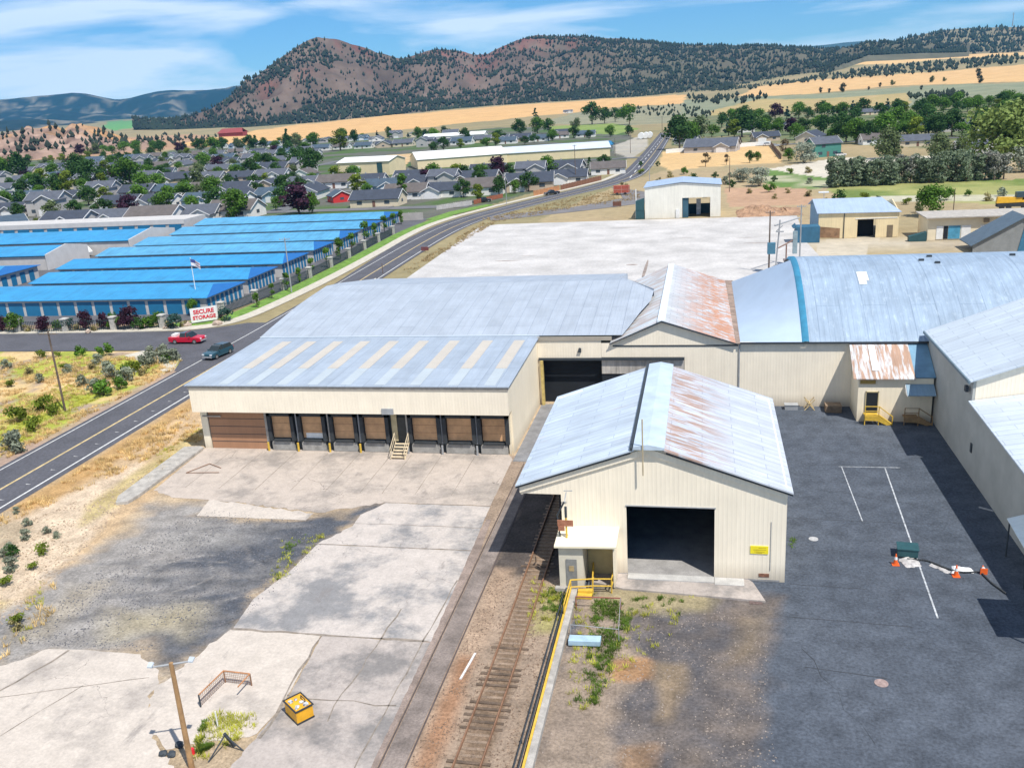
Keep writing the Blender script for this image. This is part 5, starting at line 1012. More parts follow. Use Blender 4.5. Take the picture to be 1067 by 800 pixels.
# ================================================================== OTHER COMMERCIAL BUILDINGS
WHM=Mribs('white_metal',(.74,.71,.62),.35,'xy',.55,0,.04,.05,.3); BLUR=Mribs('pale_blue_roof',(.35,.44,.57),.45,'x',.5,0,.05,.05,.3)
t=thing('white_metal_building','white metal building with open bay and pale blue roof behind the rear lot','metal building',(-5,255,0)); y0=250.9
mb=MB(); hh=8.35
for pts in ([(-15.5,0),(-5.5,0),(-5.5,9.3),(-15.5,hh)],[(-5.5,5.3),(1.9,5.3),(1.9,8.6),(-5.5,9.3)],[(1.9,0),(4.6,0),(4.6,hh),(1.9,8.6)]): mb.prism([(x,y0,z) for x,z in pts],(0,.2,0))
mb.box(-15.5,-15.3,y0+.2,y0+16,0,hh).box(4.4,4.6,y0+.2,y0+16,0,hh); mb.box(-15.3,-5.5,y0+15.8,y0+16,0,hh).box(1.9,4.4,y0+15.8,y0+16,0,hh).box(-5.5,1.9,y0+15.8,y0+16,5.3,hh); obj('wall',mb,WHM,t)
obj('left_roof',MB().slab([(-15.8,y0-.3,8.5),(-5.5,y0-.3,9.6),(-5.5,y0+16.3,9.6),(-15.8,y0+16.3,8.5)],.12),BLUR,t); obj('right_roof',MB().slab([(-5.5,y0-.3,9.6),(4.9,y0-.3,8.6),(4.9,y0+16.3,8.6),(-5.5,y0+16.3,9.6)],.12),BLUR,t)
obj('partition',MB().box(-5.4,-3.9,y0+.3,y0+9,0,5.2).box(-3.9,1.9,y0+8.8,y0+9,0,2.7),M('navy_partition',(.03,.09,.13),.7,.2,.6),t); obj('corner_trim',MB().box(-7.2,-6.2,y0-.25,y0-.01,0,2.4),WHITEP,t)
obj('interior_machine',MB().box(-1.8,-.6,y0+6,y0+7,0,4.2),M('machine_white',(.6,.62,.65),.5,.3,1.),t)
x,y=-16.8,251.5; tag(obj('dark_dumpster',MB().prism([(x-1.2,y-.6,0),(x+1.1,y-.6,0),(x+1.1,y-.6,5.6),(x-1.2,y-.6,4.9)],(0,1.4,0)).box(x-1.25,x+1.15,y-.65,y-.61,2.4,2.6),TEAL),'tall dark container against the side of the white metal building','container')
t=thing('small_cream_shed','small cream shed with pale blue roof and open black door','shed',(32,212,0)); ya=208.3; yb=225
CRS=Mribs('shed_cream',(.74,.60,.36),.45,'xy',.6,0,.06,.06,.3); mb=MB()
for a,b,z0 in ((24.8,32.9,0),(32.9,36.7,3.95),(36.7,41.3,0)): mb.box(a,b,ya,ya+.2,z0,5.6)
mb.prism([(41.1,ya+.2,0),(41.1,ya+.2,5.6),(41.1,ya+8,7.2),(41.1,yb,5.6),(41.1,yb,0)],(.2,0,0)); obj('wall',mb,CRS,t)
obj('west_wall',MB().prism([(24.8,ya+.2,0),(24.8,ya+.2,5.7),(24.8,ya+8,7.4),(24.8,yb,5.9),(24.8,yb,0)],(.2,0,0)),M('blue_grey_wall',(.13,.25,.36),.7,.1,.6),t)
obj('roof',MB().slab([(24.4,ya-.4,5.65),(41.7,ya-.4,5.45),(38.9,ya+8,7.7),(24.2,ya+8,7.8)],.12),BLUR,t); obj('rear_roof',MB().slab([(24.2,ya+8,7.8),(38.9,ya+8,7.7),(41.7,yb,5.5),(24.2,yb,5.7)],.12),BLUR,t); obj('roof_hip',MB().slab([(41.7,ya-.4,5.46),(41.7,yb,5.5),(38.9,ya+8,7.7)],.1),BLUR,t)
obj('doorway',MB().box(32.9,36.7,ya+3,ya+3.1,0,4),DARKIN,t); obj('side_door',MB().box(39.0,40.2,ya-.06,ya-.01,0,2.6),M('brown_steel',(.18,.14,.09),.7),t); obj('downpipe',MB().tube((30.1,ya-.08,0),(30.1,ya-.08,5.6),.09),TRIM,t); obj('door_rail',MB().box(32.4,41,ya-.08,ya-.01,4.1,4.25),WHITEP,t); obj('brown_board',MB().prism([(24.9,ya-.05,.3),(29.3,ya-.05,.1),(29.3,ya-.05,2.2),(24.9,ya-.05,2.7)],(0,.04,0)),M('brown_board',(.26,.15,.08),.8,.3,1.),t)
tag(obj('blue_container',MB().box(19.7,24.6,203.5,207.6,0,3.4).prism([(19.0,203.4,3.2),(19.7,203.4,3.2),(19.7,203.4,3.8)],(0,4,0)),M('navy_box',(.03,.12,.20),.7,.15,.6)),'dark blue steel container against the west wall of the cream shed','container')
t=thing('low_cream_workshop','long low cream workshop with white shutters and flat roof','workshop',(60,203,0)); ya=202.4; mb=MB().box(45.9,90,ya,ya+9,0,4.6); obj('wall',mb,M('workshop_cream',(.74,.64,.46),.8,.06,.6),t)
obj('roof',MB().box(45.3,90.5,ya-1.0,ya+9.5,4.62,4.85),M('gravel_roof',(.40,.37,.33),.9,.15,1.),t)
for a,b,m in ((47.6,48.9,WHITEP),(49.0,49.8,DARKIN),(49.9,52.2,M('blue_glass',(.08,.30,.45),.4,.2,1.)),(52.4,54.2,WHITEP),(56.0,58.6,WHITEP),(60.6,63,DARKIN),(64.8,67,WHITEP)): obj('shutter',MB().box(a,b,ya-.09,ya-.02,.2,2.9),m,t)
for x in (57,61.8,66): obj('wall_fan',MB().box(x-.5,x+.5,ya-.5,ya-.02,3.5,4.2),M('fan_brown',(.22,.16,.1),.8),t)
tag(obj('green_dumpster',MB().prism([(42.2,201.5,0),(45.6,201.5,0),(45.6,201.5,1.9),(42.2,201.5,1.0)],(0,1.5,0)),TEAL),'dark green low dumpster at the west end of the workshop','dumpster')
t=thing('grey_gable_shed','grey slanted-roof shed rising behind the arched roof','shed',(60,185,0)); mb=MB().prism([(50.5,186,0),(50.5,186,1.6),(59.2,186,6.6),(66,186,3.5),(66,186,0)],(0,.2,0)); obj('wall',mb,M('slate_wall',(.24,.25,.25),.8,.12,.7),t); obj('blue_side',MB().prism([(58.3,185.9,0),(59.4,185.9,6.2),(66,185.9,3.3),(66,185.9,0)],(0,.06,0)),M('deep_blue',(.04,.16,.27),.7),t); obj('roof',MB().slab([(50.0,185.5,1.5),(59.2,185.5,6.8),(59.2,194,6.8),(50.0,194,1.5)],.15),M('slate_roof',(.09,.13,.17),.7,.1,1.),t); obj('side_roof',MB().slab([(59.2,185.5,6.8),(66.5,185.5,3.4),(66.5,194,3.4),(59.2,194,6.8)],.15),ROOFW,t)
# yellow excavator
x,y=75.5,246; ex=thing('yellow_crane','yellow crane machine parked with its boom lowered on the gravel','crane',(x,y,0)); YC=M('crane_yellow',(.75,.42,.03),.5,.1,1.)
obj('boom',MB().prism([(x-4.2,y,1.6),(x+2.2,y,1.7),(x+2.2,y,2.9),(x-4.0,y,3.1)],(0,1.2,0)),YC,ex); obj('cab',MB().box(x+.2,x+2.2,y-.2,y+1.5,2.9,4.2),M('cab_dark',(.04,.07,.09),.4),ex); obj('jib',MB().prism([(x+1.5,y,2.2),(x+7,y,3.9),(x+7,y,4.8),(x+1.8,y,3.3)],(0,1,0)),YC,ex); obj('carrier',MB().box(x-4,x+6,y-.2,y+1.6,.7,1.55),BLACKR,ex)
for k in (-3,-1.4,2,4.5): obj('wheel',MB().tube((x+k,y-.3,.6),(x+k,y+.1,.6),.6,n=14),TYRE,ex)
obj('counterweight',MB().box(x+3.4,x+6,y-.5,y+1.5,1.6,2.9),WHITEP,ex)
# earth berm and rubble
bm_=MB(); r_=random.Random(6)
P=[]
for i in range(26):
    row=[]
    for j in range(9):
        u=i/25; v=j/8; x=9+u*17; yy=247+v*17+2*u; hgt=(1.6+1.6*math.sin(u*7)*.4+r_.uniform(-.5,.6))*math.sin(math.pi*v)*(math.sin(math.pi*min(1,u*1.05))**.5 if 0<u<.95 else 0); row.append((x+r_.uniform(-.3,.3),yy+r_.uniform(-.4,.4),max(-.02,hgt)))
    P.append(row)
o=obj('earth_berm',MB().grid(P),M('berm_soil',(.33,.20,.12),.95,.35,.35,grain=.3)); o['kind']='structure'
# ================================================================== STORAGE UNITS
SBLUE=Mribs('storage_blue',(.022,.25,.50),.45,'x',.5,0,.10,.08,.4,panel=(3.2,6.1,.06)); SDOOR=M('storage_door_blue',(.01,.15,.30),.6,.08,1.); SWALL=M('storage_wall',(.50,.48,.46),.8,.08,.6)
def storage(label,x0,x1,y0,y1,he,hr,door_front=True,hip=True,ends=8):
    t=thing('storage_building',label,'storage building',((x0+x1)/2,y0,0),group='blue roofed storage buildings'); ym=(y0+y1)/2; k=2.6 if hip else 0
    w=obj('wall',MB().box(x0+.5,x1-.6,y0+.5,y1-.5,0,he-.05),SWALL,t)
    mb=MB().slab([(x0,y0,he),(x1,y0,he),(x1-k,ym,hr),(x0,ym,hr)],.1); obj('front_roof',mb,SBLUE,t)
    mb=MB().slab([(x0,ym,hr),(x1-k,ym,hr),(x1,y1,he),(x0,y1,he)],.1); obj('rear_roof',mb,SBLUE,t)
    if hip: obj('hip_roof',MB().slab([(x1,y0,he),(x1,y1,he),(x1-k,ym,hr)],.1),M('hip_blue',(.01,.12,.36),.6,.05,1.),t)
    if door_front:
        x=x0+1.0
        while x<x1-4:
            obj('roll_up_door',MB().box(x,x+3.0,y0+.42,y0+.49,0,2.5),SDOOR,t); x+=3.65
    d=(y1-y0-1.6)/ends
    for i in range(ends): obj('end_door',MB().box(x1-.59,x1-.52,y0+.9+i*d,y0+.9+i*d+d*.55,.1,2.5),SDOOR,t)
    return t
storage('frontmost blue roofed storage building, beside the side street',-150,-85.8,142.6,157.2,3.0,4.1)
storage('second blue roofed storage building from the side street',-136,-86.6,159.6,173.0,3.0,4.1)
storage('third blue roofed storage building from the side street',-142.5,-87.2,176.4,190.4,3.0,4.1)
storage('fourth blue roofed storage building from the side street',-144.6,-87.5,193.6,206.0,3.0,4.1)
storage('fifth blue roofed storage building from the side street',-144.8,-87.8,209.5,224.8,3.0,4.1)
storage('sixth blue roofed storage building from the side street',-146,-88.4,228.4,244.0,3.0,4.1)
storage('seventh and farthest blue roofed storage building on the verge',-150,-89.4,248.0,263.5,3.0,4.1)
def stor2(name,label,x0,x1,y0,y1,he,hr):
    t=thing(name,label,'storage building',((x0+x1)/2,y0,0),group='blue roofed storage buildings'); ym=(y0+y1)/2
    obj('wall',MB().box(x0,x1-.4,y0+.4,y1-.4,0,he-.3),SWALL,t)
    obj('end_wall',MB().prism([(x1-.35,y0,0),(x1-.35,y0,he+.25),(x1-.35,ym,hr+.3),(x1-.35,y1,he+.25),(x1-.35,y1,0)],(.3,0,0)),M('parapet_white',(.56,.54,.52),.8,.06,.5),t)
    obj('front_roof',MB().slab([(x0,y0+.05,he),(x1-.36,y0+.05,he),(x1-.36,ym,hr),(x0,ym,hr)],.1),SBLUE,t); obj('rear_roof',MB().slab([(x0,ym,hr),(x1-.36,ym,hr),(x1-.36,y1-.05,he),(x0,y1-.05,he)],.1),SBLUE,t)
    return t
stor2('storage_building','blue roofed storage building with tall white end wall and white front, behind the first rows',-230,-157.5,193,209,3.6,5.0)
stor2('storage_building','blue roofed storage building with white end wall beside the parked motorhome',-235,-148.5,214,236,3.8,5.4)
t=storage('short blue hipped storage building at the west edge of the yard',-200,-150.5,166,182,3.2,4.4,False,True,5)
t=thing('white_storage_block','long white storage block with a row of large blue doors below the houses','storage block',(-190,250,0)); obj('wall',MB().box(-260,-153.5,249,262,0,4.7),SWALL,t); obj('parapet',MB().box(-260.2,-153.3,248.8,249.0,3.5,4.9),M('parapet_white',(.56,.54,.52),.8,.06,.5),t)
for k in range(20):
    x=-259+k*5.3; obj('blue_door',MB().box(x,x+4.1,248.7,248.79,.1,3.4),SDOOR,t)
# motorhome
x,y=G(81,268); mh=thing('motorhome','white motorhome parked between the storage buildings','motorhome',(x,y,0)); obj('body',MB().prism([(x-3.6,y-1.2,.5),(x+3.8,y-1.2,.5),(x+4.0,y-1.2,1.3),(x+3.5,y-1.2,2.0),(x+2.6,y-1.2,3.0),(x-3.6,y-1.2,3.0)],(0,2.4,0)),WHITEP,mh); obj('windscreen',MB().prism([(x+2.7,y-1.24,2.0),(x+3.5,y-1.24,2.0),(x+2.9,y-1.24,2.7)],(0,.03,0)),GLASS,mh)
for k in (-2.2,2.4): obj('wheel',MB().tube((x+k,y-1.25,.42),(x+k,y-1,.42),.42,n=14),TYRE,mh)
obj('side_stripe',MB().box(x-3.5,x+2.5,y-1.23,y-1.205,1.0,1.25),M('beige_stripe',(.45,.33,.2),.6),mh)
# fence with stone pillars
SBL2=Mribs('storage_blue_faded',(.075,.30,.50),.45,'x',.5,0,.14,.12,.4,panel=(3.2,6.1,.07))
for o in [q for q in COL.objects if q.get('category')=='storage building' and any(w in q['label'] for w in ('fifth','sixth','seventh','fourth'))]:
    for ch in o.children:
        if ch.name.startswith(('front_roof','rear_roof')): ch.data.materials[0]=SBL2
STONE=M('pillar_stone',(.40,.38,.34),.9,.2,2.,grain=.2)
pts=[G(-30,346),G(19,346.5),G(68,346.5),G(118,344.5),G(169,342.5)]
pn=['first','second','third','fourth','fifth']
def pillar(x,y,label): 
    t=thing('stone_pillar',label,'pillar',(x,y,0),group='stone fence pillars round the storage yard'); obj('shaft',MB().box(x-.45,x+.45,y-.45,y+.45,0,2.2),STONE,t); obj('cap',MB().box(x-.55,x+.55,y-.55,y+.55,2.2,2.4),M('pillar_cap',(.5,.48,.44),.9,.1,2.),t)
for k,(x,y) in enumerate(pts): pillar(x,y+.4,f'grey stone fence pillar along the side street, {pn[k]} from the left')
side_p=[(-82.6,142),(-81.2,152),(-80.6,163),(-80.4,175),(-80.6,187),(-81.0,199),(-81.6,211),(-82.2,223),(-82.6,236)]
for k,(x,y) in enumerate(side_p): pillar(x-.4,y,f'grey stone fence pillar along the main road, {ORD[k]} from the street corner')
IRON=M('iron_fence',(.03,.05,.055),.6,.1,3.)
def ironfence(a,b,label):
    mb=MB(); L=math.hypot(b[0]-a[0],b[1]-a[1]); n=int(L/.35)
    for k in range(n+1): u=k/n; x=a[0]+(b[0]-a[0])*u; y=a[1]+(b[1]-a[1])*u; mb.box(x-.035,x+.035,y-.035,y+.035,.1,1.9)
    f=tag(obj('iron_fence',mb,IRON),label,'iron fence',group='black iron fence panels between the stone pillars'); obj('rail',MB().tube((*a,1.7),(*b,1.7),.05).tube((*a,.3),(*b,.3),.05),IRON,f)
    f.data.update(); return f
for k in range(4): ironfence((pts[k][0]+.5,pts[k][1]+.4),(pts[k+1][0]-.5,pts[k+1][1]+.4),f'black iron fence panel right of the {pn[k]} pillar of the side street')
for k in range(8): ironfence((side_p[k][0]-.4,side_p[k][1]+.5),(side_p[k+1][0]-.4,side_p[k+1][1]-.5),f'black iron fence panel behind the {ORD[k]} pillar of the main road')
# ================================================================== HOUSES
ROOFG=M('shingle_grey',(.088,.098,.122),.9,.14,.6,grain=.15,obj=True); ROOFD=M('shingle_dark',(.045,.055,.078),.9,.14,.6,grain=.15,obj=True); ROOFB=M('shingle_brown',(.115,.10,.095),.9,.14,.6,grain=.15,obj=True); ROOFT=M('shingle_slate_blue',(.055,.085,.12),.9,.14,.6,grain=.15,obj=True)
WC={'white':(.74,.72,.68),'cream':(.66,.56,.40),'grey':(.44,.42,.40),'blue':(.32,.44,.55),'tan':(.50,.40,.30),'red':(.50,.03,.03),'green':(.06,.22,.18),'brown':(.26,.17,.12)}
GD=M('garage_white',(.74,.73,.72),.6,.04,2.,obj=True); WG=M('house_window',(.06,.08,.10),.2,.1,1.,obj=True)
def house_kind(rm,wc,L=14.,D=9.5,style=0,two=False):
    t=thing('house','house','house'); hw,hd=L/2,D/2; e=2.75 if not two else 5.3; rg=D*.27; wm=M('siding_'+wc,WC[wc],.8,.06,1.,obj=True); ov=.45
    obj('wall',MB().prism([(-hw,-hd,0),(-hw,-hd,e),(-hw,0,e+rg*.93),(-hw,hd,e),(-hw,hd,0)],(L,0,0)),wm,t)
    obj('roof',MB().slab([(-hw-ov,-hd-ov,e-.1),(hw+ov,-hd-ov,e-.1),(hw+ov,0,e+rg),(-hw-ov,0,e+rg)],.2).slab([(-hw-ov,0,e+rg),(hw+ov,0,e+rg),(hw+ov,hd+ov,e-.1),(-hw-ov,hd+ov,e-.1)],.2),rm,t)
    for s in (-1,1): obj('gable_trim',MB().prism([(s*(hw+ov),-hd-ov,e-.32),(s*(hw+ov),-hd-ov,e-.1),(s*(hw+ov),0,e+rg),(s*(hw+ov),hd+ov,e-.1),(s*(hw+ov),hd+ov,e-.32),(s*(hw+ov),0,e+rg-.3)],(s*.08,0,0)),GD,t)
    if style in (1,2):   # projecting garage wing with its own gable to the front
        cx=hw*.5 if style==1 else -hw*.5; ww=3.4; yf=-hd-3.2; rr=ww*.52
        obj('wing_wall',MB().prism([(cx-ww,yf,0),(cx-ww,yf,e-.1),(cx,yf,e+rr*.93),(cx+ww,yf,e-.1),(cx+ww,yf,0)],(0,3.2+hd,0)),wm,t)
        obj('wing_roof',MB().slab([(cx-ww-ov,yf-ov,e-.22),(cx,yf-ov,e+rr),(cx,0,e+rr),(cx-ww-ov,0,e-.22)],.18).slab([(cx,yf-ov,e+rr),(cx+ww+ov,yf-ov,e-.22),(cx+ww+ov,0,e-.22),(cx,0,e+rr)],.18),rm,t)
        obj('wing_trim',MB().prism([(cx-ww-ov,yf-ov-.02,e-.45),(cx-ww-ov,yf-ov-.02,e-.2),(cx,yf-ov-.02,e+rr+.02),(cx+ww+ov,yf-ov-.02,e-.2),(cx+ww+ov,yf-ov-.02,e-.45),(cx,yf-ov-.02,e+rr-.28)],(0,-.08,0)),GD,t)
        obj('garage_door',MB().box(cx-2.4,cx+2.4,yf-.06,yf-.01,.05,2.2),GD,t)
        xs=[-hw*.55*(1 if style==1 else -1)]
    else:
        xs=[-hw*.6,hw*.55]; obj('door',MB().box(-.5,.5,-hd-.06,-hd-.01,.1,2.1),M('house_door',(.2,.1,.07),.6,obj=True),t)
    for x in xs: obj('window',MB().box(x-.9,x+.9,-hd-.06,-hd-.01,1.0,2.1),WG,t)
    for s in (-1,1): obj('window',MB().box(s*(hw+.01),s*(hw+.06),-1,.7,1.1,2.1) if s>0 else MB().box(-hw-.06,-hw-.01,-1,.7,1.1,2.1),WG,t)
    if two: obj('window',MB().box(-hw*.5,-hw*.5+1.6,-hd-.06,-hd-.01,3.7,4.8),WG,t)
    obj('chimney',MB().box(-hw*.3,-hw*.3+.5,.6,1.1,e+rg*.5,e+rg+.4),GREYP,t)
    return Kind(t)
HK=[('grey roofed white',house_kind(ROOFG,'white',15,9.5,1)),('dark roofed white',house_kind(ROOFD,'white',14,9.5,2)),('grey roofed cream',house_kind(ROOFG,'cream',15,9.5,0)),('dark roofed grey',house_kind(ROOFD,'grey',13.5,9.5,1)),
    ('dark roofed tan',house_kind(ROOFD,'tan',15,10,2)),('brown roofed white',house_kind(ROOFB,'white',14.5,9.5,0)),('slate roofed blue',house_kind(ROOFT,'blue',13.5,9.5,1)),('two storey grey roofed grey',house_kind(ROOFG,'grey',11.5,9,1,True)),('slate roofed white',house_kind(ROOFT,'white',16,9.5,0))]
HS=dict(red=house_kind(ROOFT,'red',9,8,0),green=house_kind(ROOFG,'green',11,9,0,True),teal=house_kind(ROOFT,'green',12,9,0),cream_gable=house_kind(ROOFD,'cream',17,10,0),big=house_kind(ROOFG,'grey',24,13,1))
taken=[]   # occupied ground discs (x,y,r)
def free(x,y,r): return all(math.hypot(x-a,y-b)>r+c for a,b,c in taken)
def house_at(px,py,kind,label,rz=0,sc=1.,group=None):
    x,y,z=hit(px,py); kind.put((x,y,z),rz,sc,label,group); taken.append((x,y,7*sc)); return x,y
for px,py,k,lb,rz,sc in ((354,210,'red','blue-roofed little red gabled house behind the purple tree',-.9,.9),(857,163,'green','two storey dark green house beside the silver willow bushes',.35,1.15),(8,240,'teal','teal walled house peeping over the white storage block',.9,1.),(395,214,'cream_gable','long dark roofed cream house with bright gable above the storage end',.0,1.05),
    (742,158,'big','large low grey roofed house behind the long white fence',-.2,1.15),(1003,136,'big','large grey roofed house among trees at the east side',.1,1.1),(845,148,'cream_gable','long grey roofed house rising behind the green house',1.2,1.2)):
    house_at(px,py,HS[k],lb,rz,sc)
# keep the big sheds clear
for px,py,r in ((383,178,16),(450,172,20),(490,168,20),(530,166,20),(570,163,20),(610,158,22),(640,160,12),(318,222,9)):
    x,y,z=hit(px,py); taken.append((x,y,r))
HRC=M('red_car_dull',(.3,.05,.04),.4); rows=[ # name, photo x range, base row at both ends, spacing px
 ('first row behind storage yard',30,330,241,222,43,1),('second row behind storage yard',-20,330,226,207,39,2),('third row behind storage yard',0,400,213,194,34,3),('fourth row behind storage yard',-25,345,202,186,31,4),
 ('fifth row behind storage yard',0,335,192,177,27,5),('sixth row behind storage yard',-20,335,184,169,24,6),('seventh row behind storage yard',60,340,177,162,22,7),('eighth row behind storage yard',100,600,169,144.5,21,8),('farthest row below the tan field',230,480,155,141,19,9),
 ('row above the road verge',425,505,208,203,38,10),('row beside the cream sheds',400,520,199,193,33,11),('row in front of the long cream shed',430,560,190,182,29,12),('row along the wooden fence',520,640,203,181,36,13),('inner row near the road bend',520,650,191,175,31,14)]
r_=random.Random(21)
for nm,xa_,xb_,ya_,yb_,stp,sd_ in rows:
    pos_=[]; px=xa_
    while px<=xb_:
        py=ya_+(yb_-ya_)*(px-xa_)/(xb_-xa_)+r_.uniform(-1.3,1.3); x,y,z=hit(px,py)
        if free(x,y,6.2) and len(pos_)<34: pos_.append((px,py,x,y,z)); taken.append((x,y,6.6))
        px+=stp*r_.uniform(.86,1.14)
    for k,(px,py,x,y,z) in enumerate(pos_):
        d_,kd=HK[(k*5+sd_*3+r_.randrange(3))%len(HK)]
        rz=r_.choice([0,0,.08,-.1,.05,math.pi/2*.92,-math.pi/2*.94,0]) +r_.uniform(-.06,.06)
        kd.put((x,y,z),rz,r_.uniform(1.02,1.2),f'{d_} house, {ORD[k]} from left in {nm}','houses of the residential area')
for k,(px,py,kk,rz,lb) in enumerate(((797,147,4,.2,'dark roofed house with parked cars between trees in the east'),(716,150,3,-.3,'small dark roofed house next to the big grey one behind the white fence'),(912,150,5,.1,'grey roofed house with bright garage behind the willow bushes'),(955,152,2,-.1,'grey roofed house behind the green hedge of willows'),(905,120,2,.1,'grey roofed house half hidden in the eastern tree belt'),(1015,160,0,.1,'house standing behind the tall pale willow'),(775,138,1,.1,'pale roofed house between the two big round trees'),(960,133,8,0,'slate roofed house in the eastern tree belt left of the big one'),(528,150,8,0,'long white roofed barn-like house below the tan field'),(585,141,1,.1,'dark roofed house on the green meadow behind the long shed'),(610,143,8,.0,'long slate roofed house beside the white propane tanks'),(592,118,0,0,'small house under the dark trees below the tan field'),(652,115,4,.1,'red brown farmhouse among the trees below the tan field'),(1060,140,0,0,'house at the far east side behind the tall willow'),(815,135,3,0,'grey house between trees left of the big grey roof'))):
    x,y,z=hit(px,py); HK[kk][1].put((x,y,z),rz,1.05,lb,'houses of the residential area'); taken.append((x,y,7))
x,y,z=hit(243,142); rb=thing('red_barn','small dark red barn on the tan field at the foot of the butte','barn',(x,y,z)); RB=M('barn_red',(.26,.05,.05),.8,.1,.4); obj('wall',MB().box(x-24,x+24,y-9,y+9,z-1,z+7),RB,rb); obj('roof',MB().slab([(x-26,y-11,z+6.5),(x+26,y-11,z+6.5),(x+20,y,z+14),(x-20,y,z+14)],.4).slab([(x-20,y,z+14),(x+20,y,z+14),(x+26,y+11,z+6.5),(x-26,y+11,z+6.5)],.4),RB,rb)
# long cream sheds of the town
CS=M('shed_cream_wall',(.70,.58,.36),.7,.06,.3); WR=M('bright_white_roof',(.80,.80,.78),.5,.04,.1); BR2=M('pale_blue_white_roof',(.56,.62,.70),.5,.06,.1)
def bigshed(label,c,L,D,h,hr,rz,wall,roof,extra=None):
    t=thing('metal_shed',label,'metal shed',(0,0,0)); a,b=L/2,D/2
    obj('wall',MB().prism([(-a,-b,0),(-a,-b,h),(-a,0,hr-.1),(-a,b,h),(-a,b,0)],(L,0,0)),wall,t); obj('front_roof',MB().slab([(-a-.5,-b-.5,h),(a+.5,-b-.5,h),(a+.5,0,hr),(-a-.5,0,hr)],.2),roof,t); obj('rear_roof',MB().slab([(-a-.5,0,hr),(a+.5,0,hr),(a+.5,b+.5,h),(-a-.5,b+.5,h)],.2),roof,t)
    if extra=='doors':
        obj('large_door',MB().box(-a+6,-a+13,-b-.08,-b-.01,0,5),WHITEP,t); 
    t.location=(*c,0); t.rotation_euler=(0,0,rz); return t
x1_,y1_=G(383,183); t=bigshed('square cream metal shed with white doors above the house roofs',(x1_,y1_+8),30,20,7.2,9.3,-.12,CS,WR,'doors'); obj('teal_door',MB().box(8,11,-10.1,-10.02,0,6.5),TEAL,None).parent=t
xa_,ya_=G(424,177); xb_,yb_=G(517,170); L_s=math.hypot(xb_-xa_,yb_-ya_); rz=math.atan2(yb_-ya_,xb_-xa_)
bigshed('long white roofed cream shed in the middle of the houses',((xa_+xb_)/2,(ya_+yb_)/2+14),L_s,34,5.2,8.6,rz,CS,WR)
xc_,yc_=G(632,163); bigshed('long pale blue roofed cream shed continuing toward the road',((xb_+xc_)/2,(yb_+yc_)/2+13),math.hypot(xc_-xb_,yc_-yb_)-1,28,5.0,7.8,math.atan2(yc_-yb_,xc_-xb_),CS,BR2)
xd_,yd_=hit(475,146)[:2]; bigshed('distant long white roofed shed behind the town trees',(xd_,yd_),60,22,4.5,7,.05,WHM,WR)
x,y=G(618,159); tk=thing('blue_canopy','small bright blue canopy roof at the lot beside the road bend','canopy',(x,y,0)); obj('roof',MB().slab([(x-1,y-5,4.4),(x+13,y-5,4.4),(x+11,y,6.4),(x+1,y,6.4)],.3).slab([(x+1,y,6.4),(x+11,y,6.4),(x+13,y+5,4.4),(x-1,y+5,4.4)],.3),M('canopy_blue',(.02,.16,.32),.6,.1,.5),tk)
for a,b in ((0,-4),(12,-4),(0,4),(12,4)): obj('post',MB().tube((x+a,y+b,0),(x+a,y+b,4.3),.2),GREYP,tk)
# white propane tanks by the far lot
for k,(px,py) in enumerate(((668,145),(673,144.6),(677,144.3))): x,y,z=hit(px,py); tag(obj('white_tank',MB().tube((x,y-4,z+2.5),(x,y+5,z+2.5),2.2,n=14).box(x-1,x+1,y-2,y+3,z,z+.6),WHITEP,smooth=False),('left white tank of the three beside the far road','middle white tank of the three beside the far road','right white tank of the three beside the far road')[k],'tank',group='white tanks beside the far road')
# fences
def wallfence(name,label,pts,h,mat,cat='fence'):
    mb=MB()
    for a,b in zip(pts,pts[1:]):
        v=Vector((b[0]-a[0],b[1]-a[1],0)).normalized(); p=Vector((-v.y,v.x,0))*.06; L=math.hypot(b[0]-a[0],b[1]-a[1])
        mb.prism([(a[0]-p.x,a[1]-p.y,0),(b[0]-p.x,b[1]-p.y,0),(b[0]+p.x,b[1]+p.y,0),(a[0]+p.x,a[1]+p.y,0)],(0,0,h))
        for k in range(int(L/2.4)+1): c=Vector((a[0],a[1],0))+v*min(L,k*2.4); mb.box(c.x-.09,c.x+.09,c.y-.09,c.y+.09,0,h+.15)
    return tag(obj(name,mb,mat),label,cat)
wallfence('white_fence','long white fence between the tan lot and the large grey roofed house',[G(694,160),G(740,156),G(803,151)],2.2,WHITEP)
wallfence('wooden_fence','dark brown wooden fence beside the east tan lot',[G(803,152),G(814,166)],2.2,M('fence_brown',(.14,.09,.06),.9,.2,1.))
FO=M('fence_orange',(.42,.20,.09),.9,.15,1.)
wallfence('wooden_fence','orange wooden fence behind the pavement of the curving road',[(-59.2,322.5),(-52.4,339)],1.9,FO); wallfence('wooden_fence','dark red wooden fence behind the pavement toward the road bend',[(-52.0,340),(-46,358),(-40.5,374)],1.9,M('fence_red',(.20,.09,.05),.9,.15,1.))
wallfence('wooden_fence','red brown fence wall at the corner garden above the green verge',[G(494,213),G(512,208.5),G(524,206)],1.4,M('fence_red2',(.30,.10,.05),.9,.15,1.)); wallfence('garden_wall','low pale garden wall beside the corner garden',[G(455,219),G(475,216),G(492,213.5)],1.5,M('garden_wall',(.42,.40,.38),.9,.15,1.),'wall')
wallfence('brown_fence','long low brown fence between the storage yard and the houses',[(-91,268),(-150,268),(-152,262.5)],1.8,M('fence_brown2',(.20,.14,.10),.9,.2,1.)); wallfence('grey_fence_wall','pale grey wall at the north end of the storage buildings',[(-90.5,266.5),(-83.5,266.5)],2.2,M('pale_wall',(.42,.39,.36),.9,.1,.5),'wall')
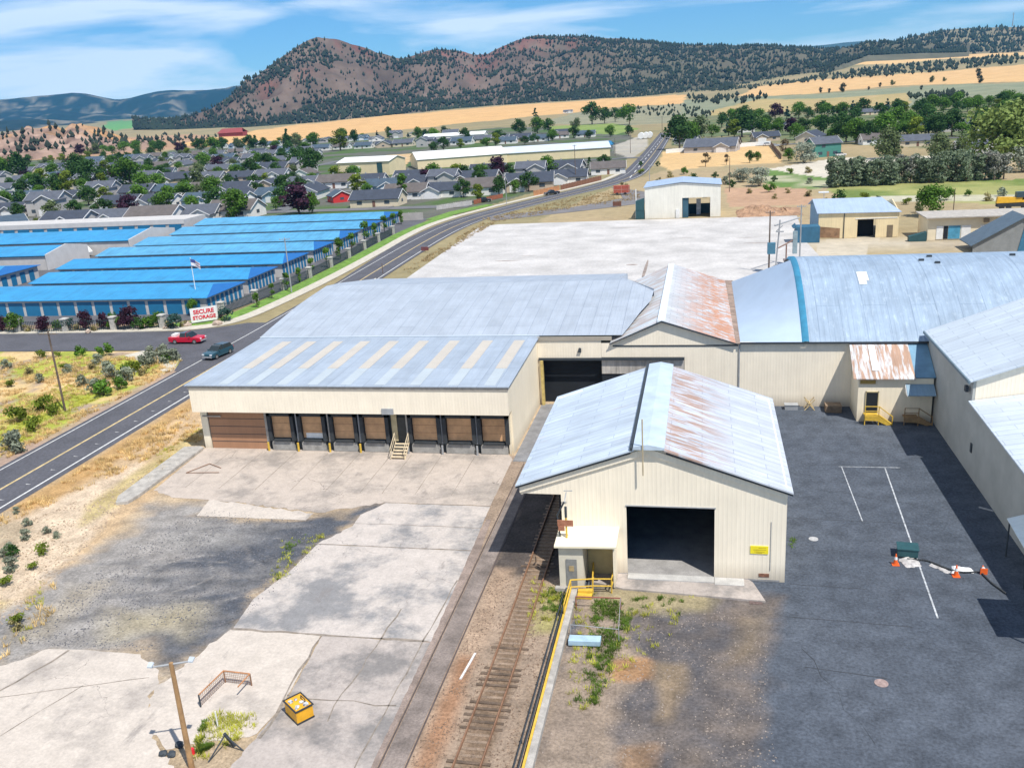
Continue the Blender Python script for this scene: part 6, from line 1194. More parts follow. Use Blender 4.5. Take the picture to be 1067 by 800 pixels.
lw=MB(); lw.poly([(*p,.05) for p in ((-83,266),(-79.6,266),(-73.5,285),(-68.5,299.5),(-72,302),(-80,285))]); struct('verge_grass',lw,GRASS,fl=True)
# parked vehicles among the houses
PC=[('white',CWHT),('silver',CSIL),('black',CBLK)]; cars=[]
for k,(px,py,c,rz,lb) in enumerate(((142,236,0,1.5,'white car parked beside the brown gabled house'),(118,250,1,.2,'silver car parked in front of the blue doors of the white block'),(402,199,0,1.2,'white car parked on the driveway beside the round street tree'),(437,200,2,.3,'black car parked by the long cream house'),(800,152,0,.2,'white car parked in front of the dark roofed eastern house'),(808,153,1,.3,'silver car parked right of the white one by the eastern house'),(876,163,0,.3,'white car parked right of the dark green house'),(630,176,1,.4,'silver car parked behind the bend of the main road'),(505,211,2,.2,'black car parked behind the corner garden wall'))):
    x,y,z=hit(px,py); vehicle('parked_car',lb,'car',(x,y),rz,4.7,1.85,SUVP(4.7),CABC(4.7) if k%2 else CABS(4.7),PC[c][1],group='cars parked by the houses')
for k,(px,py,c,rz,nmr) in enumerate(((470,203,1,.3,'a'),(560,192,2,.2,'a'))): pass
# tower on the ridge
x,y,z=at_r(1055,27,4900); z-=2; tw=MB().tube((x,y,z),(x,y,z+58),2.2,1.2,6).tube((x-5,y,z+50),(x+5,y,z+50),1.,n=4); tag(obj('radio_mast',tw,GREYP),'thin radio mast on the wooded ridge','mast')
# ================================================================== TREES AND SHRUBS
BARK=M('bark',(.13,.095,.07),.95,.3,3.,obj=True)
def leafmat(name,col,var=.35,tr=.0):
    if name in MATS: return MATS[name]
    m,n,b=newmat(name); oi=nd(n,'ShaderNodeObjectInfo'); g=nd(n,'ShaderNodeNewGeometry')
    f=noise(n,.9,pos(n),3,.6); v=mth(n,'MULTIPLY',ramp(n,f,1-var,1+var),ramp(n,oi.outputs['Random'],.82,1.2,0,1))
    cmb=nd(n,'ShaderNodeCombineXYZ')
    for i in range(3): n.links.new(v,cmb.inputs[i])
    n.links.new(mixc(n,1.,col,cmb.outputs[0],'MULTIPLY'),b.inputs['Base Color']); b.inputs['Roughness'].default_value=.8; b.inputs['Specular IOR Level'].default_value=.15
    tl=nd(n,'ShaderNodeBsdfTranslucent'); n.links.new(b.inputs['Base Color'].links[0].from_socket,tl.inputs[0]); ms=nd(n,'ShaderNodeMixShader'); ms.inputs[0].default_value=.3; n.links.new(b.outputs[0],ms.inputs[1]); n.links.new(tl.outputs[0],ms.inputs[2]); n.links.new(ms.outputs[0],[q for q in n.nodes if q.type=='OUTPUT_MATERIAL'][0].inputs[0])
    MATS[name]=m; return m
def crown_mesh(seed,H_,Wr,z0,nlobe,nleaf,ls,shape='round',gap=.35):
    """leaf-sized faces spread through a lumpy crown; a dark core of the same leaves keeps it from being see-through"""
    rg=np.random.default_rng(seed); lobes=[]
    for k in range(nlobe):
        a=rg.random()*6.28; u=rg.random(); z=z0+(H_-z0)*(.12+.78*u)
        prof={'round':math.sin(math.pi*min(.97,max(.1,(u*.85+.1)))),'cone':max(.08,1-u*.95),'column':.75 if u<.75 else .5,'willow':.55+.4*math.sin(math.pi*u),'vase':.45+.55*u}[shape]
        rr=Wr*prof*rg.uniform(.25,.75); lr=Wr*{'round':.46,'cone':.30*max(.35,1-u*.6),'column':.55,'willow':.40,'vase':.36}[shape]*rg.uniform(.75,1.2)
        lobes.append((rr*math.cos(a),rr*math.sin(a),z,lr))
    V=[];Fc=[]
    for k in range(nleaf):
        cx,cy_,cz,lr=lobes[rg.integers(nlobe)]; d=rg.normal(size=3); d/=np.linalg.norm(d); q=lr*(rg.random()**gap); p=np.array([cx,cy_,cz])+d*q*np.array([1,1,.85])
        p[2]=max(p[2],z0*.55); nrm=d+rg.normal(size=3)*.55; nrm/=np.linalg.norm(nrm); t1=np.cross(nrm,rg.normal(size=3)); t1/=np.linalg.norm(t1)+1e-9; t2=np.cross(nrm,t1)
        s=ls*rg.uniform(.6,1.35); i=len(V)
        V+= [p+t1*s,p+t2*s*.7,p-t1*s*.9,p-t2*s*.8]; Fc.append((i,i+1,i+2,i+3))
    return V,Fc
def tree_kind(name,cat,mat,seed,H_,Wr,z0,nlobe,nleaf,ls,shape,trunk=True,multi=False):
    t=thing(name,name,cat); V,Fc=crown_mesh(seed,H_,Wr,z0,nlobe,nleaf,ls,shape)
    me=bpy.data.meshes.new('crown'); me.from_pydata([tuple(v) for v in V],[],Fc); me.update(); me.materials.append(mat); o=bpy.data.objects.new('crown',me); COL.objects.link(o); o.parent=t
    mb=MB(); rg=random.Random(seed); r0=H_*.022
    if multi:
        for k in range(6): a=k*1.05; mb.tube((.05*math.cos(a),.05*math.sin(a),0),(Wr*.45*math.cos(a),Wr*.45*math.sin(a),H_*.6),r0*.5,r0*.2,5)
    else:
        mb.tube((0,0,-.2),(.05,.02,H_*.35),r0*1.2,r0*.8,7).tube((.05,.02,H_*.35),(0,0,H_*.8),r0*.8,r0*.25,6)
        if shape!='cone':
            for k in range(6): a=k*1.05+rg.random(); z=H_*rg.uniform(.25,.5); mb.tube((.04,.02,z),(Wr*.6*math.cos(a),Wr*.6*math.sin(a),z+H_*.25),r0*.45,r0*.12,5)
    obj('trunk',mb,BARK,t)
    return Kind(t)
LG=leafmat('leaf_green',(.095,.19,.028)); LD=leafmat('leaf_dark',(.050,.110,.028)); LY=leafmat('leaf_yellow_green',(.15,.20,.025)); LP=leafmat('leaf_purple',(.055,.022,.040)); LB=leafmat('leaf_blue_spruce',(.045,.095,.080)); LS=leafmat('leaf_silver',(.32,.35,.27)); LW=leafmat('leaf_willow',(.26,.34,.10)); LO=leafmat('leaf_olive',(.13,.17,.07)); LJ=leafmat('leaf_juniper',(.032,.05,.03)); LBR=leafmat('leaf_brown',(.13,.10,.055)); LGR=leafmat('sage_grey',(.26,.29,.21))
TK=dict(
 G=[('round green',tree_kind('round_tree','tree',LG,1,8,3.9,1.2,13,1500,.32,'round')),('spreading green',tree_kind('round_tree','tree',LG,2,7,3.9,1.5,10,1200,.30,'round'))],
 D=[('dark green',tree_kind('dark_tree','tree',LD,3,8.5,3.7,1.0,13,1500,.30,'round')),('dense dark green',tree_kind('dark_tree','tree',LD,4,8,4.0,1.0,13,1500,.30,'round'))],
 Y=[('yellow green',tree_kind('yellow_green_tree','tree',LY,5,7,3.3,1.3,10,1100,.28,'round'))],
 P=[('purple leaved',tree_kind('plum_tree','tree',LP,6,7,3.4,1.2,12,1200,.30,'round'))],
 C=[('pointed conifer',tree_kind('conifer_tree','conifer',LD,7,9,2.5,.5,22,1300,.26,'cone'))],
 B=[('pointed blue green',tree_kind('spruce_tree','conifer',LB,8,8,2.5,.4,22,1200,.26,'cone'))],
 K=[('narrow columnar',tree_kind('columnar_tree','tree',LG,9,9.5,2.1,.6,14,1200,.26,'column'))],
 W=[('pale green willow',tree_kind('willow_tree','willow',LW,10,10,5.0,.6,26,3200,.30,'willow'))],
 O=[('olive green bushy',tree_kind('bushy_tree','tree',LO,11,8,5.0,.4,18,1900,.32,'willow'))],
 S=[('silver grey bushy',tree_kind('silver_willow','willow',LS,12,6,4.2,.2,14,1500,.28,'willow',multi=True))],
 T=[('small brown green',tree_kind('young_tree','tree',LBR,13,5,2.0,1.3,8,420,.22,'round'))],
 J=[('dark juniper',tree_kind('juniper_tree','juniper',LJ,14,7,2.6,.3,12,800,.30,'round'))],
 V=[('young green',tree_kind('street_tree','tree',LG,15,5,1.5,1.5,8,420,.2,'round'))])
KH=dict(G=8,D=8.3,Y=7,P=7,C=9,B=8,K=9.5,W=10,O=8,S=6,T=5,J=7,V=5)
def put_tree(px,py,hpx,k,label,group=None,wide=1.,rnd=random.Random(77)):
    x,y,z=hit(px,py); dist=(np.array([x,y,z-H])@FW); h=hpx*dist/F_PX/.96; v=TK[k][rnd.randrange(len(TK[k]))]
    s=h/KH[k]; return v[1].put((x,y,z-.05),rnd.random()*6.28,(s*wide,s*wide,s),label.replace('@',v[0]),group),(x,y)
N=0
big=[ # photo x, base row, height px, kind, width factor, label
 (20,187,27,'D',1,'@ tree at the far left of the town, tallest of its clump'),(5,188,22,'G',1,'@ tree at the left edge among the town houses'),(42,205,22,'D',1,'@ tree in front of the left edge clump'),(60,205,22,'D',1,'@ tree left of the yellow green one in the west of town'),(73,205,24,'Y',1,'@ tree in the west of town between two dark ones'),
 (84,195,32,'D',1,'@ tree left of the tall pair in the west of town'),(97,199,31,'D',1.0,'@ big tree between the purple and the yellow trees'),(108,203,20,'Y',.9,'@ tree right of the big dark one in the west'),(119,196,18,'P',1,'@ tree beside the tallest western tree'),(137,200,38,'G',1,'@ tree, tallest of the western houses'),
 (156,206,15,'C',1,'@ tree in front of the tallest western tree'),(196,200,21,'C',1.2,'@ tree with broad foot above the middle storage roofs'),(228,203,14,'B',1,'@ tree, left of the two blue green ones'),(248,199,17,'B',1.1,'@ tree, right of the two blue green ones'),(212,178,20,'G',1,'@ tree at the centre left above the white gables'),
 (262,187,20,'D',1.1,'@ tree left of the dark roofed house with bright gable'),(270,176,15,'G',1,'@ tree behind the dark one near the centre left'),(247,229,29,'G',1.2,'@ tree just behind the middle storage roofs'),(208,213,19,'O',.8,'@ tree left of the round one behind storage'),(227,212,15,'D',.9,'@ tree close to the left of the round one behind storage'),
 (312,224,29,'P',1.55,'@ large tree behind the eastern storage roofs'),(326,223,20,'G',.9,'@ tree touching the right side of the large purple one'),(288,220,16,'G',1,'@ tree touching the left side of the large purple one'),
 (8,219,19,'G',1,'@ tree above the left end of the white storage block'),(18,218,19,'B',.8,'@ tree beside the round one over the white block'),(29,237,9,'Y',1.2,'@ bush left of the pair behind the white storage block'),(39,237,9,'Y',1.2,'@ bush right of the pair behind the white storage block'),(65,222,13,'O',1.2,'@ tree behind the white storage block by dark conifers'),(54,222,16,'C',.7,'@ tree, left slim one over the white block'),(75,222,14,'C',.8,'@ tree, right slim one over the white block'),
 (267,156,16,'C',1.3,'@ tree standing against the tan field near the barn'),(300,154,21,'C',1,'@ tree with thin tip against the tan field'),(355,157,18,'Y',1.5,'@ broad tree below the tan field'),(357,147,12,'G',1.2,'@ tree behind the broad yellow green one'),(370,150,14,'D',1,'@ tree right of the broad yellow green one'),
 (283,174,13,'O',1.1,'@ pale tree beside the centre left conifers'),(309,178,22,'D',1.1,'@ tree left of the pair before the square shed'),(326,183,26,'D',1.2,'@ tree right of the pair before the square shed'),(278,196,14,'Y',.9,'@ small tree behind the yellow gabled house'),(369,187,13,'G',1.6,'@ wide low tree in front of the square shed'),
 (384,205,15,'G',1,'@ street tree beside the side road in town'),(420,209,28,'K',1.1,'@ tree beside the slim street pole'),(406,172,10,'C',1,'@ tree left of the long white roofed shed'),(436,146,12,'G',1,'@ tree left of the distant white shed'),(405,142,9,'D',1,'@ tree at the upper edge of the town near the field'),
 (452,147,12,'G',1.4,'@ wide tree below the distant white shed'),(485,149,14,'D',1.1,'@ tree right of the distant white shed'),(497,171,14,'C',1.1,'@ tree in front of the long white roof'),(520,147,11,'D',1.8,'@ wide tree group member right of the distant shed'),(541,143,18,'D',1,'@ tree above the long pale shed'),
 (483,206,19,'D',1,'@ tree left of the corner garden'),(500,198,22,'D',1,'@ tall tree behind the corner garden'),(498,211,17,'Y',1.2,'@ tree right at the corner garden'),(520,204,20,'D',1,'@ tree right of the corner garden'),(537,202,13,'G',1,'@ tree on the lawn beside the road corner, left'),(551,200,20,'D',1.1,'@ tree on the lawn beside the road corner, right'),
 (558,125,13,'C',1.3,'@ tree alone in the tan field edge'),(560,139,15,'G',1.3,'@ tree left of two above the pale shed'),(572,139,14,'D',1.1,'@ tree right of two above the pale shed'),(568,176,9,'G',1.3,'@ tree between houses behind the wooden fence'),
 (617,130,21,'D',1.2,'@ big tree left of the farmhouse'),(630,129,16,'D',1.1,'@ tree touching the big dark one by the farmhouse'),(641,127,14,'D',1.1,'@ tree just left of the farmhouse'),(656,130,22,'G',1.1,'@ tree right of the farmhouse'),(600,133,9,'O',1.2,'@ low tree left of the big dark farmhouse tree'),
 (708,156,34,'D',1.15,'@ big tree beside the far bend of the road'),(721,152,22,'G',1,'@ tree behind the big roadside one'),(752,133,15,'D',1.2,'@ tree behind the large grey roof'),(773,143,27,'D',1.25,'@ large tree right of the large grey roof'),(799,140,19,'D',1.1,'@ tree between the large one and grey roofs'),(812,138,16,'G',1,'@ tree left of the round bright one'),
 (828,146,18,'G',1.1,'@ tree in front of the long grey roof'),(752,153,12,'B',.9,'@ tree in front of the large grey roofed house'),(770,153,9,'P',1,'@ low tree in front of the large dark tree'),(735,174,13,'T',1.1,'@ tree left in the tan lot'),(757,172,10,'T',1,'@ sparse tree right in the tan lot'),(781,170,12,'D',1,'@ bush, left of two at the tan lot edge'),(789,168,9,'G',1.1,'@ bush, right of two at the tan lot edge'),
 (818,163,16,'T',1.2,'@ tree left of the silver bush'),(838,170,19,'S',1.15,'@ willow in front of the dark green house'),(822,168,12,'G',1.2,'@ bush between brown tree and silver willow'),
 (858,140,18,'D',1.3,'@ tree above the dark green house'),(876,142,24,'D',1.1,'@ tree right above the dark green house'),(893,150,28,'G',1,'@ tall tree right of the dark green house'),(905,150,22,'D',1,'@ tree behind the left broad olive one'),(932,139,28,'G',1,'@ bright tree in the middle of the eastern belt'),(948,140,22,'G',1,'@ tree right of the bright eastern one'),(964,135,24,'D',1,'@ tree in the eastern belt before the large grey roof'),(978,140,20,'D',1.1,'@ tree left of the large eastern grey roof'),
 (922,166,28,'O',1.25,'@ broad tree left of the white garage'),(975,166,24,'O',1.25,'@ broad tree right of the white garage'),(998,164,20,'O',1.1,'@ tree beside the tall pale willow'),(1014,138,13,'P',1,'@ tree in front of the large eastern roof'),(1041,178,68,'W',1.15,'@ tree, tallest of all at the east side'),(1024,128,16,'D',1.2,'@ tree behind the large eastern roof'),(1045,124,20,'G',1.2,'@ tree left of two at the far east belt'),(1062,126,24,'D',1.1,'@ tree right of two at the far east belt'),(890,126,12,'D',1.6,'@ wide tree at the back of the eastern belt'),(1056,150,20,'G',1,'@ tree behind the tall pale willow at the right edge'),
 (791,194,17,'S',1.2,'@ bush above the earth berm'),(773,190,13,'S',1.3,'@ bush left above the earth berm'),(1066,180,24,'S',1.,'@ bush at the right edge beside the tall willow'),
 (969,226,30,'G',1.25,'@ tree behind the cream workshop'),(957,222,10,'O',1,'@ low bush beside the tree behind the workshop'),
 (15,347,23,'G',1,'@ tree behind the first stone pillars of the side street'),(167,341,19,'G',1,'@ tree near the fourth stone pillar'),(203,329,20,'G',.7,'@ tree behind the flagpole'),(47,346,16,'P',1.3,'@ tree between the first stone pillars'),(90,345,20,'P',1,'@ tree right of the third stone pillar'),(109,344,17,'P',1,'@ tree beside the middle stone pillar'),(137,343,23,'P',1.15,'@ tree between middle and fourth stone pillars'),(227,333,8,'P',2,'@ low bush right of the storage sign'),(3,346,16,'P',1,'@ tree at the left edge of the side street')]
for px,py,h,k,w_,lb in big: put_tree(px,py,h,k,lb,None,w_)
for k,(px,py,h) in enumerate(((268,321,17),(284,312,16),(300,303,18),(312,295,17),(325,288,18),(341,279,20),(355,271,24),(367,264,20),(381,256,24),(391,250,18),(401,244,18),(410,239,16),(418,234,15))): put_tree(px,py,h,'V' if k%3 else 'K',f'slim young street tree on the green verge, {ORD[k]} from the flagpole end','young street trees on the verge')
for k,(px,py,h,kk) in enumerate(((855,97,6,'J'),(864,97,5,'J'),(878,96.5,10,'J'),(917,91,5,'J'),(930,89,5,'O'),(971,86,6,'O'),(984,85,4,'O'),(1019,80,9,'J'),(1021,87,9,'J'),(960,94,5,'J'),(905,94,4,'J'))): put_tree(px,py,h,kk,f'@ tree, {ORD[k]} from the left on the sage slope',None)
# trees between the rows of houses
r_=random.Random(31); rw=0
for nm,xa_,xb_,ya_,yb_,n in (('first and second house rows',15,300,230,216,10),('second and third house rows',-15,390,219,201,14),('third and fourth house rows',-15,380,207,191,18),('fourth and fifth house rows',-15,330,197,182,19),('fifth and sixth house rows',-15,330,188,174,21),('sixth and seventh house rows',-15,335,180,166,23),('seventh and eighth house rows',0,330,173,159,26),('the eighth house row and the rock outcrop',0,330,166,153,26),('the last houses and the tan field',200,470,157,140,16),('the cream sheds and the road fence',430,640,196,176,13),('the pale shed and the farmhouse',440,660,160,140,12),('the eastern houses and the sage slope',760,1067,128,114,24),('the far eastern roofs',850,1067,122,109,20),('the willow bushes and the eastern roofs',865,1067,150,139,17),('the grey and green houses',705,860,146,138,11)):
    pl=[]
    for k in range(n):
        px=xa_+(xb_-xa_)*(k+r_.uniform(-.35,.35)+.5)/n; py=ya_+(yb_-ya_)*(px-xa_)/(xb_-xa_)+r_.uniform(-1.5,1.5); x,y,z=hit(px,py)
        if free(x,y,1.0): pl.append((px,py))
    pl.sort(); 
    for k,(px,py) in enumerate(pl):
        kk=r_.choice('GGDDDGOYCBPDDG'); hp=(py-hy(px))*.185*r_.uniform(.7,1.35)*(1.55 if 'eastern' in nm or 'outcrop' in nm or 'green houses' in nm else 1)+1.6; put_tree(px,py,hp,kk,f'@ tree, {ORD[k]} from left between {nm}','town trees between the house rows',1.3)
# grey green willow hedge
r_=random.Random(5)
HW=[tree_kind('hedge_willow','willow',leafmat('leaf_hedge',(.20,.25,.16)),40+k,7,1.6,-.4,20,1100,.24,'column',multi=True) for k in range(2)]; HWS=tree_kind('hedge_willow','willow',leafmat('leaf_hedge_grey',(.26,.26,.22)),44,6.8,1.8,.2,14,800,.24,'column')
for k in range(38):
    px=866+k*4.85; py=195-.045*(px-866)+r_.uniform(-.8,.8); x,y,z=hit(px,py); kd=HWS if (k in (15,16,17) or k>30) and k%2 else HW[k%2]
    kd.put((x,y,z),r_.random()*6,(1.5,1.5,r_.uniform(1.2,1.5)),f'slender grey green willow, {ORD[k]} from the left in the tall hedge row','tall willow hedge row')
# shrubs in the planted bed and in the fields
SH=dict(b=tree_kind('round_shrub','shrub',LB,61,1.5,1.2,.1,8,420,.13,'willow',multi=True),g=tree_kind('green_shrub','shrub',LG,62,1.4,1.1,.1,8,420,.13,'willow',multi=True),s=tree_kind('sagebrush','sagebrush',LGR,63,1.1,1.0,.05,9,460,.10,'willow',multi=True),o=tree_kind('dry_shrub','shrub',leafmat('leaf_dry',(.30,.26,.12)),64,1.1,.9,.05,8,360,.10,'willow',multi=True),d=tree_kind('dark_shrub','shrub',LD,65,1.6,1.2,.1,8,420,.13,'willow',multi=True),y=tree_kind('yellow_shrub','shrub',LY,66,1.0,1.0,.05,8,380,.10,'willow',multi=True))
for k,(px,py,kk,sc) in enumerate(((30,345.5,'o',1.2),(60,344,'g',1.2),(73,345,'b',1.3),(80,344.5,'o',1.3),(100,345,'o',1.2),(122,342.5,'g',1.8),(146,343.5,'d',1.2),(155,342,'g',1.4),(176,341.5,'o',1.2),(184,342.5,'b',1.5),(191,341,'o',1.),(228,338.5,'o',.9),(234.5,335,'b',1.4))):
    x,y=G(px,py); SH[kk].put((x,y,.05),k,sc,f'low shrub in the storage bed, {ORD[k]} from the left along the side street','shrubs in the planted bed')
fs=[(43,373,'y',1.1),(60,372,'y',.8),(85,371,'g',1.1),(110,371,'g',1.3),(14,472,'s',1.9),(12,463,'s',1.2),(157,372,'s',1.3),(165,370,'o',1.2),(172,372,'s',1.5),(178,373,'s',1.1),(184,375,'s',1.1),(180,376,'s',1.4),(170,378,'s',1.6),(172,377,'g',1.1),(160,380,'s',1.5),(150,381,'s',1.3),(108,412,'g',1.5),(100,411,'s',1.6),(118,394,'s',1.5),(131,397,'s',1.6),(133,393,'g',1.2),(125,405,'g',1.2),(88,402,'s',1.2),(100,379,'s',1.2),(12,403,'y',.9),(66,384,'y',.7),(44,398,'s',1.),(110,388,'s',1.3),(70,388,'s',1.),(8,384,'s',1.1),(30,390,'o',1.1),(55,432,'y',1.3),(48,427,'y',1.7),(20,440,'y',1.8),(35,448,'y',1.5),(95,385,'o',1.),(140,388,'y',1.5),(150,391,'o',1.3)]
for k,(px,py,kk,sc) in enumerate(sorted(fs)):
    x,y=G(px,py); SH[kk].put((x,y,.0),k*1.7,sc,f'{dict(s="silvery sagebrush",g="green bush",d="dark green bush",o="dry bush",y="yellow green bush")[kk]} in the grass field, {ORD[k]} of the field shrubs from the left','shrubs of the grass field')
vs=[(12,575,'s',.9),(25,562,'s',1.0),(9,595,'s',1.3),(6,580,'s',.8),(30,548,'s',.8),(44,577,'y',1.1),(14,580,'d',.9),(20,650,'y',1.0),(8,610,'y',1.),(36,593,'y',.8),(50,556,'s',.7),(18,655,'o',.9),(60,560,'s',.7),(16,535,'s',.7)]
for k,(px,py,kk,sc) in enumerate(sorted(vs)):
    x,y=G(px,py); SH[kk].put((x,y,0),k*2.1,sc*.75,f'small scrub plant on the dirt verge, {ORD[k]} from the left below the road','scrub on the dirt verge')
# ---- weeds and dry grass (nobody could count them)
def tufts(name,label,spots,mat,hh,seed,spread=.12,blades=7,wd=.02):
    rg=np.random.default_rng(seed); V=[];Fc=[]
    for x,y in spots:
        h=hh*rg.uniform(.5,1.3)
        for b in range(blades):
            a=rg.random()*6.28; o_=rg.random()*spread; bx,by=x+math.cos(a)*o_,y+math.sin(a)*o_; l=h*rg.uniform(.3,.8); ca,sa=math.cos(a+1.57)*wd,math.sin(a+1.57)*wd; i=len(V)
            V+=[(bx-ca,by-sa,0),(bx+ca,by+sa,0),(bx+math.cos(a)*l*.8,by+math.sin(a)*l*.8,h*rg.uniform(.6,1))]; Fc.append((i,i+1,i+2))
    me=bpy.data.meshes.new(name); me.from_pydata(V,[],Fc); me.update(); me.materials.append(mat); o=bpy.data.objects.new(name,me); COL.objects.link(o); tag(o,label,'grass',kind='stuff'); return o
def scatter(poly,n,seed,px=True):
    rg=np.random.default_rng(seed); P=[G(*p) for p in poly] if px else poly; xs=[p[0] for p in P]; ys=[p[1] for p in P]; X=rg.uniform(min(xs),max(xs),n*3); Y=rg.uniform(min(ys),max(ys),n*3); m=inpoly(X,Y,P); f=(fbm(X,Y,2.5,seed)>.43)&(fbm(X,Y,.8,seed+3)>.47); m&=f; m&=~((X>-72.1)&(X<-62.3)&(Y<170)); m&=~inpoly(X+(fbm(X,Y,1.5,7)-.5)*1.5,Y,[(-60.5,60),(-56,76),(-54.3,80),(-53.6,74),(-51,58),(-47,44),(-53,40),(-56,52)]); return list(zip(X[m],Y[m]))[:n]
WGR=leafmat('weed_green',(.12,.20,.03)); WYL=leafmat('weed_yellow',(.42,.42,.07)); WDRY=leafmat('grass_dry',(.72,.53,.25)); WTAN=leafmat('grass_tan',(.42,.31,.16))
tufts('weeds','green weeds in the pit, along the joints and beside the kerb',scatter([(222,735),(262,722),(268,745),(240,765),(208,785),(205,770)],2600,1)+scatter([(285,600),(300,565),(330,552),(334,560),(310,580),(290,607)],95,2)+scatter([(618,625),(690,622),(720,628),(715,640),(660,645),(655,660),(640,690),(622,735),(600,730),(612,690),(615,650)],1100,3)+scatter([(820,590),(825,560),(830,562),(824,596)],30,4)+scatter([(570,610),(598,622),(592,640),(560,635)],160,5),WGR,.20,5,.2,12,.022)
tufts('weeds','yellow green weeds round the pit, by the kerb and on the verges',scatter([(205,770),(225,740),(268,740),(265,760),(215,790),(200,790)],260,11)+scatter([(280,610),(296,560),(332,548),(338,560),(300,600)],90,12)+scatter([(600,615),(720,618),(725,645),(650,700),(610,740),(590,740)],300,13)+scatter([(0,600),(40,585),(50,640),(20,680),(0,690)],330,14)+scatter([(0,440),(60,400),(120,405),(40,450),(0,478)],1500,15)+scatter([(60,380),(180,372),(190,376),(120,400),(70,392)],900,16)+scatter([(555,600),(590,625),(585,650),(550,645)],120,17)+scatter([(130,505),(150,480),(210,445),(215,455),(150,510)],160,18),WYL,.26,6,.2,9,.024)
tufts('dry_grass','dry golden grass over the fields and verges',scatter([(0,372),(150,372),(190,376),(120,440),(0,475)],7000,21)+scatter([(0,540),(100,480),(195,425),(205,440),(100,520),(0,590)],1600,22)+scatter([(140,500),(205,440),(215,452),(160,505)],500,23)+scatter([(0,560),(50,545),(60,640),(0,690)],500,24)+scatter([(0,478),(90,425),(190,388),(195,392),(95,434),(0,486)],900,25),WDRY,.42,7,.2,7,.03)
tufts('dry_grass','tan dry tufts on the strip beside the road and the rear lot',scatter([(-60,175),(-58,255),(-62,255),(-62.3,175)],500,31,False)+scatter([(-58,255),(-45,275),(-20,300),(-22,330),(-35,330),(-52,290),(-64,262)],2600,32,False)+scatter([(-61,100),(-52.5,90),(-52.5,165),(-61,170)],700,33,False),WTAN,.6,8,.3,6,.05)
r_=random.Random(41); sp=[]
for px,py in ((700,186),(716,180),(722,190),(668,182),(684,190),(742,186),(752,193),(766,197),(778,203),(800,200),(812,206),(826,200),(838,206),(700,200),(655,196),(846,190),(858,210),(880,212),(900,208),(918,212),(942,214),(990,208),(1010,204),(1030,210),(1050,206),(736,205),(762,184),(806,188),(822,182),(845,182),(690,172),(664,172)):
    sp.append((px+r_.uniform(-5,5),py+r_.uniform(-2,2)))
for k,(px,py) in enumerate(sorted(sp)):
    x,y,z=hit(px,py); SH[r_.choice('osgyod')].put((x,y,z),k,r_.uniform(1.2,2.4),f'scrub bush on the waste ground behind the yards, {ORD[k]} from the left','scrub on the waste ground')
# boulders in the bed
for k,(px,py,sc) in enumerate(((195,340,.75),(227,339,.8),(172,343,.4),(92,347,.5))): x,y=G(px,py); tag(obj('boulder',MB().blob((x,y,.3),sc,50+k,2,.2,.7),M('boulder_tan',(.42,.33,.26),.9,.25,2.)),('tan boulder left of the storage sign','tan boulder right of the storage sign','small boulder near the fourth stone pillar','small boulder near the third stone pillar')[k],'boulder')
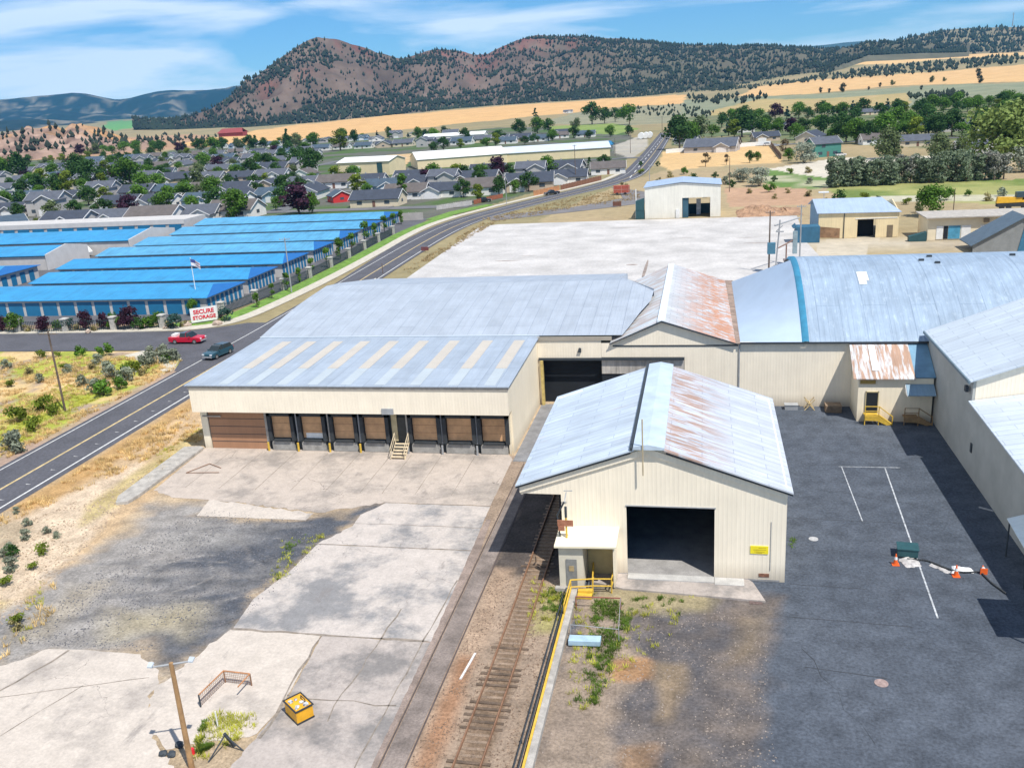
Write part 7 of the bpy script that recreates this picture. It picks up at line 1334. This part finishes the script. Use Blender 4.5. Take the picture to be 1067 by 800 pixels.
# loose gravel on the dirt parts of the yard
def gravel(name,label,poly,n,col,seed,r0=.03):
    rg=np.random.default_rng(seed); xs=[p[0] for p in poly]; ys=[p[1] for p in poly]; X=rg.uniform(min(xs),max(xs),n*2); Y=rg.uniform(min(ys),max(ys),n*2); m=inpoly(X,Y,poly)&(fbm(X,Y,1.8,seed)>.42); V=[];Fc=[]
    for x,y in list(zip(X[m],Y[m]))[:n]:
        r=r0*rg.uniform(.5,2.2)**1.2; i=len(V); a=rg.random()*6
        V+=[(x+r*math.cos(a),y+r*math.sin(a),0),(x+r*math.cos(a+2.1),y+r*math.sin(a+2.1),0),(x+r*math.cos(a+4.2),y+r*math.sin(a+4.2),0),(x+rg.uniform(-.3,.3)*r,y,r*.9)]; Fc+=[(i,i+1,i+3),(i+1,i+2,i+3),(i+2,i,i+3)]
    me=bpy.data.meshes.new(name); me.from_pydata(V,[],Fc); me.update(); me.materials.append(col); o=bpy.data.objects.new(name,me); COL.objects.link(o); tag(o,label,'gravel',kind='stuff')
gravel('gravel','pale loose stones on the dirt right of the yellow kerb',[(-8.3,27),(-8.3,54),(4.5,54),(3.6,44),(4.8,27)],2600,M('stone_pale',(.30,.25,.21),.9,.3,3.),71)
gravel('gravel','dark and rusty ballast stones beside the rails',[(-15,27),(-15,57),(-9,57),(-9,27)],5200,M('stone_dark',(.20,.14,.10),.9,.5,5.),72)
gravel('gravel','dark loose stones over the gravel yard',[(-46,60),(-43,66),(-29,64),(-31,49),(-36,45),(-46,45)],4200,M('stone_grey',(.13,.13,.14),.9,.5,4.),73,.035)
gravel('gravel','tan stones scattered on the dirt verge',[(-60,60),(-53,75),(-48,50),(-48,38),(-60,38)],2600,M('stone_tan',(.36,.28,.2),.9,.4,3.),74,.05)
# meandering cracks and oil marks in the asphalt yard
jm=MB(); r_=random.Random(17)
for a,b,w_ in (((9,74),(17,71.5),.012),((6.2,50),(8.6,42),.012),((16,66),(18.5,62),.012),((2,38),(7,35),.015)): joint(a,b,w_,.011,.28)
struct('asphalt_cracks',jm,M('crack_dark',(.03,.035,.04),.95,.2,3.),fl=True)
# ---- drop unused kinds (never placed)
for o in [o for o in COL.objects if o.parent is None and o.type=='EMPTY' and tuple(o.location)==(0,0,0) and o.get('label') in ('house',o.name.split('.')[0])]:
    for ch in list(o.children_recursive): bpy.data.objects.remove(ch)
    bpy.data.objects.remove(o)
# ================================================================== HAZE (even thin air over the whole place)
hz=MB().box(-16000,9000,-120,16500,-70,1700)
hm=bpy.data.materials.new('haze'); hm.use_nodes=True; n=hm.node_tree; n.nodes.clear(); o_=n.nodes.new('ShaderNodeOutputMaterial'); v_=n.nodes.new('ShaderNodeVolumePrincipled'); v_.inputs['Density'].default_value=.00003; v_.inputs['Color'].default_value=(.12,.50,1,1); v_.inputs['Anisotropy'].default_value=.0
n.links.new(v_.outputs[0],o_.inputs['Volume']); ho=obj('haze',hz,hm); ho['kind']='stuff'; ho['label']='thin blue air haze over the whole valley'; ho['category']='haze'
